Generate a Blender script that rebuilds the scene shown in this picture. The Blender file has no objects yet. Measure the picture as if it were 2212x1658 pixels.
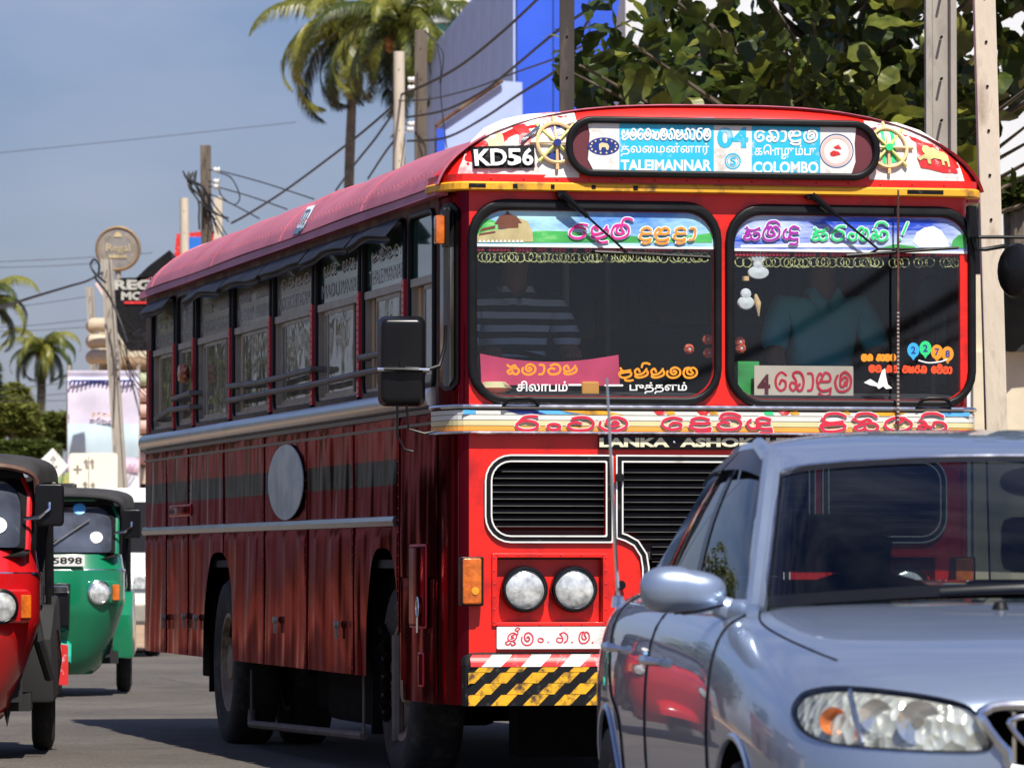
import bpy, bmesh, math, random
from mathutils import Vector, Matrix
from mathutils.bvhtree import BVHTree
R = math.radians
rnd = random.Random(7)
scene = bpy.context.scene
col = scene.collection

# ------------------------------------------------------------------ camera
FPX = 11500.0            # focal length in pixels of a 2212 pixel wide picture
CAM_H = 1.045
PITCH = math.atan((1215 - 829) / FPX)
cam_d = bpy.data.cameras.new('camera')
cam_d.sensor_width = 36.0
cam_d.lens = FPX / 2212 * 36.0
cam_d.clip_start = 0.5
cam_d.clip_end = 3000
cam_d.dof.use_dof = True
cam_d.dof.focus_distance = 24.0
cam_d.dof.aperture_fstop = 13.0
cam = bpy.data.objects.new('camera', cam_d)
cam.location = (0, 0, CAM_H)
cam.rotation_euler = (R(90) + PITCH, 0, 0)
col.objects.link(cam)
scene.camera = cam

# ------------------------------------------------------------------ sky and sun
SUN_EL, SUN_AZ = 57.0, 19.0      # azimuth measured from -Y towards +X
world = bpy.data.worlds.new('World')
scene.world = world
world.use_nodes = True
wn = world.node_tree
wn.nodes.clear()
wo = wn.nodes.new('ShaderNodeOutputWorld')
wb = wn.nodes.new('ShaderNodeBackground')
sk = wn.nodes.new('ShaderNodeTexSky')
sk.sky_type = 'NISHITA'
sk.sun_disc = False
sk.sun_elevation = R(SUN_EL)
sk.sun_rotation = R(180 - SUN_AZ)
sk.air_density = 1.3
sk.dust_density = .8
sk.ozone_density = 3.0
hs = wn.nodes.new('ShaderNodeHueSaturation')
hs.inputs['Saturation'].default_value = 0.95
tcw = wn.nodes.new('ShaderNodeTexCoord')
mpw = wn.nodes.new('ShaderNodeMapping')
mpw.inputs['Scale'].default_value = (9, 9, 24)
nzw = wn.nodes.new('ShaderNodeTexNoise')
nzw.inputs['Scale'].default_value = 1.1
nzw.inputs['Detail'].default_value = 5
rpw = wn.nodes.new('ShaderNodeMapRange')
rpw.inputs[1].default_value = 0.36; rpw.inputs[2].default_value = 0.80
rpw.inputs[3].default_value = 0.0; rpw.inputs[4].default_value = 0.55
mxw = wn.nodes.new('ShaderNodeMix'); mxw.data_type = 'RGBA'
mxw.inputs[7].default_value = (7.4, 7.8, 9.8, 1)
wl = wn.links
wl.new(tcw.outputs['Generated'], mpw.inputs['Vector'])
wl.new(mpw.outputs['Vector'], nzw.inputs['Vector'])
wl.new(nzw.outputs['Fac'], rpw.inputs[0])
wl.new(rpw.outputs[0], mxw.inputs[0])
wl.new(sk.outputs['Color'], hs.inputs['Color'])
tnt = wn.nodes.new('ShaderNodeMix'); tnt.data_type = 'RGBA'; tnt.blend_type = 'MULTIPLY'
tnt.inputs[0].default_value = 1.0
tnt.inputs[7].default_value = (0.72, 0.80, 1.22, 1)
wl.new(hs.outputs['Color'], tnt.inputs[6])
wl.new(tnt.outputs[2], mxw.inputs[6])
wl.new(mxw.outputs[2], wb.inputs['Color'])
wb.inputs['Strength'].default_value = 0.052
wl.new(wb.outputs['Background'], wo.inputs['Surface'])

sun_d = bpy.data.lights.new('sun', 'SUN')
sun_d.energy = 5.0
sun_d.angle = R(0.5)
sun_d.color = (1.0, 0.95, 0.86)
sun = bpy.data.objects.new('sun', sun_d)
_sv = Vector((math.sin(R(SUN_AZ)) * math.cos(R(SUN_EL)), -math.cos(R(SUN_AZ)) * math.cos(R(SUN_EL)), math.sin(R(SUN_EL))))
sun.rotation_euler = _sv.to_track_quat('Z', 'Y').to_euler()
sun.location = (20, -30, 60)
col.objects.link(sun)
scene.view_settings.view_transform = 'Standard'
scene.view_settings.look = 'None'
scene.view_settings.exposure = 0.5
scene.view_settings.gamma = 1.0
scene.cycles.max_bounces = 8
scene.cycles.transparent_max_bounces = 16
scene.cycles.use_denoising = True

# ------------------------------------------------------------------ places: measured picture points turned into places at a known distance
def P(px, py, Y):
    u = (px - 1106) / FPX; v = (829 - py) / FPX
    d = Vector((u, math.cos(PITCH) - v * math.sin(PITCH), math.sin(PITCH) + v * math.cos(PITCH)))
    return Vector((0, 0, CAM_H)) + d * (Y / d.y)
def W(Y):                      # metres per picture unit at distance Y
    return Y / FPX
BUS_O = Vector((-0.27, 23.7, 0)); BUS_A = R(11.9)
BUS_M = Matrix.Translation(BUS_O) @ Matrix.Rotation(BUS_A, 4, 'Z')
BUS_I = BUS_M.inverted()
def _ray(px, py):
    a = BUS_I @ Vector((0, 0, CAM_H)); b = BUS_I @ P(px, py, 30)
    return a, b - a
def FX(px, py, y=0.0):         # point of the bus's front plane (local x, z)
    a, d = _ray(px, py); t = (y - a.y) / d.y; p = a + d * t
    return p.x, p.z
def SX(px, py, x=0.0):         # point of the bus's side plane (local y, z)
    a, d = _ray(px, py); t = (x - a.x) / d.x; p = a + d * t
    return p.y, p.z

# ------------------------------------------------------------------ materials
def _nodes(name):
    m = bpy.data.materials.new(name); m.use_nodes = True
    nt = m.node_tree; b = nt.nodes['Principled BSDF']
    return m, nt, b
def lin(r, g, b):
    f = lambda c: (c / 255 / 12.92) if c / 255 <= 0.04045 else ((c / 255 + 0.055) / 1.055) ** 2.4
    return (f(r), f(g), f(b))
_mc = {}
def mat(name, c, rough=0.5, metal=0.0, coat=0.0, var=0.12, vs=6.0, dark=None, dk=0.0, ds=3.0, bump=0.0, bs=40.0,
        stretch=(1, 1, 1), emit=0.0, spec=0.5, rvar=0.0, trans=0.0, coords='Object', sub=0.0):
    """a procedural paint: base colour broken up by noise, a second colour in patches, fine relief"""
    if name in _mc: return _mc[name]
    m, nt, b = _nodes(name); N = nt.nodes; L = nt.links
    tc = N.new('ShaderNodeTexCoord'); mp = N.new('ShaderNodeMapping'); mp.inputs['Scale'].default_value = stretch
    L.new(tc.outputs[coords], mp.inputs['Vector'])
    nz = N.new('ShaderNodeTexNoise'); nz.inputs['Scale'].default_value = vs; nz.inputs['Detail'].default_value = 6
    L.new(mp.outputs[0], nz.inputs['Vector'])
    mr = N.new('ShaderNodeMapRange'); mr.inputs[1].default_value = .3; mr.inputs[2].default_value = .7
    mr.inputs[3].default_value = 1 - var; mr.inputs[4].default_value = 1 + var
    L.new(nz.outputs['Fac'], mr.inputs[0])
    mul = N.new('ShaderNodeMix'); mul.data_type = 'RGBA'; mul.blend_type = 'MULTIPLY'; mul.inputs[0].default_value = 1
    mul.inputs[6].default_value = (*c, 1); L.new(mr.outputs[0], mul.inputs[7])
    out = mul.outputs[2]
    if dark is not None and dk > 0:
        n2 = N.new('ShaderNodeTexNoise'); n2.inputs['Scale'].default_value = ds; n2.inputs['Detail'].default_value = 9
        n2.inputs['Roughness'].default_value = .65
        L.new(mp.outputs[0], n2.inputs['Vector'])
        r2 = N.new('ShaderNodeMapRange'); r2.inputs[1].default_value = .62 - dk * .35; r2.inputs[2].default_value = .74 - dk * .25
        L.new(n2.outputs['Fac'], r2.inputs[0])
        mx = N.new('ShaderNodeMix'); mx.data_type = 'RGBA'; L.new(r2.outputs[0], mx.inputs[0])
        L.new(out, mx.inputs[6]); mx.inputs[7].default_value = (*dark, 1); out = mx.outputs[2]
    L.new(out, b.inputs['Base Color'])
    b.inputs['Roughness'].default_value = rough; b.inputs['Metallic'].default_value = metal
    b.inputs['Coat Weight'].default_value = coat; b.inputs['Coat Roughness'].default_value = .06
    b.inputs['Specular IOR Level'].default_value = spec
    if rvar:
        r3 = N.new('ShaderNodeMapRange'); r3.inputs[3].default_value = max(.02, rough - rvar); r3.inputs[4].default_value = min(1, rough + rvar)
        L.new(nz.outputs['Fac'], r3.inputs[0]); L.new(r3.outputs[0], b.inputs['Roughness'])
    if bump:
        n4 = N.new('ShaderNodeTexNoise'); n4.inputs['Scale'].default_value = bs; n4.inputs['Detail'].default_value = 4
        L.new(mp.outputs[0], n4.inputs['Vector'])
        bp = N.new('ShaderNodeBump'); bp.inputs['Strength'].default_value = 1.0; bp.inputs['Distance'].default_value = bump
        L.new(n4.outputs['Fac'], bp.inputs['Height']); L.new(bp.outputs[0], b.inputs['Normal'])
        if coat: L.new(bp.outputs[0], b.inputs['Coat Normal'])
    if emit:
        b.inputs['Emission Color'].default_value = (*c, 1); b.inputs['Emission Strength'].default_value = emit
    if trans: b.inputs['Transmission Weight'].default_value = trans
    _mc[name] = m
    return m
def glass(name, tint=(.3, .32, .33), ior=1.5, rough=0.02, film=None, bump=0.0):
    if name in _mc: return _mc[name]
    m, nt, b = _nodes(name); N = nt.nodes; L = nt.links
    N.remove(b); out = N['Material Output']
    tr = N.new('ShaderNodeBsdfTransparent'); tr.inputs[0].default_value = (*tint, 1)
    gl = N.new('ShaderNodeBsdfGlossy'); gl.inputs['Roughness'].default_value = rough
    fr = N.new('ShaderNodeFresnel'); gm = N.new('ShaderNodeNewGeometry'); im = N.new('ShaderNodeMapRange'); im.inputs[3].default_value = ior; im.inputs[4].default_value = 1 / ior
    L.new(gm.outputs['Backfacing'], im.inputs[0]); L.new(im.outputs[0], fr.inputs[0])       # same reflection from either side of the pane
    mx = N.new('ShaderNodeMixShader'); L.new(fr.outputs[0], mx.inputs[0]); L.new(tr.outputs[0], mx.inputs[1]); L.new(gl.outputs[0], mx.inputs[2])
    res = mx
    if film:                          # thin dust or tint film on the pane
        df = N.new('ShaderNodeBsdfDiffuse'); df.inputs[0].default_value = (*film[1], 1)
        m2 = N.new('ShaderNodeMixShader')
        nz = N.new('ShaderNodeTexNoise'); nz.inputs['Scale'].default_value = 4; nz.inputs['Detail'].default_value = 6
        tc = N.new('ShaderNodeTexCoord'); L.new(tc.outputs['Object'], nz.inputs['Vector'])
        r = N.new('ShaderNodeMapRange'); r.inputs[1].default_value = .35; r.inputs[2].default_value = .75
        r.inputs[3].default_value = film[0] * .5; r.inputs[4].default_value = film[0] * 1.5
        L.new(nz.outputs['Fac'], r.inputs[0]); L.new(r.outputs[0], m2.inputs[0])
        m3 = N.new('ShaderNodeMixShader'); L.new(r.outputs[0], m3.inputs[0])
        L.new(tr.outputs[0], m3.inputs[1]); L.new(df.outputs[0], m3.inputs[2]); L.new(m3.outputs[0], mx.inputs[1])
        N.remove(m2)
    L.new(res.outputs[0], out.inputs[0])
    if bump:
        tc = N.new('ShaderNodeTexCoord'); nz = N.new('ShaderNodeTexNoise'); nz.inputs['Scale'].default_value = 2.5
        L.new(tc.outputs['Object'], nz.inputs['Vector'])
        bp = N.new('ShaderNodeBump'); bp.inputs['Distance'].default_value = bump; L.new(nz.outputs['Fac'], bp.inputs['Height'])
        L.new(bp.outputs[0], gl.inputs['Normal'])
    _mc[name] = m
    return m

M = {}
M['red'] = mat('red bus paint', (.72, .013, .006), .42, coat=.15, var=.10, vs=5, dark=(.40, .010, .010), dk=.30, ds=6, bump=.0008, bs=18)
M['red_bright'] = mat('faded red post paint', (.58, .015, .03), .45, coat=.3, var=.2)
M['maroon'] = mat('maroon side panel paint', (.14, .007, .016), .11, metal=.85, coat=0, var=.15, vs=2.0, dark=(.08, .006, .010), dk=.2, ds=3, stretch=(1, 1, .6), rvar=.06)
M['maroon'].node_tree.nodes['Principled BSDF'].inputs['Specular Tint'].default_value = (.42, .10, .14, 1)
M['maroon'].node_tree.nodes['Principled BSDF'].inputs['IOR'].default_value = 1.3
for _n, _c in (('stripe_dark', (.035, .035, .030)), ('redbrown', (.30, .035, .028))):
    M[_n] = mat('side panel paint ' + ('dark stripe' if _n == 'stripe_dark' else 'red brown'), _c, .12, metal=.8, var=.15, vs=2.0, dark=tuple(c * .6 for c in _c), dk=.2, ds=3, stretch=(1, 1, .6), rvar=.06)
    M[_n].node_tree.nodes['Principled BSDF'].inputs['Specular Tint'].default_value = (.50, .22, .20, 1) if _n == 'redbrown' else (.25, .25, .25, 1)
M['roof_pink'] = mat('sun faded pink red roof paint', (.46, .125, .175), .55, coat=.05, var=.14, vs=2.2, dark=(.36, .08, .11), dk=.3, ds=4, stretch=(1, .5, 1), bump=.003, bs=3)
M['rust'] = mat('rusty brown paint', (.09, .03, .02), .7, var=.4, dark=(.18, .12, .07), dk=.4)
M['black'] = mat('black rubber', (.006, .006, .007), .45, var=.3, vs=12, rvar=.1, spec=.25)
M['black_gloss'] = mat('black plastic', (.006, .006, .007), .28, var=.2, spec=.3)
M['matt_black'] = mat('matt black underside', (.005, .0045, .0045), .9, var=.4, spec=.1)
M['chrome'] = mat('polished metal', (.75, .75, .76), .12, metal=1, var=.1, vs=20, rvar=.06)
M['alu'] = mat('aluminium trim', (.48, .48, .50), .24, metal=1, var=.12, vs=3, rvar=.06)
M['alu_dull'] = mat('dull window aluminium', (.36, .33, .27), .45, metal=.3, var=.25)
M['yellow'] = mat('golden yellow paint', (.80, .38, .02), .5, var=.12, dark=(.10, .06, .03), dk=.22, ds=7)
M['white'] = mat('white paint', (.74, .73, .70), .45, var=.06, dark=(.45, .38, .33), dk=.12, ds=8)
M['white_art'] = mat('white art film', (.74, .72, .68), .4, var=.08, dark=(.62, .16, .18), dk=.30, ds=6)
M['hz_yellow'] = mat('hazard yellow film', (.78, .40, .012), .5, var=.12, dark=(.05, .03, .02), dk=.42, ds=18)
M['hz_black'] = mat('hazard black film', (.006, .006, .007), .45, var=.4, dark=(.05, .05, .05), dk=.15, ds=25, spec=.25)
M['hz_red'] = mat('hazard red film', (.62, .03, .03), .4, var=.12, dark=(.7, .5, .5), dk=.2, ds=15)
M['cyan'] = mat('cyan sign film', (.03, .48, .72), .4, var=.05, dark=(.6, .7, .75), dk=.06, ds=10)
M['wht_txt'] = mat('white lettering', (.80, .80, .78), .5, var=.05)
M['cream_txt'] = mat('cream lettering', (.78, .72, .50), .5, var=.04)
M['red_txt'] = mat('red lettering', (.62, .02, .05), .5, var=.08)
M['maroon_txt'] = mat('maroon lettering', (.12, .02, .03), .6, var=.1)
M['pink_txt'] = mat('magenta lettering', (.75, .02, .28), .4, var=.05)
M['orange_txt'] = mat('orange lettering', (.85, .30, .02), .4, var=.08)
M['purple_txt'] = mat('purple lettering', (.38, .02, .38), .4, var=.05)
M['green_txt'] = mat('green lettering', (.03, .62, .20), .4, var=.05)
M['org_red_txt'] = mat('orange red lettering', (.80, .08, .02), .4, var=.05)
M['grey_txt'] = mat('faded white lettering', (.42, .42, .38), .7, var=.3, vs=30)
M['navy'] = mat('navy blue print', (.02, .04, .22), .4, var=.1)
M['belt_white'] = mat('belt white', (.72, .71, .66), .3, coat=.3, var=.05)
M['belt_cream'] = mat('belt cream', (.72, .62, .33), .3, coat=.3, var=.05)
M['belt_orange'] = mat('belt orange', (.78, .35, .06), .3, coat=.3, var=.08)
M['amber'] = mat('amber lens', (.55, .12, .01), .15, coat=.8, var=.35, vs=25, bump=.002, bs=60)
M['lens'] = mat('clear ribbed lamp glass', (.64, .66, .65), .2, metal=.35, coat=1, var=.45, vs=26, bump=.0016, bs=55)
M['skin'] = mat('brown skin', (.28, .14, .085), .55, var=.08)
M['hair'] = mat('black hair', (.010, .008, .007), .6, var=.2)
M['dark_in'] = mat('dark bus interior', (.030, .028, .030), .8, var=.3)
M['seat_in'] = mat('dark seat vinyl', (.035, .05, .07), .6, var=.3)
M['tyre'] = mat('dusty tyre rubber', (.020, .019, .018), .85, var=.3, vs=15, dark=(.06, .05, .04), dk=.3, ds=8)
M['rim'] = mat('dusty tan wheel rim', (.30, .22, .15), .65, var=.2, vs=10, dark=(.12, .08, .05), dk=.4, ds=9)
M['glass_ws'] = glass('windscreen glass', (.90, .93, .95), 1.50)
M['glass_dark'] = glass('dark side glass', (.5, .5, .48), 1.5, .03, film=(.72, (.34, .31, .23)), bump=.004)
M['glass_car'] = glass('car glass', (.20, .24, .25), 1.47, .01)
M['glass_tint'] = glass('tinted car side glass', (.10, .11, .12), 1.6, .01)
M['glass_clear'] = glass('clear lamp cover', (.88, .90, .90), 1.48, .02)

# ------------------------------------------------------------------ mesh builder
class MB:
    def __init__(s): s.v = []; s.f = []; s.m = []; s.mi = 0
    def add(s, vs, fs):
        o = len(s.v); s.v += [tuple(v) for v in vs]
        for f in fs: s.f.append([i + o for i in f]); s.m.append(s.mi)
        return s
    def box(s, x0, y0, z0, x1, y1, z1, mtx=None):
        x0, x1 = sorted((x0, x1)); y0, y1 = sorted((y0, y1)); z0, z1 = sorted((z0, z1))
        vs = [Vector(p) for p in ((x0, y0, z0), (x1, y0, z0), (x1, y1, z0), (x0, y1, z0), (x0, y0, z1), (x1, y0, z1), (x1, y1, z1), (x0, y1, z1))]
        if mtx: vs = [mtx @ v for v in vs]
        return s.add(vs, [(0, 3, 2, 1), (4, 5, 6, 7), (0, 1, 5, 4), (1, 2, 6, 5), (2, 3, 7, 6), (3, 0, 4, 7)])
    def tube(s, pts, r, n=8, caps=True, closed=False):
        pts = [Vector(p) for p in pts]; k = len(pts)
        rr = r if isinstance(r, (list, tuple)) else [r] * k
        vs = []; up = Vector((0, 0, 1)); pu = None
        for i, p in enumerate(pts):
            if closed: t = pts[(i + 1) % k] - pts[i - 1]
            else: t = pts[min(i + 1, k - 1)] - pts[max(i - 1, 0)]
            t.normalize()
            if pu is None: a = t.cross(up) if abs(t.dot(up)) < .95 else t.cross(Vector((1, 0, 0)))
            else: a = pu - t * pu.dot(t)
            a.normalize(); pu = a; b = t.cross(a)
            for j in range(n):
                w = 2 * math.pi * j / n
                vs.append(p + a * math.cos(w) * rr[i] + b * math.sin(w) * rr[i])
        fs = []
        for i in range(k if closed else k - 1):
            i2 = (i + 1) % k
            for j in range(n):
                fs.append((i * n + j, i2 * n + j, i2 * n + (j + 1) % n, i * n + (j + 1) % n))
        if caps and not closed: fs += [tuple(range(n)), tuple(range((k - 1) * n, k * n))[::-1]]
        return s.add(vs, fs)
    def lathe(s, prof, n=32, mtx=None, a0=0, a1=2 * math.pi):      # prof: (radius, height) about the local Y axis
        full = abs(a1 - a0 - 2 * math.pi) < 1e-6
        k = n if full else n + 1; vs = []
        for (r, h) in prof:
            for j in range(k):
                w = a0 + (a1 - a0) * j / n
                v = Vector((r * math.cos(w), h, r * math.sin(w)))
                vs.append(mtx @ v if mtx else v)
        fs = []
        for i in range(len(prof) - 1):
            for j in range(n):
                j2 = (j + 1) % k
                fs.append((i * k + j, i * k + j2, (i + 1) * k + j2, (i + 1) * k + j))
        return s.add(vs, fs)
    def grid(s, fn, nu, nv, flip=False):
        vs = [fn(i / nu, j / nv) for j in range(nv + 1) for i in range(nu + 1)]
        fs = []
        for j in range(nv):
            for i in range(nu):
                a = j * (nu + 1) + i
                q = (a, a + 1, a + nu + 2, a + nu + 1)
                fs.append(q[::-1] if flip else q)
        return s.add(vs, fs)
    def poly(s, pts): return s.add(pts, [tuple(range(len(pts)))])
    def prism(s, pts, d):                                       # closed outline pushed along vector d
        n = len(pts); a = [Vector(p) for p in pts]; d = Vector(d)
        fs = [tuple(range(n))[::-1], tuple(range(n, 2 * n))] + [(i, (i + 1) % n, n + (i + 1) % n, n + i) for i in range(n)]
        return s.add(a + [p + d for p in a], fs)
    def mesh(s, name, mats, smooth=False, angle=35):
        me = bpy.data.meshes.new(name); me.from_pydata(s.v, [], s.f)
        for m in (mats if isinstance(mats, (list, tuple)) else [mats]): me.materials.append(m)
        me.polygons.foreach_set('material_index', s.m)
        if smooth:
            me.polygons.foreach_set('use_smooth', [True] * len(s.f))
            me.set_sharp_from_angle(angle=R(angle))
        me.update()
        return me
    def build(s, name, mats, parent=None, smooth=False, angle=35, loc=None, rot=None, bevel=0, fix=True):
        me = s.mesh(name, mats, smooth, angle)
        if fix:
            bm = bmesh.new(); bm.from_mesh(me); bmesh.ops.recalc_face_normals(bm, faces=bm.faces)
            if bevel: bmesh.ops.bevel(bm, geom=bm.edges[:], offset=bevel, segments=2, affect='EDGES', profile=.6)
            bm.to_mesh(me); bm.free()
            if smooth: me.set_sharp_from_angle(angle=R(angle))
        return link(name, me, parent, loc, rot)
def link(name, me, parent=None, loc=None, rot=None):
    o = bpy.data.objects.new(name, me); col.objects.link(o)
    if parent: o.parent = parent
    if loc is not None: o.location = loc
    if rot is not None: o.rotation_euler = rot
    return o
def tag(o, label=None, cat=None, group=None, kind=None):
    if label: o['label'] = label
    if cat: o['category'] = cat
    if group: o['group'] = group
    if kind: o['kind'] = kind
    return o
def empty(name, loc=(0, 0, 0), rz=0, label=None, cat=None, group=None):
    o = bpy.data.objects.new(name, None); col.objects.link(o); o.empty_display_size = .2
    o.location = loc; o.rotation_euler = (0, 0, rz)
    return tag(o, label, cat, group)
def copy_tree(o, parent=None):
    c = o.copy(); col.objects.link(c)
    if parent: c.parent = parent
    for ch in [x for x in o.children]: copy_tree(ch, c)
    return c
def add_bevel(o, w=.01, seg=2):
    m = o.modifiers.new('bevel', 'BEVEL'); m.width = w; m.segments = seg; m.limit_method = 'ANGLE'; m.angle_limit = R(40)
    return o

def rrect(x0, z0, x1, z1, r, n=6):
    """rounded rectangle outline; r may be one radius or four (lower left, lower right, upper right, upper left)"""
    rr = r if isinstance(r, (list, tuple)) else [r] * 4
    pts = []
    for (cx, cz, a, q) in ((x0, z0, 180, 0), (x1, z0, 270, 1), (x1, z1, 0, 2), (x0, z1, 90, 3)):
        q_ = rr[q]; ox = cx + (q_ if cx == x0 else -q_); oz = cz + (q_ if cz == z0 else -q_)
        for k in range(n + 1):
            w = R(a + 90 * k / n); pts.append((ox + q_ * math.cos(w), oz + q_ * math.sin(w)))
    return pts
def plate(loops, thick, bev=0.0):
    """2D outlines (first outer, then holes) -> bmesh plate in XY pushed through z +-thick/2"""
    cu = bpy.data.curves.new('plate', 'CURVE'); cu.dimensions = '2D'; cu.fill_mode = 'BOTH'
    cu.extrude = max(0, thick / 2 - bev); cu.bevel_depth = bev; cu.bevel_resolution = 2
    if bev: cu.offset = -bev
    for lp in loops:
        sp = cu.splines.new('POLY'); sp.points.add(len(lp) - 1)
        for p, q in zip(sp.points, lp): p.co = (q[0], q[1], 0, 1)
        sp.use_cyclic_u = True
    o = bpy.data.objects.new('plate', cu); col.objects.link(o)
    dg = bpy.context.evaluated_depsgraph_get()
    me = bpy.data.meshes.new_from_object(o.evaluated_get(dg))
    bpy.data.objects.remove(o); bpy.data.curves.remove(cu)
    return me
def plate_obj(name, loops, thick, mats, parent, plane='XZ', off=0.0, bev=0.0, fn=None, smooth=True):
    """plane XZ: outline coordinates are (x, z) at y=off; YZ: (y, z) at x=off; XY: (x, y) at z=off"""
    me = plate(loops, thick, bev)
    me.name = name
    for v in me.vertices:
        x, y, z = v.co
        if plane == 'XZ': v.co = (x, off - z, y)
        elif plane == 'YZ': v.co = (off + z, x, y)
        else: v.co = (x, y, off + z)
        if fn: v.co = fn(v.co)
    me.materials.clear()
    for m in (mats if isinstance(mats, (list, tuple)) else [mats]): me.materials.append(m)
    bm = bmesh.new(); bm.from_mesh(me); bmesh.ops.remove_doubles(bm, verts=bm.verts, dist=1e-5)
    bmesh.ops.recalc_face_normals(bm, faces=bm.faces); bm.to_mesh(me); bm.free()
    if smooth:
        me.polygons.foreach_set('use_smooth', [True] * len(me.polygons)); me.set_sharp_from_angle(angle=R(35))
    return link(name, me, parent)
def catmull(pts, k=5, closed=False):
    out = []; n = len(pts); pts = [Vector(p) for p in pts]
    if n < 3: return pts
    rng = range(n if closed else n - 1)
    for i in rng:
        if closed: p0, p1, p2, p3 = pts[i - 1], pts[i], pts[(i + 1) % n], pts[(i + 2) % n]
        else: p0, p1, p2, p3 = pts[max(i - 1, 0)], pts[i], pts[i + 1], pts[min(i + 2, n - 1)]
        for j in range(k):
            t = j / k
            out.append(.5 * ((2 * p1) + (-p0 + p2) * t + (2 * p0 - 5 * p1 + 4 * p2 - p3) * t * t + (-p0 + 3 * p1 - 3 * p2 + p3) * t ** 3))
    if not closed: out.append(pts[-1])
    return out

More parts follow.
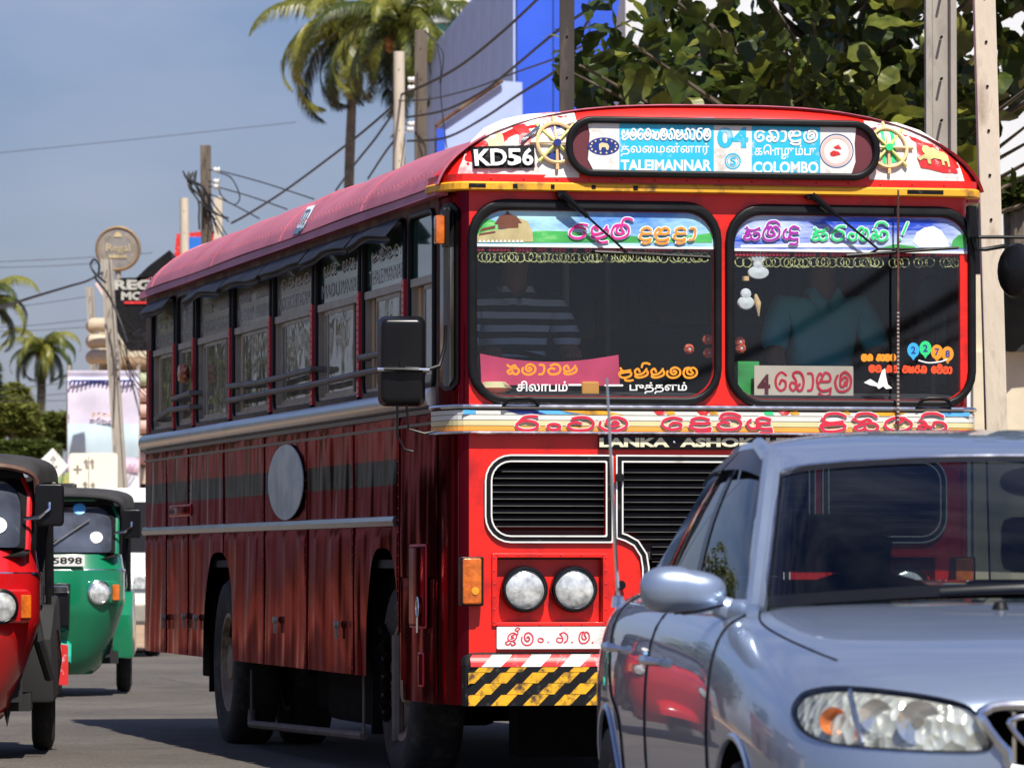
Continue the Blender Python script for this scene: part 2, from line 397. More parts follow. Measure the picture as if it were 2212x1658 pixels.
# ------------------------------------------------------------------ lettering: pen strokes for the round island script, fonts for the rest
def ring(cx, cy, r, ry=None, n=9):
    ry = ry or r
    return [(cx + r * math.cos(2 * math.pi * i / n + 1.5), cy + ry * math.sin(2 * math.pi * i / n + 1.5)) for i in range(n)] + [(cx + r * math.cos(1.5), cy + ry * math.sin(1.5))]
G = {   # name: (width, [strokes])
 'ra': (1.0, [ring(.5, .36, .38, .36), [(.22, .62), (.38, .95), (.62, 1.05), (.85, 1.02)]]),
 'am': (.6, [ring(.3, .26, .22)]),
 'va': (1.0, [[(.50, .52), (.28, .60), (.06, .36), (.22, .04), (.52, .0), (.82, .10), (.96, .50), (.80, .88), (.50, .98), (.22, .86)]]),
 'la': (1.05, [[(.06, .62), (.04, .28), (.30, .0), (.68, .0), (.96, .28), (.94, .72), (.62, .98), (.32, .82), (.30, .48), (.50, .30), (.70, .46), (.60, .66), (.48, .60)]]),
 'ke': (.85, [[(.78, .82), (.45, .98), (.10, .72), (.08, .28), (.38, .0), (.72, .14), (.74, .46), (.48, .56), (.34, .36)]]),
 'da': (.95, [[(.82, .80), (.50, .98), (.18, .80), (.24, .56), (.52, .50), (.86, .52)], [(.52, .50), (.20, .44), (.10, .20), (.36, .02), (.70, .02), (.88, .10), (.82, -.16), (.55, -.28), (.35, -.22)]]),
 'nda': (1.1, [[(.18, .78), (.05, .50), (.18, .10), (.40, .12), (.42, .36)], [(.92, .82), (.60, .98), (.40, .76), (.50, .54), (.90, .52)], [(.62, .52), (.42, .28), (.66, .06), (.95, .08)], [(.95, .08), (.95, -.28), (.55, -.28)]]),
 'pa': (.95, [[(.10, .92), (.22, .70), (.42, .62), (.82, .72)], [(.20, .68), (.04, .38), (.20, .02), (.58, .0), (.88, .20), (.86, .50), (.50, .52), (.12, .40)]]),
 'ha': (1.05, [[(.10, .90), (.34, .70), (.62, .88), (.72, .66), (.40, .48), (.14, .30), (.30, .04), (.48, .18), (.52, .30), (.56, .08), (.82, .02), (.98, .30), (.84, .58), (.62, .60)]]),
 'ta': (1.0, [[(.72, .98), (.34, .98), (.06, .66), (.10, .22), (.48, .0), (.84, .18), (.96, .58), (.70, .96)], [(.72, .96), (.60, .70), (.40, .62)]]),
 'tha': (1.05, [[(.42, .58), (.28, .86), (.08, .66), (.16, .34), (.44, .30), (.72, .48), (.90, .84)], [(.44, .30), (.12, .16), (.28, .0), (.62, .04), (.96, .24), (1.0, .56), (.84, .70)]]),
 'ma': (1.05, [[(.44, .96), (.14, .86), (.04, .40), (.24, .02), (.66, .0), (.98, .28), (.96, .72), (.70, .96), (.52, .78), (.66, .54)], [(.44, .96), (.30, .70), (.34, .40), (.58, .30), (.74, .44)]]),
 'u': (1.05, [[(.96, .92), (.62, .98), (.24, .84), (.60, .74), (.90, .66)], [(.60, .74), (.14, .66), (.04, .26), (.36, .0), (.74, .04), (.92, .28), (.80, .44)]]),
 'lla': (1.15, [[(.10, .30), (.04, .60), (.24, .92), (.44, .74), (.30, .58)], [(.44, .74), (.62, .96), (.92, .86), (.98, .56), (.70, .48), (.30, .48), (.10, .26), (.36, .0), (.80, .02), (1.02, .12)], [(1.0, .10), (.92, -.24), (.5, -.30), (.2, -.16)]]),
 'sa': (1.0, [[(.12, .92), (.28, .72), (.60, .70), (.90, .86)], [(.36, .70), (.10, .54), (.40, .44), (.06, .26), (.20, .02), (.46, .10), (.48, .34)], [(.48, .14), (.78, .0), (.98, .26), (.86, .50), (.60, .46)]]),
 'nna': (1.3, [[(.34, .46), (.12, .50), (.06, .20), (.34, .0), (.54, .22), (.52, .66), (.74, .96), (.94, .74), (.80, .44)], [(.80, .44), (.86, .06), (1.10, .04), (1.24, .34), (1.16, .72), (1.0, .82)]]),
 'ya': (1.1, [[(.10, .78), (.30, .64), (.34, .30), (.16, .10), (.06, .34), (.22, .46), (.50, .30)], [(.50, .30), (.52, .04), (.84, .0), (1.04, .30), (.92, .62), (.62, .66), (.60, .40)]]),
 'ka': (1.1, [[(.42, .34), (.20, .44), (.06, .20), (.26, .0), (.46, .12), (.50, .50), (.28, .84), (.50, 1.0), (.86, .92), (1.04, .52), (.94, .10), (.70, .0), (.58, .20), (.76, .34)]]),
 'aa': (.55, [[(.10, .92), (.38, .88), (.46, .50), (.36, .06), (.10, .0)]]),
 'mba': (1.2, [[(.20, .80), (.04, .46), (.22, .02), (.66, -.04), (1.08, .20), (1.12, .72), (.76, 1.0), (.44, .86)], [(.44, .86), (.40, .30), (.62, .22), (.72, .46)], [(.52, .60), (.72, .74), (.90, .60), (.84, .30)]]),
 'na': (1.0, [[(.36, .56), (.14, .44), (.10, .14), (.36, .0), (.56, .18), (.50, .50), (.30, .80), (.54, .98), (.84, .84), (.98, .46), (.90, .08)]]),
 'ga': (.95, [[(.40, .40), (.14, .46), (.06, .14), (.34, .0), (.52, .20), (.46, .62), (.30, .84)], [(.30, .84), (.62, .98), (.90, .70), (.88, .24), (.66, .0)]]),
 'nga': (.95, [[(.34, .40), (.08, .48), (.08, .08), (.40, .04), (.50, .40), (.40, .82)], [(.40, .82), (.72, .92), (.92, .52), (.72, .06), (.60, .20)]]),
 'shri': (1.1, [[(.75, 1.1), (.95, 1.35), (.70, 1.45), (.60, 1.22), (.85, 1.10), (.90, .80)], ring(.52, .55, .36, .40, 10), [(.62, .75), (.40, .62), (.66, .48), (.44, .38)], [(.34, .20), (.08, -.02), (.34, -.22), (.52, -.05), (.70, -.26), (.95, -.10), (.72, .14)]]),
 'dot': (.4, [[(.15, .0), (.20, .06)]]),
 'bang': (.4, [[(.26, 1.1), (.18, .36)], [(.12, .02), (.14, .06)]]),
 'sp': (.7, []),
}
DIA = {'i': [[(.18, 1.04), (.30, 1.28), (.66, 1.32), (.92, 1.10)]], 'H': [[(.55, 1.02), (.62, 1.36), (.92, 1.40), (1.1, 1.30)]],
       'uu': [[(.55, .0), (.50, -.26), (.80, -.32), (1.05, -.26)]], 'ui': [[(.86, .0), (.86, -.28), (.45, -.28)]], 'e': []}
def strokes(word, shear=0.0):
    """word: 'va+i la ...' -> list of strokes and the total width"""
    out = []; x = 0
    for tok in word.split():
        parts = tok.split('+'); w, st = G[parts[0]]
        al = list(st)
        for d in parts[1:]: al += DIA[d]
        for s_ in al: out.append([(x + p[0] + shear * p[1], p[1]) for p in s_])
        x += w + .14
    return out, x - .14
def ribbon(mb, pts, w, to3, depth=0.0):
    """flat pen stroke of half-width w along 2D points; to3 maps (x, y, lift) to a place"""
    ps = catmull([Vector((p[0], p[1], 0)) for p in pts], 5) if len(pts) > 2 else [Vector((p[0], p[1], 0)) for p in pts]
    n = len(ps); vs = []; fs = []
    for i, p in enumerate(ps):
        t = ps[min(i + 1, n - 1)] - ps[max(i - 1, 0)]; t.normalize(); q = Vector((-t.y, t.x, 0))
        e = depth + i * .00004
        vs += [to3(*(p + q * w).xy, e), to3(*(p - q * w).xy, e)]
    for i in range(n - 1): fs.append((2 * i, 2 * i + 1, 2 * i + 3, 2 * i + 2))
    for (c, t, e) in ((ps[0], ps[0] - ps[1], depth - .00004), (ps[-1], ps[-1] - ps[-2], depth + n * .00004)):
        b0 = len(vs); t.normalize(); a = math.atan2(t.y, t.x)
        for k in range(7):
            g = a - math.pi / 2 + math.pi * k / 6; vs.append(to3(c.x + w * math.cos(g), c.y + w * math.sin(g), e))
        fs.append(tuple(range(b0, b0 + 7)))
    mb.add(vs, fs)
def script(mb, word, x0, x1, z0, h, pen, to3, depth=0.0, shear=0.0, rise=0.0):
    """fit a word between x0 and x1, base line z0, letter height h"""
    st, w = strokes(word, shear); sx = (x1 - x0) / w
    for k, s_ in enumerate(st):
        ribbon(mb, [(x0 + p[0] * sx, z0 + p[1] * h + rise * (x0 + p[0] * sx - x0)) for p in s_], pen, to3, depth + k * .0003)
_tc = {}
def text_mesh(body, bold=0.0):
    key = (body, bold)
    if key in _tc: return _tc[key]
    cu = bpy.data.curves.new('text', 'FONT'); cu.body = body; cu.offset = bold; cu.resolution_u = 3
    o = bpy.data.objects.new('text', cu); col.objects.link(o)
    me = bpy.data.meshes.new_from_object(o.evaluated_get(bpy.context.evaluated_depsgraph_get()))
    bpy.data.objects.remove(o)
    vs = [v.co.copy() for v in me.vertices]; fs = [list(p.vertices) for p in me.polygons]
    x0 = min(v.x for v in vs); x1 = max(v.x for v in vs); y0 = min(v.y for v in vs); y1 = max(v.y for v in vs)
    vs = [((v.x - x0) / (x1 - x0), (v.y - y0) / (y1 - y0)) for v in vs]
    bpy.data.meshes.remove(me); _tc[key] = (vs, fs)
    return _tc[key]
def text(mb, body, x0, x1, z0, z1, to3, depth=0.0, bold=0.0, shear=0.0):
    vs, fs = text_mesh(body, bold)
    mb.add([to3(x0 + v[0] * (x1 - x0) + shear * v[1] * (z1 - z0), z0 + v[1] * (z1 - z0), depth) for v in vs], fs)
def flat(mb, pts, to3, depth=0.0): mb.poly([to3(p[0], p[1], depth) for p in pts])
def disc(mb, cx, cz, r, to3, depth=0.0, rz=None, n=24):
    rz = rz or r
    flat(mb, [(cx + r * math.cos(2 * math.pi * i / n), cz + rz * math.sin(2 * math.pi * i / n)) for i in range(n)], to3, depth)
def annulus(mb, cx, cz, r0, r1, to3, depth=0.0, n=28, k=1.0):
    vs = []
    for i in range(n):
        a = 2 * math.pi * i / n
        vs += [to3(cx + r0 * math.cos(a), cz + k * r0 * math.sin(a), depth), to3(cx + r1 * math.cos(a), cz + k * r1 * math.sin(a), depth)]
    mb.add(vs, [(2 * i, 2 * i + 1, (2 * i + 3) % (2 * n), (2 * i + 2) % (2 * n)) for i in range(n)])
# ================================================================== THE GROUND
def asphalt():
    m, nt, b = _nodes('worn asphalt'); N = nt.nodes; L = nt.links
    tc = N.new('ShaderNodeTexCoord')
    def nz(s, d, r=.6):
        n = N.new('ShaderNodeTexNoise'); n.inputs['Scale'].default_value = s; n.inputs['Detail'].default_value = d; n.inputs['Roughness'].default_value = r
        L.new(tc.outputs['Object'], n.inputs['Vector']); return n
    a = nz(.35, 6); f = nz(60, 3, .8); g = nz(2.4, 8, .7)
    cr = N.new('ShaderNodeValToRGB'); cr.color_ramp.elements[0].position = .35; cr.color_ramp.elements[1].position = .68
    cr.color_ramp.elements[0].color = (.064, .055, .047, 1); cr.color_ramp.elements[1].color = (.106, .092, .077, 1)
    L.new(a.outputs['Fac'], cr.inputs[0])
    mr = N.new('ShaderNodeMapRange'); mr.inputs[1].default_value = .35; mr.inputs[2].default_value = .7; mr.inputs[3].default_value = .4; mr.inputs[4].default_value = 1.8
    L.new(f.outputs['Fac'], mr.inputs[0])
    mu = N.new('ShaderNodeMix'); mu.data_type = 'RGBA'; mu.blend_type = 'MULTIPLY'; mu.inputs[0].default_value = 1
    L.new(cr.outputs[0], mu.inputs[6]); L.new(mr.outputs[0], mu.inputs[7])
    m2 = N.new('ShaderNodeMapRange'); m2.inputs[1].default_value = .3; m2.inputs[2].default_value = .75; m2.inputs[3].default_value = .8; m2.inputs[4].default_value = 1.22
    L.new(g.outputs['Fac'], m2.inputs[0])
    mv = N.new('ShaderNodeMix'); mv.data_type = 'RGBA'; mv.blend_type = 'MULTIPLY'; mv.inputs[0].default_value = 1
    L.new(mu.outputs[2], mv.inputs[6]); L.new(m2.outputs[0], mv.inputs[7]); 
    vo = N.new('ShaderNodeTexVoronoi'); vo.feature = 'DISTANCE_TO_EDGE'; vo.inputs['Scale'].default_value = .22; ds_ = N.new('ShaderNodeMix'); ds_.data_type = 'RGBA'; ds_.inputs[0].default_value = .12
    L.new(tc.outputs['Object'], ds_.inputs[6]); L.new(g.outputs['Color'], ds_.inputs[7]); L.new(ds_.outputs[2], vo.inputs['Vector'])
    ck = N.new('ShaderNodeMapRange'); ck.inputs[1].default_value = 0; ck.inputs[2].default_value = .006; ck.inputs[3].default_value = .45; ck.inputs[4].default_value = 1; L.new(vo.outputs['Distance'], ck.inputs[0])
    mc = N.new('ShaderNodeMix'); mc.data_type = 'RGBA'; mc.blend_type = 'MULTIPLY'; mc.inputs[0].default_value = 1; L.new(mv.outputs[2], mc.inputs[6]); L.new(ck.outputs[0], mc.inputs[7]); L.new(mc.outputs[2], b.inputs['Base Color'])
    b.inputs['Roughness'].default_value = .85
    bp = N.new('ShaderNodeBump'); bp.inputs['Distance'].default_value = .006; L.new(f.outputs['Fac'], bp.inputs['Height']); L.new(bp.outputs[0], b.inputs['Normal'])
    return m
M['asphalt'] = asphalt()
M['sand'] = mat('sandy verge earth', (.36, .24, .15), .95, var=.25, vs=1.2, dark=(.20, .15, .10), dk=.3, ds=.8, bump=.02, bs=6)
M['earth'] = mat('dry earth and weeds', (.16, .12, .07), .95, var=.3, vs=.3, dark=(.06, .08, .03), dk=.4, ds=.15)
M['concrete'] = mat('grey concrete pole', (.34, .31, .27), .85, var=.16, vs=5, dark=(.16, .14, .12), dk=.25, ds=4, stretch=(1, 1, .3), bump=.004, bs=30)
M['concrete_cream'] = mat('cream concrete pole', (.56, .49, .39), .85, var=.12, vs=5, dark=(.32, .25, .19), dk=.2, ds=5, stretch=(1, 1, .3), bump=.004, bs=30)
M['wood_pole'] = mat('weathered wooden pole', (.14, .11, .085), .9, var=.3, vs=6, dark=(.05, .04, .03), dk=.4, ds=5, stretch=(1, 1, .15), bump=.006, bs=20)
M['black_pole'] = mat('tarred dark pole', (.045, .038, .034), .85, var=.4, vs=6, dark=(.14, .09, .07), dk=.25, ds=6, stretch=(1, 1, .2))
M['cable'] = mat('black cable', (.012, .012, .014), .6, var=.2)
g = MB().add([(-900, -300, -.03), (900, -300, -.03), (900, 2200, -.03), (-900, 2200, -.03)], [(0, 1, 2, 3)]).build('ground', M['earth']); tag(g, kind='structure')
rd = MB(); rd.grid(lambda u, v: Vector((-15 + 18.4 * u, -120 + 181 * v, .02)), 8, 60)
o = rd.build('road', M['asphalt']); tag(o, kind='structure')
vg = MB(); vg.grid(lambda u, v: Vector((-40 + 70 * u, 61 + 100 * v ** 1.5 - .5 * math.sin(u * 60) * (1 - v), .035 + .05 * math.sin(40 * u) * v)), 60, 24)
o = vg.build('verge', M['sand'], smooth=True); tag(o, kind='structure')
sw = MB(); sw.box(3.6, 6, -.02, 9, 60, .14)
o = sw.build('pavement', M['sand']); tag(o, kind='structure')
kb = MB(); kb.box(3.42, 6, -.02, 3.598, 60, .15)
o = kb.build('kerb', M['concrete'], bevel=.01); tag(o, kind='structure')

# ================================================================== THE BUS
LEN = 9.78; WID = 2.44
bus = empty('bus', BUS_O, BUS_A, 'red city bus with a white and blue route board over its twin windscreens', 'bus')
def corner_path(n=10, side=.30, fr=.08):
    pts = []
    for k in range(n + 1):
        a = math.pi / 2 * k / n
        pts.append((fr * (1 - math.sin(a)), side * (1 - math.sin(math.pi / 2 - a)) if False else side * (1 - math.sin(a)) if False else 0))
    pts = []
    for k in range(n + 1):
        a = math.pi / 2 * k / n          # 0: on the side plane, pi/2: on the front plane
        x = fr - fr * math.cos(a); y = side - side * math.sin(a)
        nx, ny = -math.cos(a) * side, -math.sin(a) * fr
        l = math.hypot(nx, ny); pts.append((x, y, nx / l, ny / l))
    return pts
CP = corner_path()
CPR = [(WID - x, y, -nx, ny) for (x, y, nx, ny) in CP][::-1]
def sweep(mb, path, prof, mats=None):
    """prof: [(offset outward, z)], mats: material index per profile segment"""
    n = len(prof); vs = []
    for (x, y, nx, ny) in path:
        for (o_, z) in prof: vs.append((x + nx * o_, y + ny * o_, z))
    for i in range(len(path) - 1):
        for j in range(n - 1):
            mb.mi = mats[j] if mats else mb.mi
            a = i * n + j
            mb.f.append([len(mb.v) + a, len(mb.v) + a + n, len(mb.v) + a + n + 1, len(mb.v) + a + 1]); mb.m.append(mb.mi)
    mb.v += vs
    mb.mi = 0
def zf(py): return 1.045 + (1215 - py) / 485.3
def fr_pt(y0):
    def f(X, Y, lift=0.0):
        x, z = FX(X, -Y, y0 - lift); return Vector((x, y0 - lift, z))
    return f
X = lambda px, py=900, y=0.0: FX(px, py, y)[0]
Zf = lambda px, py, y=0.0: FX(px, py, y)[1]

# --- front panel with windscreen, grille and lamp openings
zb, zt = .413, 2.735
wsl = (X(1030, 650), 1.790, X(1541, 650), 2.618)       # glass of the left windscreen
wsr = (X(1586, 650), 1.783, X(2090, 650), 2.612)
gx0, gx1 = X(1062, 1075), X(1307, 1075); gz0, gz1 = zf(1155.5), zf(997)
cx0, cx1 = X(1345, 1075), X(1745, 1075)
CXM = WID / 2
cgh = [(cx0, zf(1150)), (cx0, gz1), (cx1, gz1), (cx1, zf(1150)), (cx1 - .02, zf(1153)), (cx1 - .07, zf(1166)), (cx1 - .11, zf(1195)), (cx1 - .12, zf(1225)), (cx1 - .12, zf(1330)),
       (cx0 + .12, zf(1330)), (cx0 + .12, zf(1225)), (cx0 + .11, zf(1195)), (cx0 + .07, zf(1166)), (cx0 + .02, zf(1153))]
def rr_l(p, d, rl, rs): return rrect(p[0] - d, p[1] - d, p[2] + d, p[3] + d, [rl, rs, rs, rl])
def rr_r(p, d, rl, rs): return rrect(p[0] - d, p[1] - d, p[2] + d, p[3] + d, [rs, rl, rl, rs])
gL = (gx0, gz0, gx1, gz1); gR = (WID - gx1, gz0, WID - gx0, gz1)
hx0, hx1 = X(1073.5, 1270), X(1301, 1270); hz0, hz1 = zf(1343), zf(1204)
lampL = rrect(hx0, hz0, hx1, hz1, .004, 2); lampR = rrect(WID - hx1, hz0, WID - hx0, hz1, .004, 2)
plate_obj('front_panel', [[(.08, zb), (WID - .08, zb), (WID - .08, zt), (.08, zt)],
    rrect(*wsl, .13), rrect(*wsr, .13), rr_l(gL, 0, .085, .008), rr_r(gR, 0, .085, .008), cgh, lampL, lampR], .03, M['red'], bus, 'XZ', .015)
# --- windscreens: rubber gasket, pane, printed strip
FP = fr_pt
def sub(name, mb, mats, parent, **k): return mb.build(name, mats, parent, fix=k.pop('fix', True), **k)
M['print_sky'] = mat('printed pale blue sky', (.42, .72, .78), .3, var=.25, vs=2.2, dark=(.08, .25, .72), dk=.35, ds=1.6, stretch=(1, 1, 3))
M['print_sky2'] = mat('printed blue sky with clouds', (.62, .74, .86), .3, var=.2, vs=2.2, dark=(.02, .07, .55), dk=.62, ds=2.2, stretch=(.7, 1, 4.5))
M['print_green'] = mat('printed lawn', (.07, .42, .10), .3, var=.4, vs=4, dark=(.5, .7, .35), dk=.2, ds=4, stretch=(1, 1, 3))
M['print_wall'] = mat('printed temple wall', (.48, .40, .20), .4, var=.2, vs=12)
M['print_roof'] = mat('printed temple roof', (.16, .06, .035), .4, var=.2, vs=12)
M['print_cloud'] = mat('printed cloud', (.72, .80, .84), .4, var=.1, vs=5)
for side, w_ in (('l', wsl), ('r', wsr)):
    gk = plate_obj('windscreen_rubber', [rrect(w_[0] - .042, w_[1] - .040, w_[2] + .036, w_[3] + .050, .17), rrect(w_[0] - .002, w_[1] - .002, w_[2] + .002, w_[3] + .002, .13)],
                   .042, M['black'], bus, 'XZ', -.004, bev=.012)
    pane = plate_obj('windscreen_pane', [rrect(w_[0], w_[1], w_[2], w_[3], .13)], .004, M['glass_ws'], gk, 'XZ', .004)
    zs = w_[3] - .152
    st = plate_obj('printed_strip', [[(w_[0] + .001, zs)] + [(w_[2] - .001, zs)] + rrect(w_[0] + .001, w_[3] - .4, w_[2] - .001, w_[3] - .001, .13)[14:]],
                   .001, M['print_sky'] if side == 'l' else M['print_sky2'], gk, 'XZ', -.0015)
    mb = MB(); mb.box(w_[0] + .001, -.0046, zs - .011, w_[2] - .001, -.001, zs - .0005); sub('strip_edge', mb, M['wht_txt'], gk)
    f = fr_pt(-.003)
    if side == 'l':
        mb = MB()
        flat(mb, [(1031, -524), (1538, -524), (1538, -503), (1500, -508), (1420, -512), (1310, -508), (1230, -500), (1170, -498), (1120, -505)], f, 0)
        flat(mb, [(1031, -484), (1040, -476), (1055, -472), (1070, -478), (1078, -492), (1078, -512), (1031, -512)], f, .0003)
        sub('printed_lawn', mb, M['print_green'], gk)
        mb = MB()
        flat(mb, [(1048, -500), (1096, -494), (1096, -474), (1120, -470), (1140, -478), (1150, -500), (1152, -522), (1048, -522)], f, .0012)
        flat(mb, [(1031, -506), (1050, -500), (1050, -523), (1031, -523)], f, .0011)
        mb.mi = 1
        flat(mb, [(1068, -484), (1078, -468), (1092, -462), (1096, -455), (1102, -462), (1116, -467), (1128, -482)], f, .0018)
        flat(mb, [(1076, -494), (1120, -492), (1120, -482), (1076, -484)], f, .0016)
        flat(mb, [(1036, -500), (1070, -493), (1070, -487), (1040, -493)], f, .0017)
        flat(mb, [(1034, -509), (1070, -503), (1070, -499), (1036, -504)], f, .0019)
        mb.mi = 2
        for k in range(11): flat(mb, [(1033 + 9 * k, -523), (1037 + 9 * k, -517), (1041 + 9 * k, -523)], f, .0021)
        sub('printed_temple', mb, [M['print_wall'], M['print_roof'], M['wht_txt']], gk)
        for (word, x0, x1, z0, h, m_) in (('u tha+uu ma+H', 1228, 1358, -514, 30, 'pink_txt'), ('da lla da aa', 1378, 1503, -518, 27, 'orange_txt')):
            mb = MB(); script(mb, word, x0, x1, z0, h, 4.3, f, .003, .12); mb.mi = 1
            script(mb, word, x0, x1, z0, h, 2.2, f, .007, .12); sub('lettering', mb, [M['print_cloud'], M[m_]], gk, fix=False)
    else:
        mb = MB()
        flat(mb, [(1985, -534), (1972, -522), (1980, -502), (1996, -492), (2016, -488), (2034, -498), (2044, -514), (2052, -534)], f, .0005)
        flat(mb, [(1600, -535), (1600, -529), (1800, -524), (1900, -533)], f, .0005)
        sub('printed_cloud', mb, M['print_cloud'], gk)
        mb = MB(); flat(mb, [(2054, -536), (2058, -520), (2070, -508), (2082, -505), (2088, -515), (2088, -536)], f, .0012)
        flat(mb, [(1900, -536), (1935, -527), (1975, -532), (1985, -538)], f, .001)
        sub('printed_lawn', mb, M['print_green'], gk)
        for (word, x0, x1, z0, h, m_) in (('sa ma+i nda', 1604, 1728, -518, 30, 'purple_txt'), ('sa ra nna ya+i', 1752, 1918, -519, 29, 'green_txt'), ('bang', 1936, 1960, -518, 34, 'green_txt')):
            mb = MB(); script(mb, word, x0, x1, z0, h, 4.2, f, .003, .14); mb.mi = 1
            script(mb, word, x0, x1, z0, h, 2.2, f, .007, .14); sub('lettering', mb, [M['print_cloud'], M[m_]], gk, fix=False)
    # lower lettering stuck on the pane
    f = fr_pt(.0012)
    if side == 'l':
        mb = MB(); script(mb, 'ha la aa va tha', 1092, 1246, -808, 22, 2.3, f, .0, .05); script(mb, 'pa+uu tha+H tha la ma', 1336, 1506, -815, 22, 2.3, f, 0, .05)
        sub('lettering', mb, M['orange_txt'], gk, fix=False)
        mb = MB(); text(mb, 'சிலாபம்', 1116, 1226, -845, -822, f, .0005, .02); text(mb, 'புத்தளம்', 1360, 1484, -850, -825, f, .0005, .02)
        flat(mb, [(1228, -833), (1256, -833), (1256, -829), (1228, -829)], f, 0); flat(mb, [(1306, -834), (1346, -834), (1346, -830), (1306, -830)], f, 0)
        sub('lettering', mb, M['wht_txt'], gk, fix=False)
    else:
        mb = MB(); script(mb, 'ma na sp na aa ma ta', 1862, 1934, -778, 12, 2.6, f, .0)
        sub('lettering', mb, M['orange_txt'], gk, fix=False)
        mb = MB(); script(mb, 'ma va sp na va sp va sa ra ka sp ke va+i va aa', 1878, 2056, -802, 13, 2.4, f, .0, 0, -.02); sub('lettering', mb, M['org_red_txt'], gk, fix=False)
        M['ball_blue'] = mat('blue balloon print', (.04, .38, .80), .4, var=.1)
        for k, (bx, by, m_, ch) in enumerate(((1973, 756, 'ball_blue', '2'), (1999, 752, 'green_txt', '2'), (2024, 760, 'orange_txt', '7'), (2047, 764, 'orange_txt', '8'))):
            mb = MB(); disc(mb, bx, -by, 13, f, .0004 + .0006 * k, 16); flat(mb, [(bx - 5, -by - 15), (bx + 5, -by - 15), (bx, -by - 22)], f, .0003)
            mb.mi = 1; text(mb, ch, bx - 5, bx + 5, -by - 8, -by + 8, f, .0010 + .0006 * k, .03)
            sub('balloon_print', mb, [M[m_], M['navy']], gk, fix=False)
        mb = MB(); ribbon(mb, [(1985, -778), (2005, -783), (2030, -781), (2045, -776)], 1.4, f, .002)
        flat(mb, [(1866, -826), (1880, -818), (1896, -828), (1905, -800), (1912, -795), (1914, -812), (1918, -830), (1928, -838), (1914, -840), (1908, -834), (1898, -840), (1893, -834), (1880, -832)], f, .001)
        sub('bird_print', mb, M['wht_txt'], gk, fix=False)
# red bead droplets and rings hung behind the panes
M['bead'] = mat('red beads', (.60, .03, .06), .3, var=.2)
M['ringm'] = mat('pale yellow plastic rings', (.52, .50, .20), .4, var=.3)
for (a, b, y0, gaps) in ((1034, 1536, 556, ((1128, 1138), (1262, 1270), (1440, 1452))), (1590, 2076, 567, ((1624, 1650), (1902, 1918), (1958, 1980), (2010, 2030)))):
    rg = MB(); bd = MB(); x = a + 8
    while x < b:
        if not any(g0 < x < g1 for g0, g1 in gaps):
            lx, lz = FX(x, y0 + rnd.uniform(-1.2, 1.2), .012)
            rg.tube([(lx + .021 * math.cos(t * math.pi / 7), .010 + .012 * rnd.random(), lz + .021 * math.sin(t * math.pi / 7)) for t in range(14)], .0028, 5, closed=True)
        x += rnd.uniform(6, 17)
    x = a
    while x < b:
        lx, lz = FX(x, y0 - 19, .014)
        if rnd.random() < .85:
            mt = Matrix.Translation((lx, .014, lz)) @ Matrix.Rotation(R(90), 4, 'X')
            bd.lathe([(.0005, -.016), (.011, -.008), (.009, .005), (.001, .016)], 6, mt)
        x += 8
    tag(rg.build('ring_garland', M['ringm'], bus, smooth=True), kind='stuff'); tag(bd.build('bead_garland', M['bead'], bus, smooth=True), kind='stuff')
# wipers
for (p0, p1, b0, b1) in (((1215, 419), (1357, 548), (1285, 544), (1534, 556)), ((1753, 421), (1897, 538), (1828, 552), (2070, 535))):
    a = FP(-.055)(p0[0], -p0[1]); b = FP(-.045)(p1[0], -p1[1]); c = FP(-.03)(b0[0], -b0[1]); d = FP(-.03)(b1[0], -b1[1])
    mb = MB(); mb.tube([a + Vector((0, .05, .0)), a], .022, 10)
    k = a.lerp(b, .38); mb.tube([a, k], [.017, .012], 6); mb.tube([k, b], .0055, 6)
    w = mb.build('wiper_arm', M['black_gloss'], bus)
    mb = MB(); mb.tube([c, c.lerp(d, .3) + Vector((0, -.01, 0)), d], .008, 6); mb.tube([c.lerp(d, .2), b + Vector((0, -.006, 0)), c.lerp(d, .8)], .006, 5)
    mb.build('wiper_blade', M['black'], w)
for px in (1127, 2022):
    a = FP(-.05)(px - 40, -876); mb = MB()
    mb.tube([a, a + Vector((.02, -.01, .025)), a + Vector((.05, -.015, .033)), a + Vector((.11, -.015, .033)), a + Vector((.14, -.01, .025)), a + Vector((.16, 0, 0))], .009, 6)
    mb.build('grab_handle', M['black'], bus, smooth=True)
mb = MB(); a = FP(-.06)(1940, -410); b = FP(-.06)(1940, -944); mb.tube([a, b], .0055, 6)
for k in range(28): p = a.lerp(b, .5 + k * .016); mb.mi = 1; mb.tube([p, p + Vector((0, 0, .006))], .006, 5); mb.mi = 0
mb.build('cord', [M['rust'], M['white']], bus)
# --- gold ledge, red strip, brow
mb = MB(); sweep(mb, CP + CPR, [(.0, 2.742), (.055, 2.742), (.062, 2.735), (.062, 2.708), (.05, 2.704), (.0, 2.704)]); mb.build('gold_ledge', M['yellow'], bus)
mb = MB(); sweep(mb, CP + CPR, [(.0, 2.7765), (.048, 2.7765), (.048, 2.7425), (.0, 2.7425)]); mb.build('red_strip', M['red'], bus)
mb = MB()
for k in range(15):
    mb.lathe([(.0001, -.006), (.004, -.003), (.005, .001)], 6, Matrix.Translation((.17 + k * .15, -.0485, 2.757)))
tag(mb.build('rivets', M['red_bright'], bus), kind='stuff')
mb = MB(); mb.mi = 0
for px, w in ((1013, 36), (1108, 10), (1190, 8), (1278, 9), (1368, 10), (1960, 80)):
    a = FP(-.0635)(px, -401); mb.box(a.x, -.064, 2.711 + rnd.random() * .004, a.x + w / 470, -.0628, 2.732)
mb.build('worn_patch', M['hz_black'], bus)
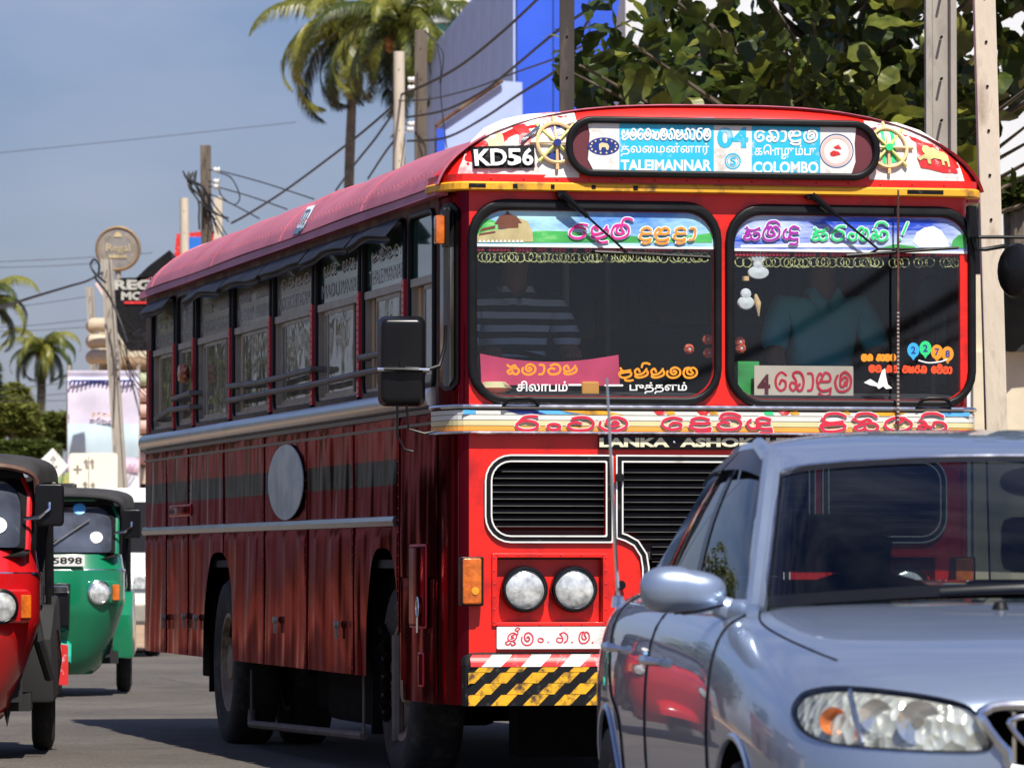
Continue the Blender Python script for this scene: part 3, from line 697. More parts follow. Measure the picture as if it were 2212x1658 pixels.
# --- roof
def sil(x):
    t = min(.999, abs((x - 1.22) / 1.268)); return 2.722 + .385 * (1 - t ** 3) ** (1 / 1.7)
def roof_pt(u, v):
    a = math.pi * u; t = -math.cos(a); t = math.copysign(abs(t) ** .8, t)
    y = .045 + (LEN + .06 - .045) * v
    e = max(0, (y - (LEN - .55)) / .61)
    k = (1 - e ** 2.4) ** .5 if e < 1 else 0
    x = 1.22 + 1.268 * t * (1 - .035 * e ** 3)
    z = 2.722 + (sil(1.22 + 1.268 * t) - 2.722) * k
    z += .004 * math.sin(y * 4.7) * math.sin(a) + .003 * math.sin(y * 1.9 + 3 * t)
    return Vector((x, y, z))
mb = MB(); mb.grid(roof_pt, 30, 70, True)
roof = mb.build('roof', M['roof_pink'], bus, smooth=True)
mb = MB()
for s_, xx in ((1, -.052), (-1, WID + .052)):
    mb.prism([(xx, .12, 2.690), (xx + .012 * s_, .12, 2.735), (xx + .06 * s_, .12, 2.735), (xx + .06 * s_, .12, 2.690)], (0, LEN - .12, 0))
mb.build('rain_gutter', M['roof_pink'], roof)
mb = MB()
for i in range(90): mb.box(-.034, .3 + i * .104, 2.800, -.026, .31 + i * .104, 2.808)
for yy in (.075, 2.0, 4.4, 6.8, 9.2):      # raised seams across the roof skin
    mb.tube([roof_pt(u / 24, (yy - .045) / (LEN + .015)) for u in range(25)], .007, 5)
tag(mb.build('roof_seams', M['roof_pink'], roof), kind='stuff')
def on_roof(y0, x0):
    def f(X_, Y_, l=0):
        y = y0 + X_; t = (x0 - Y_); return Vector((t, y, sil(t) + .006 + l)) + Vector((-.012 - l, 0, 0))
    return f
# flat patch with faded characters on the roof flank
_rb = bmesh.new(); _rb.from_mesh(roof.data); ROOF_T = BVHTree.FromBMesh(_rb)
def roof_hit(px, py, l=0.0):
    a, d = _ray(px, py); h = ROOF_T.ray_cast(a, d.normalized()); n_ = h[1] if h[1].x < 0 or h[1].z > 0 else -h[1]
    return h[0] + n_ * (.004 + l)
_q = [(634, 506), (649.5, 506.5), (682.5, 443.5), (665, 448.5)]
def stk(X_, Y_, l=0):
    b_ = Vector(_q[0]).lerp(Vector(_q[1]), X_); t_ = Vector(_q[3]).lerp(Vector(_q[2]), X_); p = b_.lerp(t_, Y_); return roof_hit(p.x, p.y, l)
mb = MB(); mb.grid(lambda u, v: stk(u, v), 4, 8); mb.mi = 1; mb.grid(lambda u, v: stk(u, v * .22, .002), 4, 2)
mb.mi = 1
for k in range(3): mb.grid(lambda u, v: stk(.12 + .28 * k + .12 * u, .34 + .5 * v, .003), 1, 6)
mb.grid(lambda u, v: stk(.15 + .55 * u, .80 + .07 * v, .004), 3, 1)
mb.build('roof_sticker', [M['print_cloud'], mat('grey blue print', (.12, .18, .28))], roof, fix=False)
# --- front dome with painted art and the route board
ZD = 2.7765
def dome(x, z, l=0.0):
    s = max(sil(x), ZD + .004); v = max(0, min(1, (z - ZD) / (s - ZD))); t = abs((x - 1.22) / 1.268)
    y = -.048 + .10 * v ** 5 + .17 * t ** 9 * 1.0 + .02 * v
    return Vector((x - (l * .6 if x < .3 else 0), y - l, z))
def dome_g(u, v):
    t = math.copysign(abs(2 * u - 1) ** .7, 2 * u - 1); x = 1.22 + 1.26 * t; s = max(sil(x), ZD + .004)
    return dome(x, ZD + (s - ZD) * v)
mb = MB(); mb.grid(dome_g, 60, 14); dm = mb.build('front_dome', M['red'], bus, smooth=True, angle=60)
def dome_patch(pts, m_, l, name='art_patch'):
    """a coloured film cut to an outline and laid on the dome"""
    me = plate([[FX(p[0], p[1], -.04) for p in pts]], .0); bm = bmesh.new(); bm.from_mesh(me)
    for it in range(3): 
        es = [e for e in bm.edges if e.calc_length() > .05]
        if es: bmesh.ops.subdivide_edges(bm, edges=es, cuts=1, use_grid_fill=False); bmesh.ops.triangulate(bm, faces=bm.faces)
    for v in bm.verts: v.co = dome(v.co.x, v.co.y, l)
    bm.to_mesh(me); bm.free(); me.materials.clear(); me.materials.append(M[m_]); me.name = name
    return link(name, me, dm)
dome_patch([(996, 380), (1000, 360), (1014, 330), (1034, 298), (1060, 271), (1098, 253), (1150, 242), (1200, 238), (1250, 240), (1250, 384), (1100, 383)], 'white_art', .003)
dome_patch([(1876, 388), (1876, 258), (1950, 260), (2004, 277), (2050, 303), (2078, 336), (2094, 391), (1980, 391)], 'white_art', .003)
for pts, m_ in ((((1030, 312), (1052, 288), (1062, 306), (1062, 317), (1030, 318)), 'hz_red'), (((1062, 318), (1062, 280), (1085, 267), (1094, 290), (1094, 318)), 'belt_cream'),
                (((1116, 264), (1142, 264), (1150, 285), (1148, 310), (1122, 318), (1124, 290)), 'hz_red'), (((1190, 268), (1212, 262), (1216, 290), (1200, 296)), 'navy'), (((1182, 334), (1208, 322), (1212, 352), (1192, 352)), 'navy'),
                (((1222, 268), (1244, 262), (1244, 300), (1224, 306)), 'maroon_txt'),
                (((1884, 276), (1900, 272), (1902, 308), (1886, 312)), 'maroon_txt'), (((1906, 282), (1914, 280), (1914, 352), (1906, 356)), 'green_txt'), (((1928, 280), (1936, 280), (1936, 350), (1926, 352)), 'green_txt'),
                (((1985, 300), (2030, 310), (2058, 326), (2078, 372), (2040, 372), (2015, 366), (1990, 362), (1982, 340)), 'hz_red')):
    dome_patch(pts, m_, .006)
lion = [(1994, 322), (1999, 312), (2008, 313), (2015, 318), (2024, 317), (2032, 324), (2048, 326), (2056, 334), (2056, 344), (2058, 358), (2053, 360), (2051, 348), (2044, 346), (2045, 356), (2039, 356), (2037, 344), (2020, 341), (2012, 344), (2013, 354), (2006, 353), (2004, 343), (1996, 342), (1988, 347), (1984, 342), (1992, 336), (2000, 332), (1996, 328)]
dome_patch(lion, 'belt_cream' if False else 'ringm', .010, 'lion_emblem')
M['wheel_yel'] = mat('pale yellow wheel emblem', (.62, .60, .16), .5, var=.12)
M['wheel_org'] = mat('pale orange wheel emblem', (.72, .48, .24), .5, var=.1)
for cx, hub in ((1203, 'navy'), (1920, 'green_txt')):
    c = FX(cx, 308 if cx < 1500 else 318, -.05); mb = MB(); pr = lambda a, r: dome(c[0] + r * math.cos(a), c[1] + r * 1.02 * math.sin(a), .016)
    mb.tube([pr(2 * math.pi * k / 32, .088) for k in range(32)], .0085, 6, closed=True)
    for k in range(8):
        mb.mi = k % 2; mb.tube([pr(k * math.pi / 4, .01), pr(k * math.pi / 4, .118)], [.006, .0085], 6)
    mb.mi = 2; mb.tube([dome(c[0], c[1], .012), dome(c[0], c[1], .034)], .017, 12)
    mb.build('wheel_emblem', [M['wheel_org'], M['wheel_yel'], M[hub]], dm, smooth=True)
f0 = fr_pt(-.105)
mb = MB(); pts = [(1029, 313), (1154, 318), (1154, 362), (1029, 363)]
def kd(X_, Y_, l=0): x, z = FX(X_, -Y_, -.04); return dome(x, z, .012 + l)
mb.grid(lambda u, v: kd(1029 + 125 * u, -363 + 49 * v), 8, 2); mb.mi = 1; text(mb, 'KD56', 1035, 1150, -358, -320, kd, .012, .03)
mb.build('depot_code_plate', [M['hz_black'], M['wht_txt']], dm, fix=False)
mb = MB(); mb.grid(lambda u, v: kd(1122 + 42 * u + 8 * v, -312 + 30 * u + 16 * v, .01 + .004 * math.sin(9 * u + 5 * v)), 8, 4); mb.build('foil_tape', M['alu'], dm, fix=False)
# route board
bx0, bx1 = X(1222, 310, -.08), X(1900, 320, -.08); bz0, bz1 = 2.768, 3.040
def br(d, r): return rrect(bx0 + d, bz0 + d, bx1 - d, bz1 - d, r, 8)
bk = plate_obj('route_board', [br(.012, .11)], .10, M['maroon_txt'], bus, 'XZ', -.025)
plate_obj('board_rubber', [br(0, .125), br(.032, .095)], .03, M['black'], bk, 'XZ', -.083, bev=.010)
fb = fr_pt(-.078)
S = lambda pts, m_, l, nm='printed_panel': sub(nm, (lambda mb: (flat(mb, [(p[0], -p[1]) for p in pts], fb, l), mb)[1])(MB()), M[m_], bk, fix=False)
S([(1274, 256), (1270, 268), (1274, 290), (1272, 320), (1270, 345), (1282, 368), (1290, 371), (1826, 378), (1840, 374), (1848, 350), (1846, 310), (1850, 268), (1848, 262)], 'white', .0006)
S([(1338, 254), (1542, 254), (1542, 373), (1338, 371)], 'cyan', .0014)
S([(1624, 256), (1772, 259), (1772, 377), (1624, 375)], 'cyan', .0014)
mb = MB()
script(mb, 'tha la ke la ya ma na tha na aa ra ma', 1343, 1535, -301, 23, 1.9, fb, .002)
text(mb, 'தலைமன்னார்', 1341, 1532, -338, -309, fb, .0022, .01)
text(mb, 'TALEIMANNAR', 1341, 1537, -369, -345, fb, .002, .035)
script(mb, 'ke ka aa lla mba', 1630, 1766, -305, 24, 2.3, fb, .002)
text(mb, 'கொழும்பு', 1630, 1764, -344, -312, fb, .002, .015)
text(mb, 'COLOMBO', 1627, 1768, -375, -349, fb, .002, .035)
sub('lettering', mb, M['wht_txt'], bk, fix=False)
mb = MB(); text(mb, '04', 1549, 1617, -320, -275, fb, .002, .04); annulus(mb, 1583, -348, 14.5, 17.5, fb, .002); annulus(mb, 1583, -348, 11, 12.3, fb, .002)
text(mb, 'S', 1577, 1590, -357, -339, fb, .0022, .03); sub('lettering', mb, M['cyan'], bk, fix=False)
mb = MB(); disc(mb, 1304, -316, 34, fb, .0016, 19, 30); mb.mi = 1
text(mb, 'ශ' if False else 'o', 1300, 1301, -300, -299, fb, .002)
for k in range(14):
    a = 2 * math.pi * k / 14; disc(mb, 1304 + 28 * math.cos(a), -316 + 14.5 * math.sin(a), 2.2, fb, .0025, 2.2, 6)
flat(mb, [(1294, -318), (1294, -311), (1300, -308), (1312, -310), (1316, -316), (1314, -324), (1310, -324), (1308, -318), (1300, -318), (1298, -325), (1295, -325)], fb, .0025)
sub('oval_crest', mb, [M['navy'], M['belt_cream']], bk, fix=False)
mb = MB(); annulus(mb, 1807, -326, 35, 37, fb, .0016); mb.mi = 1; annulus(mb, 1807, -326, 27, 33, fb, .0016); mb.mi = 2
flat(mb, [(1793, -330), (1800, -325), (1812, -328), (1816, -334), (1800, -338), (1794, -336)], fb, .002)
flat(mb, [(1800, -318), (1812, -312), (1818, -322), (1806, -322)], fb, .002)
M['pale_rose'] = mat('pale rose print', (.72, .52, .48), .4, var=.1)
sub('round_crest', mb, [M['navy'], M['pale_rose'], M['hz_red']], bk, fix=False)

# --- belt with the painted rows round the front
rows = [(.022, 1.752), (.040, 1.749), (.046, 1.740), (.040, 1.731), (.026, 1.728), (.026, 1.7255), (.034, 1.724), (.034, 1.706), (.026, 1.704), (.034, 1.702), (.034, 1.682), (.026, 1.680),
        (.034, 1.678), (.034, 1.657), (.026, 1.655), (.034, 1.653), (.034, 1.634), (.028, 1.632), (.042, 1.630), (.046, 1.624), (.040, 1.619), (.02, 1.616)]
rm = [0, 0, 0, 0, 1, 1, 2, 2, 2, 2, 2, 2, 3, 3, 3, 4, 4, 4, 0, 0, 0]
mb = MB(); sweep(mb, CP + CPR, [(.0, 1.7521)] + rows + [(.0, 1.6159)], [1] + rm + [1])
belt = mb.build('front_belt', [M['chrome'], M['black'], M['belt_white'], M['belt_cream'], M['belt_orange']], bus)
f = fr_pt(-.0345)
M['sky_blue'] = mat('sky blue print', (.10, .42, .80), .4, var=.2)
def bar(pts, m_, l=.0008):
    mb = MB(); flat(mb, [(p[0], -p[1]) for p in pts], f, l); sub('belt_print', mb, M[m_], belt, fix=False)
bar([(1000, 885), (1028, 885), (1028, 894), (1000, 894)], 'sky_blue'); bar([(1090, 885), (1155, 885), (1180, 894), (1120, 894)], 'navy')
bar([(1155, 885), (1210, 886), (1270, 895), (1180, 894)], 'sky_blue'); bar([(1205, 886), (1300, 886), (1350, 896), (1235, 895)], 'yellow')
for x0 in (1412, 1505, 1680, 1790):
    bar([(x0, 888), (x0 + 14, 886), (x0 + 28, 889), (x0 + 22, 896), (x0 + 8, 896)], 'hz_red'); bar([(x0 + 26, 889), (x0 + 42, 887), (x0 + 48, 895), (x0 + 30, 896)], 'yellow')
bar([(1650, 889), (1668, 888), (1672, 896), (1652, 896)], 'green_txt')
bar([(1860, 890), (1960, 890), (1940, 898), (1875, 898)], 'yellow'); bar([(1990, 890), (2030, 890), (2030, 898), (2010, 898)], 'navy'); bar([(2033, 890), (2095, 890), (2095, 899), (2033, 899)], 'sky_blue')
for word, x0, x1, z0, h in (('ra am va la', 1108, 1358, -929, 29), ('ke da va+i nda', 1428, 1674, -927, 26), ('pa+i ha+i ta ya+i', 1770, 2048, -931, 29)):
    mb = MB(); script(mb, word, x0, x1, z0, h, 4.7, f, .002); mb.mi = 1; script(mb, word, x0, x1, z0, h, 2.9, f, .007)
    sub('lettering', mb, [M['white'], M['red_txt']], belt, fix=False)
# --- maker's badge
x0, x1 = X(1292, 955), X(1855, 955)
bd = plate_obj('maker_badge', [rrect(x0, zf(969), x1, zf(940), .008)], .014, M['black_gloss'], bus, 'XZ', -.012, bev=.003)
f = fr_pt(-.0195); mb = MB()
for s_, a, b in (('LANKA', 1295, 1446), ('ASHOK', 1469, 1632), ('LEYLAND', 1654, 1850)): text(mb, s_, a, b, -965, -945, f, .001, .05)
sub('lettering', mb, M['cream_txt'], bd, fix=False)
mb = MB()
for px in (1456, 1643): a = FP(-.02)(px, -955); mb.lathe([(.0001, -.008), (.006, -.005), (.007, 0)], 8, Matrix.Translation(a))
mb.build('badge_screw', M['chrome'], bd)
# --- grilles
def grille(hole_fn, box_, dz):
    g_ = plate_obj('grille_surround', [hole_fn(.032, ), hole_fn(.001)], .012, M['hz_black'], bus, 'XZ', -.006)
    plate_obj('white_line', [hole_fn(.034), hole_fn(.027)], .006, M['white'], g_, 'XZ', -.013)
    plate_obj('white_line', [hole_fn(.007), hole_fn(.000)], .006, M['white'], g_, 'XZ', -.013)
    return g_
def cg(d):
    c = Vector(((cx0 + cx1) / 2, (gz1 + zf(1330)) / 2)); out = []
    n = len(cgh)
    for i in range(n):
        p, a, b = Vector(cgh[i]), Vector(cgh[i - 1]), Vector(cgh[(i + 1) % n])
        e1 = (p - a).normalized(); e2 = (b - p).normalized()
        nrm = (Vector((e1.y, -e1.x)) + Vector((e2.y, -e2.x))); k = nrm.length; nrm /= k
        nrm = nrm * (2 / k) * .5 * 2 / 1 if False else nrm * min(1.5, 2 / k)
        out.append((p.x - nrm.x * d, p.y - nrm.y * d))
    return out
M['slat'] = mat('black grille slat', (.004, .004, .004), .5, var=.4, rvar=.15, spec=.3)
for nm, fn, bb in (('l', lambda d: rr_l(gL, d, .085 + d, .008), gL), ('r', lambda d: rr_r(gR, d, .085 + d, .008), gR), ('c', cg, (cx0, zf(1330), cx1, gz1))):
    gg = grille(fn, bb, 0)
    n = 10 if nm != 'c' else 20; proto = None
    for k in range(n):
        z = bb[3] - .012 - k * (bb[3] - bb[1] - .02) / (n - (0 if nm != 'c' else 0))
        if proto is None:
            mb = MB(); w = bb[2] - bb[0]
            mb.box(-w / 2, -.002, -.0015, w / 2, .03, .0015, Matrix.Rotation(R(-28), 4, 'X')); s_ = mb.build('slat', M['slat'], gg); proto = s_
        else: s_ = proto.copy(); col.objects.link(s_); s_.parent = gg
        s_.location = ((bb[0] + bb[2]) / 2, .008, z)
        if nm == 'c' and z < zf(1165): s_.scale = (.68, 1, 1)
mb = MB(); mb.box(gx0 - .1, .09, .8, WID - gx0 + .1, .1, 1.62); mb.build('radiator', M['matt_black'], bus)
mb = MB(); a = FP(-.01)(1337, -1031); mb.lathe([(.0001, -.03), (.018, -.03), (.022, -.015), (.012, 0)], 14, Matrix.Translation(a)); a = FP(-.01)(1340, -1263); mb.lathe([(.0001, -.03), (.018, -.03), (.022, -.015), (.012, 0)], 14, Matrix.Translation(a)); mb.build('catch', M['black'], bus, smooth=True)
# --- head lamps in their recess
for sgn, (a, b, cs) in ((1, (hx0, hx1, (1131.5, 1238.5))), (-1, (WID - hx1, WID - hx0, None))):
    fr_ = plate_obj('lamp_frame', [rrect(a - .024, hz0 - .018, b + .026, hz1 + .020, .004, 2), rrect(a - .001, hz0 - .001, b + .001, hz1 + .001, .004, 2)], .010, M['red'], bus, 'XZ', -.006, bev=.002)
    mb = MB()
    mb.box(a - .02, .045, hz0 - .02, b + .02, .050, hz1 + .02); mb.box(a - .022, .03, hz0 - .02, a - .0005, .0445, hz1 + .02); mb.box(b + .0005, .03, hz0 - .02, b + .022, .0445, hz1 + .02)
    mb.box(a, .03, hz1 + .0005, b, .0445, hz1 + .02); mb.box(a, .03, hz0 - .02, b, .0445, hz0 - .0005)
    mb.build('lamp_recess', M['red'], fr_)
    mb = MB()
    for k in range(6):
        for zz in (hz0 - .010, hz1 + .012): mb.lathe([(.0001, -.004), (.003, -.003), (.004, 0)], 6, Matrix.Translation((a + k * (b - a) / 5, -.011, zz)))
        for xx in (a - .014, b + .014): mb.lathe([(.0001, -.004), (.003, -.003), (.004, 0)], 6, Matrix.Translation((xx, -.011, hz0 + k * (hz1 - hz0) / 5)))
    tag(mb.build('rivets', M['red_bright'], fr_), kind='stuff')
    for k in range(2):
        lx = X((1131.5, 1238.5)[k], 1272, .02); lx = lx if sgn > 0 else WID - lx
        mt = Matrix.Translation((lx, -.008, zf(1272)))
        mb = MB(); mb.lathe([(.100, .052), (.104, .04), (.104, .0), (.100, -.010), (.092, -.012), (.088, .0), (.088, .012)], 40, mt)
        hl = mb.build('headlight', M['black_gloss'], bus, smooth=True)
        mb = MB(); mb.lathe([(.088, .004), (.070, -.008), (.045, -.014), (.02, -.016), (.0002, -.017)], 36, mt); mb.build('lens', M['lens'], hl, smooth=True)
        mb = MB(); mb.lathe([(.088, .006), (.074, .020), (.05, .032), (.02, .038), (.0002, .040)], 36, mt); mb.build('reflector', M['lens'], hl, smooth=True)
        mb = MB(); mb.lathe([(.0885, -.004), (.092, -.002), (.0885, .003)], 36, mt); mb.build('lens_ring', M['alu'], hl, smooth=True)
# --- indicators
for s_ in (0, 1):
    a, b = X(989, 1255), X(1039, 1255)
    if s_: a, b = WID - b, WID - a
    z0, z1 = zf(1308), zf(1202)
    ib = plate_obj('indicator_lamp', [rrect(a, z0, b, z1, .008)], .06, M['black_gloss'], bus, 'XZ', -.032, bev=.004)
    plate_obj('lens', [rrect(a + .008, z0 + .008, b - .012, z1 - .006, .010)], .02, M['amber'], ib, 'XZ', -.066, bev=.007)
    mb = MB(); mb.lathe([(.0001, -.004), (.016, -.003), (.018, 0)], 14, Matrix.Translation(((a + b) / 2 + .012, -.0762, z0 + .066))); mb.build('bulb_glint', M['orange_txt'], ib)
# --- white board under the lamps
a, b = X(1072, 1376), X(1322, 1376)
wb_ = plate_obj('lettered_board', [rrect(a, zf(1401), b, zf(1353), .006)], .008, M['white'], bus, 'XZ', -.008)
f = fr_pt(-.0125); mb = MB()
script(mb, 'shri', 1090, 1118, -1387, 22, 1.3, f, 0, .25); script(mb, 'la', 1126, 1153, -1392, 27, 1.5, f); script(mb, 'am dot', 1160, 1190, -1387, 20, 1.3, f)
script(mb, 'ga dot', 1201, 1242, -1387, 22, 1.4, f); script(mb, 'ma dot', 1249, 1285, -1388, 25, 1.5, f, 0, .1)
sub('lettering', mb, M['red_txt'], wb_, fix=False)
# --- bumper with hazard tape rows
bp0, bp1 = X(997, 1480), WID - X(997, 1480)
zbr = [zf(1523), zf(1499), zf(1475), zf(1451), zf(1438)]
mb = MB(); mb.prism([(bp0 + .03, 0, zf(1411)), (bp0 + .005, -.02, zf(1424)), (bp0, -.03, zf(1438)), (bp0, -.03, zbr[0]), (bp0, 0, zbr[0])], (.0, .0, .0)) if False else None
def bump_y(z):
    pr = [(-.045, zf(1440)), (-.045, zf(1438)), (-.041, zf(1428)), (-.030, zf(1418)), (-.012, zf(1411)), (0, zf(1408))]
    for (a, za_), (b, zb_) in zip(pr, pr[1:]):
        if z <= zb_ + 1e-6: return a + (b - a) * max(0, (z - za_)) / (zb_ - za_)
    return 0
mb = MB()
prof = [(0, zf(1408)), (-.012, zf(1411)), (-.030, zf(1418)), (-.041, zf(1428)), (-.045, zf(1438)), (-.045, zbr[0]), (0, zbr[0] - .002)]
vs = []
for k, xx in enumerate([bp0, bp0 + .012, bp0 + .04, bp0 + .09] + [bp1 - .09, bp1 - .04, bp1 - .012, bp1]):
    q = (0, .5, .9, 1, 1, .9, .5, 0)[k]
    for (y, z) in prof: vs.append((xx, y * (.25 + .75 * q), z - (1 - q) * .03 * (1 if z > zf(1430) else 0)))
n = len(prof); mb.add(vs, [(i * n + j, (i + 1) * n + j, (i + 1) * n + j + 1, i * n + j + 1) for i in range(7) for j in range(n - 1)])
bump_o = mb.build('bumper', M['hz_black'], bus, smooth=True, angle=25)
def clip_box(pts, x0, x1, z0, z1):
    def cl(ps, inside, inter):
        out = []
        for i in range(len(ps)):
            a, b = ps[i - 1], ps[i]
            if inside(b):
                if not inside(a): out.append(inter(a, b))
                out.append(b)
            elif inside(a): out.append(inter(a, b))
        return out
    ix = lambda v: (lambda a, b: (v, a[1] + (b[1] - a[1]) * (v - a[0]) / (b[0] - a[0])))
    ps = cl(pts, lambda p: p[0] >= x0, ix(x0))
    if ps: ps = cl(ps, lambda p: p[0] <= x1, ix(x1))
    return ps
yl = MB(); xa, xb = bp0 + .022, bp1 - .022
pitch = .144
for r_ in range(4):
    z0, z1 = zbr[r_] + .001, zbr[r_ + 1] - .001
    k = -1
    while bp0 + k * pitch < bp1:
        off = bp0 - .02 + k * pitch + r_ * .071
        ps = clip_box([(off, z0), (off + .072, z0), (off + .072 + (z1 - z0), z1), (off + (z1 - z0), z1)], xa, xb, z0, z1)
        if len(ps) > 2: yl.prism([(p[0], -.0455, p[1]) for p in ps], (0, -.0016, 0))
        k += 1
yl.build('hazard_stripe', M['hz_yellow'], bump_o)
rw = MB(); k = -1
while bp0 + k * .18 < bp1:
    for q in range(2):
        rw.mi = q; off = bp0 - .01 + k * .18 + q * .09
        ps = clip_box([(off, 0), (off + .0895, 0), (off + .0895 + .055, 1), (off + .055, 1)], xa + .03, xb - .03, 0, 1)
        if len(ps) > 2:
            cxs = []
            za, zb2 = zf(1439), zf(1413)
            rws = 8
            for i in range(rws):
                t0, t1 = i / rws, (i + 1) / rws
                s0 = clip_box([(off + .055 * t0, 0), (off + .0895 + .055 * t0, 0), (off + .0895 + .055 * t1, 1), (off + .055 * t1, 1)], xa + .01, xb - .01, 0, 1)
                if len(s0) > 2: rw.poly([(p[0], bump_y(za + (zb2 - za) * (t0 if p[1] < .5 else t1)) - .004, za + (zb2 - za) * (t0 if p[1] < .5 else t1)) for p in s0])
    k += 1
rw.build('hazard_stripe', [M['hz_red'], M['white']], bump_o, fix=False)

# --- corner posts (left and right), with a narrow quarter window
for s_, path in ((0, CP), (1, CPR)):
    mb = MB(); sweep(mb, path, [(0, zb), (0, zt)])
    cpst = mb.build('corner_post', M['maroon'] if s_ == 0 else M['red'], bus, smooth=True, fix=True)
    k0, k1 = 1, 8
    seg = [path[i] for i in (range(k0, k1) if s_ == 0 else range(len(path) - k1, len(path) - k0))]
    mb = MB(); m_ = len(seg) - 1
    def qp(u, v, off, inset):
        i = u * m_; a = min(int(i), m_ - 1); t = i - a
        p = [seg[a][j] * (1 - t) + seg[a + 1][j] * t for j in range(4)]
        zz0, zz1 = 1.815 + inset, 2.655 - inset
        return Vector((p[0] + p[2] * off, p[1] + p[3] * off, zz0 + (zz1 - zz0) * v))
    outer = [qp(x_, z_, .012, 0) for (x_, z_) in [(p[0], p[1]) for p in rrect(0, 0, 1, 1, .0001, 1)]]
    def squash(u, v, i0=.0):
        du = .5 - abs(v - .5); k = min(1, du / .06); w = math.sqrt(max(0, 1 - (1 - k) ** 2)) if k < 1 else 1
        return .5 + (u - .5) * (.35 + .65 * w) * (1 - i0)
    mb.grid(lambda u, v: qp(squash(u, v), v, .008, 0), 8, 30); q = mb.build('quarter_window', M['black'], bus, smooth=True)
    mb = MB(); mb.grid(lambda u, v: qp(squash(u, v, .32), v, .014, .02), 8, 30); mb.mi = 0
    mb.build('pane', mat('dark glossy quarter glass', (.045, .045, .042), .05, coat=.6, var=.5, vs=3, dark=(.16, .15, .12), dk=.3, stretch=(1, 1, .4)), q, smooth=True)
# --- left-hand picture side of the bus: window band
PY = [SX(px, 700)[0] for px in (882, 785, 684, 592, 505, 426, 384, 330)]
PY[0] = 1.02
bays = [(.36, PY[0] - .07)] + [(PY[i] + .055, PY[i + 1] - .055) for i in range(7)]
WZ0, WZ1 = 1.852, 2.640
holes = [[(y, z) for (y, z) in rrect(a, WZ0, b, WZ1, .07)] for a, b in bays]
plate_obj('window_band', [[(.30, 1.70), (LEN, 1.70), (LEN, 2.72), (.30, 2.72)]] + holes, .04, M['rust'], bus, 'YZ', .02)
plate_obj('window_band', [[(.30, 1.60), (LEN, 1.60), (LEN, 2.72), (.30, 2.72)]] + holes, .04, M['maroon'], bus, 'YZ', WID - .02)
mb = MB()
for i, y in enumerate(PY):
    mb = MB(); mb.box(-.030, y - .028, 1.85, -.0005, y + .028, 2.36); mb.build('pillar_strip', M['red_bright'], bus)
mb = MB()
for i, y in enumerate(PY):
    for k in range(16): mb.box(-.034, y - .004, 1.86 + k * .031, -.0305, y + .004, 1.867 + k * .031)
tag(mb.build('rivets', M['red_bright'], bus), kind='stuff')
words = [None, ('THALEIMANNAR', 'tha la ma na'), ('MADU MANNAR', 'ma na ra ma'), ('NOCHCHIYAGAMA', 'na va sa ga'), ('PUTTALAM WENNAPPUWA', 'pa tha la ma'), ('AIRPORT CHILAW', 'ga va la ha'), ('HIGHWAY', 'ma ga'), ('COLOMBO', 'ka lla mba')]
M['film_green'] = mat('green window film', (.012, .06, .05), .12, coat=.7, var=.5, vs=3, dark=(.30, .14, .03), dk=.18, ds=9, stretch=(1, 2, .3))
M['film_grey'] = mat('dusty grey window film', (.19, .175, .145), .3, coat=.45, var=.3, vs=3, dark=(.05, .05, .045), dk=.3, ds=4, stretch=(1, 1.5, .3))
M['curtain'] = mat('drab window curtain', (.24, .21, .15), .8, var=.3, vs=14, stretch=(1, 3, .15))
M['jamb'] = mat('golden brown jamb', (.55, .36, .20), .5, var=.3, vs=10, stretch=(1, 4, .1))  # golden brown with fine upright streaks
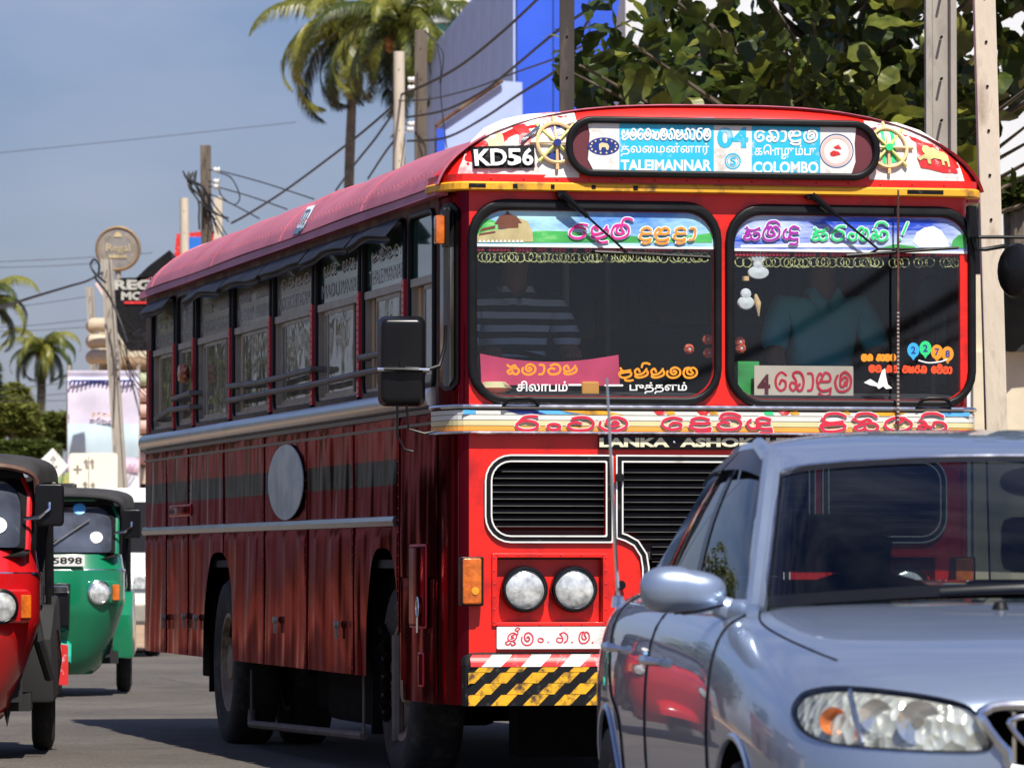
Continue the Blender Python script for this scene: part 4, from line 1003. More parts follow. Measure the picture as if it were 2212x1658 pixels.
for i, (a, b) in enumerate(bays):
    wz = plate_obj('side_window', [rrect(a - .016, WZ0 - .028, b + .016, WZ1 + .014, .085), rrect(a + .012, WZ0 + .012, b - .012, WZ1 - .010, .055)], .03, M['black'], bus, 'YZ', -.004, bev=.008)
    rail = 2.335; fr = MB()
    fr.box(-.008, a + .012, rail - .018, .022, b - .012, rail + .018); fr.box(-.004, a + .01, WZ0 + .008, .024, b - .01, WZ0 + .03)
    fr.box(-.002, a + .008, WZ0 + .03, .03, a + .026, rail - .018); fr.box(-.002, b - .026, WZ0 + .03, .03, b - .008, rail - .018)
    fr.build('frame', M['alu_dull'], wz)
    plate_obj('pane', [rrect(a + .014, rail + .018, b - .014, WZ1 - .012, .03)], .004, M['film_green' if i in (0, 1, 2) else 'film_grey'], wz, 'YZ', .008)
    if words[i]:
        f = lambda X_, Y_, l=0: Vector((.0045 - l, X_, Y_)); mb = MB(); w = b - a
        # seen from outside, reading starts at the rear: mirror along y
        fm = lambda X_, Y_, l=0, s=a + b: Vector((.0045 - l, s - X_, Y_))
        pcs = words[i][0].split(); n = len(pcs)
        for k, t in enumerate(pcs):
            x0 = a + .08 + k * (w - .14) / n; x1 = a + .08 + (k + 1) * (w - .14) / n - .05
            text(mb, t, x0, x1, rail + .045, rail + .115, fm, .001, .0)
            script(mb, words[i][1], x0 + .05, x1 - .08, rail + .155, .05, .005, fm, .001)
        mb.build('lettering', M['grey_txt'], wz, fix=False)
    # the two sliding panes, each a step open
    w = b - a
    if i == 6: spans = [(a + .14, b - .03, .012)]
    elif i == 0: spans = [(a + .03, a + .33, .014)]
    else: spans = [(a + .15 + .05 * (i % 3), b - .22 - .04 * (i % 2), .012)]
    if i in (2, 3, 5): spans.append((b - .42, b - .09, .022))
    for (p, q, off) in spans:
        sf = MB(); t = .018
        for bb in ((p, WZ0 + .03, q, WZ0 + .05), (p, rail - .04, q, rail - .02), (p, WZ0 + .05, p + t, rail - .04), (q - t, WZ0 + .05, q, rail - .04)): sf.box(off - .006, bb[0], bb[1], off + .004, bb[2], bb[3])
        so = sf.build('sliding_frame', M['alu_dull'], wz)
        plate_obj('pane', [rrect(p + t, WZ0 + .05, q - t, rail - .04, .004, 2)], .003, M['glass_dark'], wz, 'YZ', off)
    # curtain behind and the brown inner jamb
    mb = MB(); c0 = a + .18; c1 = b - .16 if i != 4 else b - .02
    mb.grid(lambda u, v: Vector((.055 + .012 * math.sin(u * (c1 - c0) * 46 + v), c0 + (c1 - c0) * u, WZ0 + .02 + (rail - WZ0) * v)), 40, 4)
    mb.build('curtain', M['curtain'], wz, smooth=True)
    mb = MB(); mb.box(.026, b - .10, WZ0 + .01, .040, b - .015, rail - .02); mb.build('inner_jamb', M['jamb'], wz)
    # black roll blind hanging out over the window
    if i > 0 and i != 6:
        fl = MB(); ph = i * 1.7
        fl.grid(lambda u, v: Vector((-.022 - .075 * v ** .8 - .006 * v * math.sin(u * 11 + ph), a - .03 + (b - a + .06) * u, WZ1 + .012 - .065 * v - .010 * v * math.sin(u * 5 + ph) - .03 * v * abs(u - .5))), 20, 5)
        fl.grid(lambda u, v: Vector((-.097 - .006 * math.sin(u * 11 + ph) + .02 * math.sin(v * 3), a - .03 + (b - a + .06) * u, WZ1 - .053 - .010 * math.sin(u * 5 + ph) - .03 * abs(u - .5) - .035 * v)), 20, 3)
        m_ = fl.build('awning_flap', mat('black tarpaulin', (.008, .008, .010), .5, var=.4, vs=8, spec=.2), bus, smooth=True)
for i, (a, b) in enumerate(bays):      # far-side windows, panes made opaque to keep the interior dark
    fw = plate_obj('far_window', [rrect(a - .01, WZ0 - .01, b + .01, WZ1 + .01, .07), rrect(a + .02, WZ0 + .02, b - .02, WZ1 - .02, .05)], .03, M['black'], bus, 'YZ', WID)
    plate_obj('pane', [rrect(a + .01, WZ0 + .01, b - .01, WZ1 - .01, .05)], .004, M['film_grey'], fw, 'YZ', WID - .01)
# printed notice inside the third window and bright hanging ornament
mb = MB(); a, b = bays[2]; mb.box(.036, a + .24, WZ0 + .05, .04, b - .25, 2.14); mb.mi = 1
for k in range(4): text(mb, 'oceaoncaeo', a + .32, b - .34, 1.93 + k * .045, 1.955 + k * .045, lambda X_, Y_, l=0, s=a + b: Vector((.0355 - l, s - X_, Y_)), 0) if False else None
script(mb, 'sa ra la ha ka ma', a + .3, b - .3, 2.06, .035, .004, lambda X_, Y_, l=0, s=a + b: Vector((.0355 - l, s - X_, Y_)))
script(mb, 'pa va ta na ra', a + .34, b - .34, 1.99, .03, .004, lambda X_, Y_, l=0, s=a + b: Vector((.0355 - l, s - X_, Y_)))
script(mb, 'ga ma ya la ha na', a + .3, b - .34, 1.93, .03, .004, lambda X_, Y_, l=0, s=a + b: Vector((.0355 - l, s - X_, Y_)))
mb.build('window_notice', [M['white'], M['navy']], bus, fix=False)
y_, z_ = SX(401, 806, -.05); mb = MB(); mt = Matrix.Translation((-.05, y_, z_)) @ Matrix.Rotation(R(90), 4, 'Z')
M['mask'] = mat('orange carved ornament', (.55, .20, .09), .45, coat=.4, var=.4, vs=20)
for k in range(9):
    a = 2 * math.pi * k / 9; mb.tube([(-.05, y_ + .02 * math.cos(a), z_ + .015 * math.sin(a)), (-.075, y_ + .085 * math.cos(a), z_ + .05 * math.sin(a))], [.02, .016], 7)
mb.lathe([(.0001, .05), (.05, .04), (.06, .0), (.03, -.02)], 12, mt); mb.build('ornament', M['mask'], bus, smooth=True)
# guard rails outside the windows
def rail_tube(pts):
    mb = MB(); ps = [Vector((-.07 if 0 < i < len(pts) - 1 else -.05, *SX(p[0], p[1], -.07))) for i, p in enumerate(pts)]
    ends = [ps[0] + Vector((.06, 0, 0))] + ps + [ps[-1] + Vector((.06, 0, 0))]
    mb.tube(ends, .016, 8); return mb.build('window_rail', mat('grey painted rail', (.13, .11, .095), .5, var=.3), bus, smooth=True)
rail_tube([(487, 834), (560, 826), (668, 797)]); rail_tube([(485, 865), (585, 846), (668, 832), (820, 795)]); rail_tube([(767, 773), (822, 762)])
rail_tube([(365, 862), (406, 848)]); rail_tube([(330, 905), (365, 886), (406, 878)])
# --- silver half-round belt, mid moulding
mb = MB()
prof = [(-.001, 1.842), (-.030, 1.835), (-.048, 1.81), (-.050, 1.78), (-.040, 1.755), (-.012, 1.745), (-.001, 1.744)]
edges = [.34] + [y for y in PY] + [LEN]
n = len(prof)
for i in range(len(edges) - 1):
    if i in (1, 2, 3, 4): continue
spans = [(.34, PY[4] + .0), (PY[4] + .006, PY[5]), (PY[5] + .006, PY[6]), (PY[6] + .006, LEN)]
for (a, b) in spans:
    o_ = len(mb.v); mb.v += [(x, y, z) for y in (a, b) for (x, z) in prof]
    for j in range(n - 1): mb.f.append([o_ + j, o_ + n + j, o_ + n + j + 1, o_ + j + 1]); mb.m.append(0)
    mb.f.append([o_ + j for j in range(n)]); mb.m.append(0); mb.f.append([o_ + n + j for j in range(n)][::-1]); mb.m.append(0)
mb.build('side_belt', M['alu'], bus, smooth=True)
mb = MB(); mb.box(-.014, .34, 1.722, -.0005, LEN, 1.743); mb.box(-.012, .34, 1.67, -.0005, LEN, 1.684); mb.build('belt_trim', M['black_gloss'], bus)
mz = SX(862, 1124)[1]; mb = MB(); mb.prism([(-.002, 1.28, mz - .028), (-.022, 1.28, mz - .024), (-.028, 1.28, mz), (-.022, 1.28, mz + .02), (-.002, 1.28, mz + .026)], (0, LEN - 1.28, 0))
mb.build('side_moulding', M['alu'], bus, bevel=0)
# --- lower side panels, each a pressed sheet with its own waves
ARF = (SX(793, 1300, 0)[0], SX(868, 1300, 0)[0]); ARR = (SX(443, 1300, 0)[0], SX(507, 1300, 0)[0])
ARF = (min(ARF), max(ARF)); ARR = (min(ARR), max(ARR))
def skirt_z(y):
    base = .410 if y < 1.12 else .50
    for (a, b), top in ((ARF, 1.115), (ARR, 1.105)):
        if a < y < b:
            t = (y - (a + b) / 2) / ((b - a) / 2)
            return max(base, base + (top - base) * (1 - abs(t) ** 3.4) ** .6)
    return base
def side_panel(y0, y1, z0, z1, seed, xo=0.0, m_='maroon', amp=1.0):
    """z0 None: follows the skirt line"""
    r_ = random.Random(seed); ph = [r_.uniform(0, 6) for _ in range(6)]
    n = max(10, int((y1 - y0) / .014)); ys = [y0 + (y1 - y0) * k / n for k in range(n + 1)]
    for a in ARF + ARR:
        for e in (-.001, .001, .004, .01, .02): 
            if y0 < a + e < y1: ys.append(a + e)
            if y0 < a - e < y1: ys.append(a - e)
    ys = sorted(ys); nv = 34; vs = []; zlist = None
    if z0 is not None and z0 > 1.1: zlist = [z0 + (1.41 - z0) * t / 8 for t in range(9)] + [1.41 + .12 * t / 8 for t in range(1, 9)] + [1.53 + (z1 - 1.53) * t / 12 for t in range(1, 13)]; nv = 28
    for j in range(nv + 1):
        for y in ys:
            zl = skirt_z(y) if z0 is None else z0; v = j / nv; z = zlist[j] if zlist else zl + (z1 - zl) * v
            e = min(1, (y - y0) / .05, (y1 - y) / .05, max(0, (z1 - z) / .05), 1); e = max(0, e) ** .6
            k = (y - y0)
            w = .0036 * math.sin(k * 11 + ph[0] + 1.6 * math.sin(z * 4.4 + ph[1])) * (.35 + .65 * abs(math.sin(z * 2.9 + ph[2]))) + .0014 * math.sin(k * 29 + ph[2] + .8 * math.sin(z * 5 + ph[3])) * (.3 + .7 * abs(math.sin(z * 2.2 + ph[4]))) + .0026 * math.sin(z * 8 + ph[5] + 3 * k)
            w += .0003 * math.sin(k * 55 + z * 5 + ph[1]) * math.sin(z * 4 + ph[5])
            vs.append((xo - .004 - e * (w * .72 + .004) * amp, y, z))
    m = len(ys); mb = MB(); mb.add(vs, [(j * m + i, j * m + i + 1, (j + 1) * m + i + 1, (j + 1) * m + i) for j in range(nv) for i in range(m - 1)])
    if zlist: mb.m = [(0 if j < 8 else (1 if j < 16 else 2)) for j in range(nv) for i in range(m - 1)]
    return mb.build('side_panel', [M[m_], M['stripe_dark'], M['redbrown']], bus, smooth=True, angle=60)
ST = [.305, 1.10 - .0] + [1.285] + [y for y in PY[1:7]] + [LEN]
seams = [.305] + [SX(px, 1100)[0] for px in (866, 767, 666, 573.5, 485.6, 409, 362)] + [LEN]
for k in range(len(seams) - 1):
    a, b = seams[k] + .003, seams[k + 1] - .003
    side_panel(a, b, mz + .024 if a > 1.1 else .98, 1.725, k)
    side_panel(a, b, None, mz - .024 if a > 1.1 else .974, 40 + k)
for s_ in seams[1:-1]:
    mb = MB(); mb.box(-.0115, s_ - .006, max(.415, skirt_z(s_) + .003), -.0035, s_ + .006, 1.72); mb.build('seam_strip', M['maroon'], bus)
mb = MB()
for s_ in seams[1:-1]:
    k = skirt_z(s_) + .03
    while k < 1.7: mb.box(-.015, s_ - .004, k, -.0118, s_ + .004, k + .007); k += .055
tag(mb.build('rivets', M['red_bright'], bus), kind='stuff')
# small hatch, filler flap, latches
def hatch(px0, py0, px1, py1, name='hatch', m_='maroon'):
    (ya, z1), (yb_, z0) = SX(px0, py0, -.02), SX(px1, py1, -.02); ya, yb_ = sorted((ya, yb_)); z0, z1 = sorted((z0, z1))
    o_ = plate_obj(name, [rrect(ya, z0, yb_, z1, .012)], .010, M[m_], bus, 'YZ', -.019, bev=.003)
    plate_obj('hatch_frame', [rrect(ya - .012, z0 - .01, yb_ + .012, z1 + .01, .016), rrect(ya, z0, yb_, z1, .012)], .008, M['red_bright'], o_, 'YZ', -.015, bev=.002)
    return o_
hatch(885, 1180, 918, 1352); hatch(903, 1412, 912, 1478); hatch(366, 1095, 410, 1110)
mb = MB()
for (px, py) in ((400, 1330), (425, 1333), (597, 1338), (730, 1348), (355, 1332)):
    y, z = SX(px, py, -.02); mb.lathe([(.0001, -.03), (.018, -.028), (.02, -.005), (.012, 0)], 10, Matrix.Translation((-.012, y, z)) @ Matrix.Rotation(R(-90), 4, 'Z')); mb.box(-.035, y - .006, z - .07, -.02, y + .006, z)
mb.build('latch', M['alu_dull'], bus, smooth=True)
y, z = SX(904, 1290, -.03); mb = MB(); mb.tube([(-.035, y + .03 * math.cos(a * .7), z - .045 + .045 * math.sin(a * .7)) for a in range(9)], .006, 6, closed=True); mb.tube([(-.035, y, z - .09), (-.035, y, z - .16)], .008, 6); mb.build('padlock_ring', M['chrome'], bus, smooth=True)
# pale oval on the flank
cy, cz = SX(618, 1041, -.02); ya, yb2 = SX(656, 1041, -.02)[0], SX(581, 1041, -.02)[0]
ov = [((ya + yb2) / 2 + abs(yb2 - ya) / 2 * math.cos(t * math.pi / 24), cz + .198 * math.sin(t * math.pi / 24)) for t in range(48)]
plate_obj('oval_panel', [ov], .006, mat('faded grey blue oval paint', (.26, .38, .42), .4, coat=.3, var=.3, vs=4, dark=(.46, .50, .48), dk=.45, ds=4), bus, 'YZ', -.022)
# --- orange repeater high on the front post and the far-side one
y, z = SX(950, 490, -.06); mb = MB(); mb.prism([(-.02, y - .03, z - .075), (-.02, y + .05, z - .075), (-.075, y + .05, z - .06), (-.085, y - .02, z - .045), (-.085, y - .02, z + .06), (-.07, y + .05, z + .075), (-.02, y + .05, z + .08), (-.02, y - .03, z + .08)], (0, .004, 0)) if False else None
y += .12; mb = MB(); mb.box(-.060, y - .03, z - .07, -.018, y + .03, z + .06); o_ = mb.build('side_repeater', M['amber'], bus, bevel=.012, smooth=True)
mb = MB(); mb.box(-.018, y - .05, z - .08, -.002, y + .05, z + .085); mb.build('lamp_base', M['black'], o_)
# --- big black mirror on its arm
c = Vector((-.235, *SX(868, 780, -.235))); y0, z0 = c.y, c.z
mt = Matrix.Translation(c) @ Matrix.Rotation(R(-8), 4, 'Z') @ Matrix.Rotation(R(2), 4, 'X')
mir = plate_obj('door_mirror', [rrect(-.105, -.20, .105, .20, .035)], .075, M['black_gloss'], bus, 'XZ', 0, bev=.022)
mir.matrix_local = mt
for v in mir.data.vertices:
    if v.co.y < -.01: v.co.x *= .90; v.co.z *= .95
mb = MB(); mb.box(-.092, .0385, -.185, .092, .041, .185); mb.build('mirror_glass', M['chrome'], mir)
mb = MB(); mb.tube([(-.105, -.05, -.036), (-.0, -.058, -.036), (.10, -.052, -.040), (.165, -.03, -.02), (.19, .0, .06), (.195, .0, .16)], .009, 8); mb.mi = 1; mb.tube([(-.11, -.05, -.036), (.12, -.052, -.038)], .0105, 8); mb.mi = 0; mb.box(-.012, -.055, -.06, .012, -.036, .0)
mb.build('mirror_arm', [M['black'], M['chrome']], mir, smooth=True)
mb = MB(); mb.tube([(-.02, -.02, -.19), (-.02, -.02, -.33), (.01, -.02, -.39), (.05, -.02, -.40)], .006, 6); mb.tube([(.02, -.02, -.19), (.03, -.02, -.30), (.10, -.02, -.32), (.15, -.02, -.31)], .006, 6); mb.build('mirror_stay', M['black'], mir, smooth=True)
# far-side mirror
mb = MB(); a = FP(-.05)(2098, -446); b = FP(-.05)(2103, -512); e = FP(-.05)(2110, -538); f_ = FP(-.08)(2172, -531); g_ = FP(-.06)(2172, -512)
mb.tube([a, b], .026, 8); mb.tube([b, e, e + Vector((.04, 0, 0)), f_], .010, 8); mb.tube([b, g_, g_ + Vector((.2, 0, 0))], .008, 8)
o_ = mb.build('mirror_arm', M['black'], bus, smooth=True)
c = FP(-.06)(2196, -585); mb = MB(); mb.lathe([(.0001, -.06), (.05, -.055), (.085, -.03), (.095, 0), (.085, .01), (.0001, .012)], 20, Matrix.Translation(c) @ Matrix.Scale(1.35, 4, (0, 0, 1)) @ Matrix.Rotation(R(-50), 4, 'Z')); mb.build('mirror_head', M['black_gloss'], o_, smooth=True)
# --- tail, inner shell
plate_obj('tail_panel', [[(0.01, .5), (WID - .01, .5), (WID - .01, 2.72), (.01, 2.72)], rrect(.25, 1.85, WID - .25, 2.6, .08)], .03, M['maroon'], bus, 'XZ', LEN - .02)
plate_obj('tail_pane', [rrect(.25, 1.85, WID - .25, 2.6, .08)], .006, M['glass_dark'], bus, 'XZ', LEN - .02)
mb = MB(); mb.box(WID - .02, .30, .5, WID, LEN, 1.60); mb.build('far_side_panel', M['maroon'], bus)
mb = MB(); mb.box(.03, .12, 1.02, WID - .03, LEN - .04, 1.06); mb.build('floor', M['dark_in'], bus)
mb = MB(); mb.box(.05, .05, 2.70, WID - .05, LEN - .1, 2.715); mb.build('ceiling', M['dark_in'], bus)
mb = MB()
mb.prism([(.04, .04, 1.06), (.04, .04, 1.80), (.04, .30, 1.82), (.04, .50, 1.72), (.04, .50, 1.06)], (WID - .08, 0, 0)); mb.build('dashboard', M['dark_in'], bus)
M['cloth'] = mat('dark pink cloth', (.55, .04, .11), .8, var=.2)
mb = MB(); (x0, z1), (x1, z0) = FX(1038, 768, .12), FX(1338, 838, .12)
mb.grid(lambda u, v: Vector((x0 + (x1 - x0) * u, .10 + .02 * math.sin(u * 9) + .10 * (1 - v) * 0 + .1 * v * .3, z0 + .01 + (z1 - z0 - .035 * math.sin(math.pi * u)) * v)), 24, 6)
mb.build('dash_cloth', M['cloth'], bus, smooth=True)
mb = MB(); c = FP(.1)(1275, -838); mb.box(c.x - .04, .09, c.z - .03, c.x + .04, .13, c.z + .03); mb.build('cardboard_tag', M['belt_orange'], bus, bevel=.008)
mb = MB(); c = FP(.1)(1068, -838); mb.lathe([(.0001, -.03), (.05, -.028), (.08, 0), (.05, .028), (.0001, .03)], 16, Matrix.Translation(c) @ Matrix.Rotation(R(90), 4, 'X')); mb.build('pale_bundle', M['belt_cream'], bus, smooth=True)
# cardboard destination sign propped on the dashboard
(x0, z1), (x1, z0) = FX(1629, 789, .08), FX(1843, 855, .08)
db = plate_obj('propped_sign', [rrect(x0, z0 - .02, x1, z1, .004, 2)], .006, mat('stained cardboard', (.62, .52, .40), .8, var=.12), bus, 'XZ', .08)
f = fr_pt(.076); mb = MB(); script(mb, 'ke ka aa lla mba', 1674, 1840, -843, 40, 2.6, f); db2 = mb.build('lettering', M['red_txt'], db, fix=False)
mb = MB(); text(mb, '4', 1636, 1664, -852, -808, f, 0, .03); mb.build('lettering', M['maroon_txt'], db, fix=False)
mb = MB(); (x0, z1), (x1, z0) = FX(1594, 780, .12), FX(1640, 860, .12); mb.box(x0, .12, z0, x1, .2, z1); mb.build('green_board', M['print_green'], bus)
M['flower'] = mat('orange red silk flower', (.65, .12, .06), .6, var=.3)
for (px, py) in ((1488, 754), (1528, 733), (1530, 762), (1598, 738), (1600, 752)):
    c = FP(.12)(px, -py); mb = MB()
    for k in range(6):
        a = k * 1.05; mb.tube([c, c + Vector((.018 * math.cos(a), -.012, .018 * math.sin(a)))], [.006, .012], 6)
    mb.mi = 1; mb.tube([c, c + Vector((0, -.02, 0))], .006, 6); mb.build('silk_flower', [M['flower'], M['white']], bus, smooth=True)
# hanging charms in the right pane
mb = MB(); c = FP(.02)(1638, -548)
mb.lathe([(.0001, -.012), (.04, -.008), (.046, 0), (.0001, .012)], 20, Matrix.Translation(c)); mb.lathe([(.0001, -.012), (.022, -.008), (.026, 0), (.0001, .012)], 20, Matrix.Translation(c + Vector((0, 0, -.05)))); mb.lathe([(.0001, -.012), (.046, -.008), (.05, 0), (.0001, .012)], 20, Matrix.Translation(c + Vector((0, 0, -.085))) @ Matrix.Scale(.6, 4, (0, 0, 1)))
mb.build('white_charm', M['white'], bus, smooth=True)
c = FP(.02)(1611, -635); mb = MB(); mb.lathe([(.0001, -.012), (.022, -.008), (.026, 0), (.0001, .012)], 16, Matrix.Translation(c)); mb.lathe([(.0001, -.012), (.034, -.008), (.04, 0), (.0001, .012)], 16, Matrix.Translation(c + Vector((0, 0, -.04))) @ Matrix.Scale(.8, 4, (0, 0, 1))); mb.mi = 1
mb.tube([c + Vector((-.0, .0, .06)), c + Vector((0, 0, .08))], .016, 8); mb.tube([c + Vector((.045, 0, -.0)), c + Vector((.055, 0, -.04)), c + Vector((.06, 0, -.1))], [.006, .017, .003], 8); mb.build('small_charm', [M['white'], M['wheel_org']], bus, smooth=True)
# seats and the steering wheel inside
mb = MB(); mb.box(-.21, 0, 0, .21, .42, .10); mb.box(-.21, .36, .08, .21, .46, .72)
seat0 = mb.build('bus_seat', M['seat_in'], bus, bevel=.03); first = True
for r_ in range(9):
    for sx in (.36, .86, 1.62, 2.06):
        if r_ == 0 and sx != .36: continue
        s_ = seat0 if first else seat0.copy()
        if not first: col.objects.link(s_); s_.parent = bus
        first = False; s_.location = (sx, .9 + r_ * .92, 1.5 + (.12 if r_ == 0 else 0))
c = Vector((.38, .62, 2.02)); mb = MB(); rt = Matrix.Translation((.38, .50, 1.92)) @ Matrix.Rotation(R(-65), 4, 'X')
mb.tube([rt @ Vector((.23 * math.cos(a * math.pi / 12), .0, .23 * math.sin(a * math.pi / 12))) for a in range(24)], .013, 8, closed=True)
for k in range(3): mb.tube([rt @ Vector((0, 0, 0)), rt @ Vector((.23 * math.cos(k * 2.09), 0, .23 * math.sin(k * 2.09)))], .011, 6)
mb.tube([rt @ Vector((0, 0, 0)), (.38, .3, 1.6)], .02, 8); mb.build('steering_wheel', M['black'], bus, smooth=True)
mb = MB()
for x, y in ((1.22, 2.2), (1.22, 4), (2.0, 1.0), (.8, 1.25)): mb.tube([(x, y, 1.06), (x, y, 2.70)], .016, 8)
mb.build('grab_pole', M['alu_dull'], bus, smooth=True)
mb = MB(); c = FX(2018, 640, .25); mb.lathe([(.0001, -.02), (.085, -.015), (.10, 0), (.0001, .02)], 22, Matrix.Translation((c[0], .25, c[1]))); mb.tube([(c[0], .27, c[1]), (c[0], .27, 1.8)], .014, 8); mb.build('dash_fan', M['black'], bus, smooth=True)
# --- chassis, wheels
mb = MB()
mb.box(.10, .35, .62, WID - .10, LEN - .15, 1.0); mb.box(.45, .1, .42, .60, LEN - .3, .66); mb.box(WID - .60, .1, .42, WID - .45, LEN - .3, .66)
mb.box(.3, .15, .40, WID - .3, .30, .60)
mb.box(.35, ARF[1] + .6, .26, WID - .25, ARR[0] - .7, .7); mb.box(.42, .55, .16, WID - .42, .75, .6); mb.box(.3, ARR[1] + .4, .35, WID - .3, LEN - .4, .8)  # bulk boxes added to block the view and keep the underside black
mb.build('chassis_and_dark_bulk', M['matt_black'], bus)
YF = (ARF[0] + ARF[1]) / 2 + .02; YR = (ARR[0] + ARR[1]) / 2 + .10
mb = MB(); mb.tube([(.3, YF, .48), (WID - .3, YF, .48)], .07, 10); mb.tube([(.3, YR, .5), (WID - .3, YR, .5)], .09, 10); mb.lathe([(.0001, -.2), (.15, -.17), (.22, 0), (.15, .17), (.0001, .2)], 14, Matrix.Translation((1.22, YR, .5))); mb.build('axle', M['matt_black'], bus, smooth=True)
def wheel(x, y, R_, w, out, name='wheel', parent=bus, rimm='rim', depth=.10, hubr=.12, nuts=8):
    """out: -1 or +1, the outward side along x"""
    mt = Matrix.Translation((x, y, R_)) @ Matrix.Rotation(R(90 if out < 0 else -90), 4, 'Z')      # lathe axis Y -> outward
    mb = MB(); h = w / 2; r0 = R_ * .56
    mb.lathe([(r0, h * .75), (R_ * .75, h * 1.0), (R_ * .93, h * .92), (R_ * .985, h * .7), (R_, h * .4), (R_, -h * .4), (R_ * .985, -h * .7), (R_ * .93, -h * .92), (R_ * .75, -h), (r0, -h * .75)], 48, mt)
    wh = mb.build(name, M['tyre'], parent, smooth=True, angle=50)
    mb = MB(); mb.lathe([(r0 + .012, h * .80), (r0 - .01, h * .80), (r0 - .03, h * .4), (r0 - .06, h * .8 - depth), (hubr * 1.5, h * .8 - depth + .02), (hubr, h * .8 - depth + .03), (hubr * .8, h * .8 - .01), (.0002, h * .8)], 40, mt); mb.mi = 1
    for k in range(nuts):
        a = 2 * math.pi * k / nuts; q = mt @ Vector((hubr * 1.25 * math.cos(a), h * .8 - depth + .02, hubr * 1.25 * math.sin(a))); e = mt @ Vector((hubr * 1.25 * math.cos(a), h * .8 - depth + .055, hubr * 1.25 * math.sin(a))); mb.tube([q, e], .012, 6)
    mb.build('rim', [M[rimm], M['alu_dull']], wh, smooth=True)
    mb = MB()
    for k in range(48):
        a = 2 * math.pi * k / 48
        for s_ in (-1, 1):
            rot = mt @ Matrix.Rotation(a, 4, 'Y'); mb.box(R_ - .004, s_ * h * .15, -.012, R_ + .003, s_ * h * .62, .012, rot)
    tag(mb.build('tread', M['tyre'], wh), kind='stuff')
    return wh
wheel(.19, YF, .48, .26, -1); wheel(WID - .19, YF, .48, .26, 1)
wheel(.17, YR, .48, .26, -1); wheel(.50, YR, .48, .24, -1); wheel(WID - .17, YR, .48, .26, 1); wheel(WID - .50, YR, .48, .24, 1)
mb = MB(); mb.box(.03, ARF[1] + .02, .22, .10, ARF[1] + .05, .95); mb.build('mud_flap', M['matt_black'], bus); mb = MB(); mb.box(.03, ARR[1] + .02, .3, .55, ARR[1] + .04, .95); mb.build('mud_flap', M['matt_black'], bus)
mb = MB(); mb.box(.12, 2.6, .24, .75, 3.9, .62); mb.build('fuel_tank', M['matt_black'], bus, bevel=.05)
a = Vector((.06, *SX(543, 1563, .06))); b = Vector((.06, *SX(786, 1588, .06))); c = Vector((.12, *SX(520, 1525, .12)))
mb = MB(); mb.tube([b, a, c + Vector((.1, .2, .05))], .022, 8); mb.tube([b, b + Vector((0, 0, .3))], .008, 6); mb.tube([a, a + Vector((0, 0, .3))], .008, 6); mb.tube([(.09, YF + .1, .2), (.09, YF + .1, .7)], .03, 8)
mb.build('under_rail', mat('dusty steel rail', (.14, .11, .09), .7, var=.25), bus, smooth=True)
mb = MB()
for k in range(16): mb.tube([(.05 + .02 * math.sin(k * 2), YF + .24 + .02 * math.cos(k * 3), .30 + k * .028), (.07, YF + .27, .315 + k * .028)], .022, 6)
mb.build('spring_chain', M['matt_black'], bus, smooth=True)

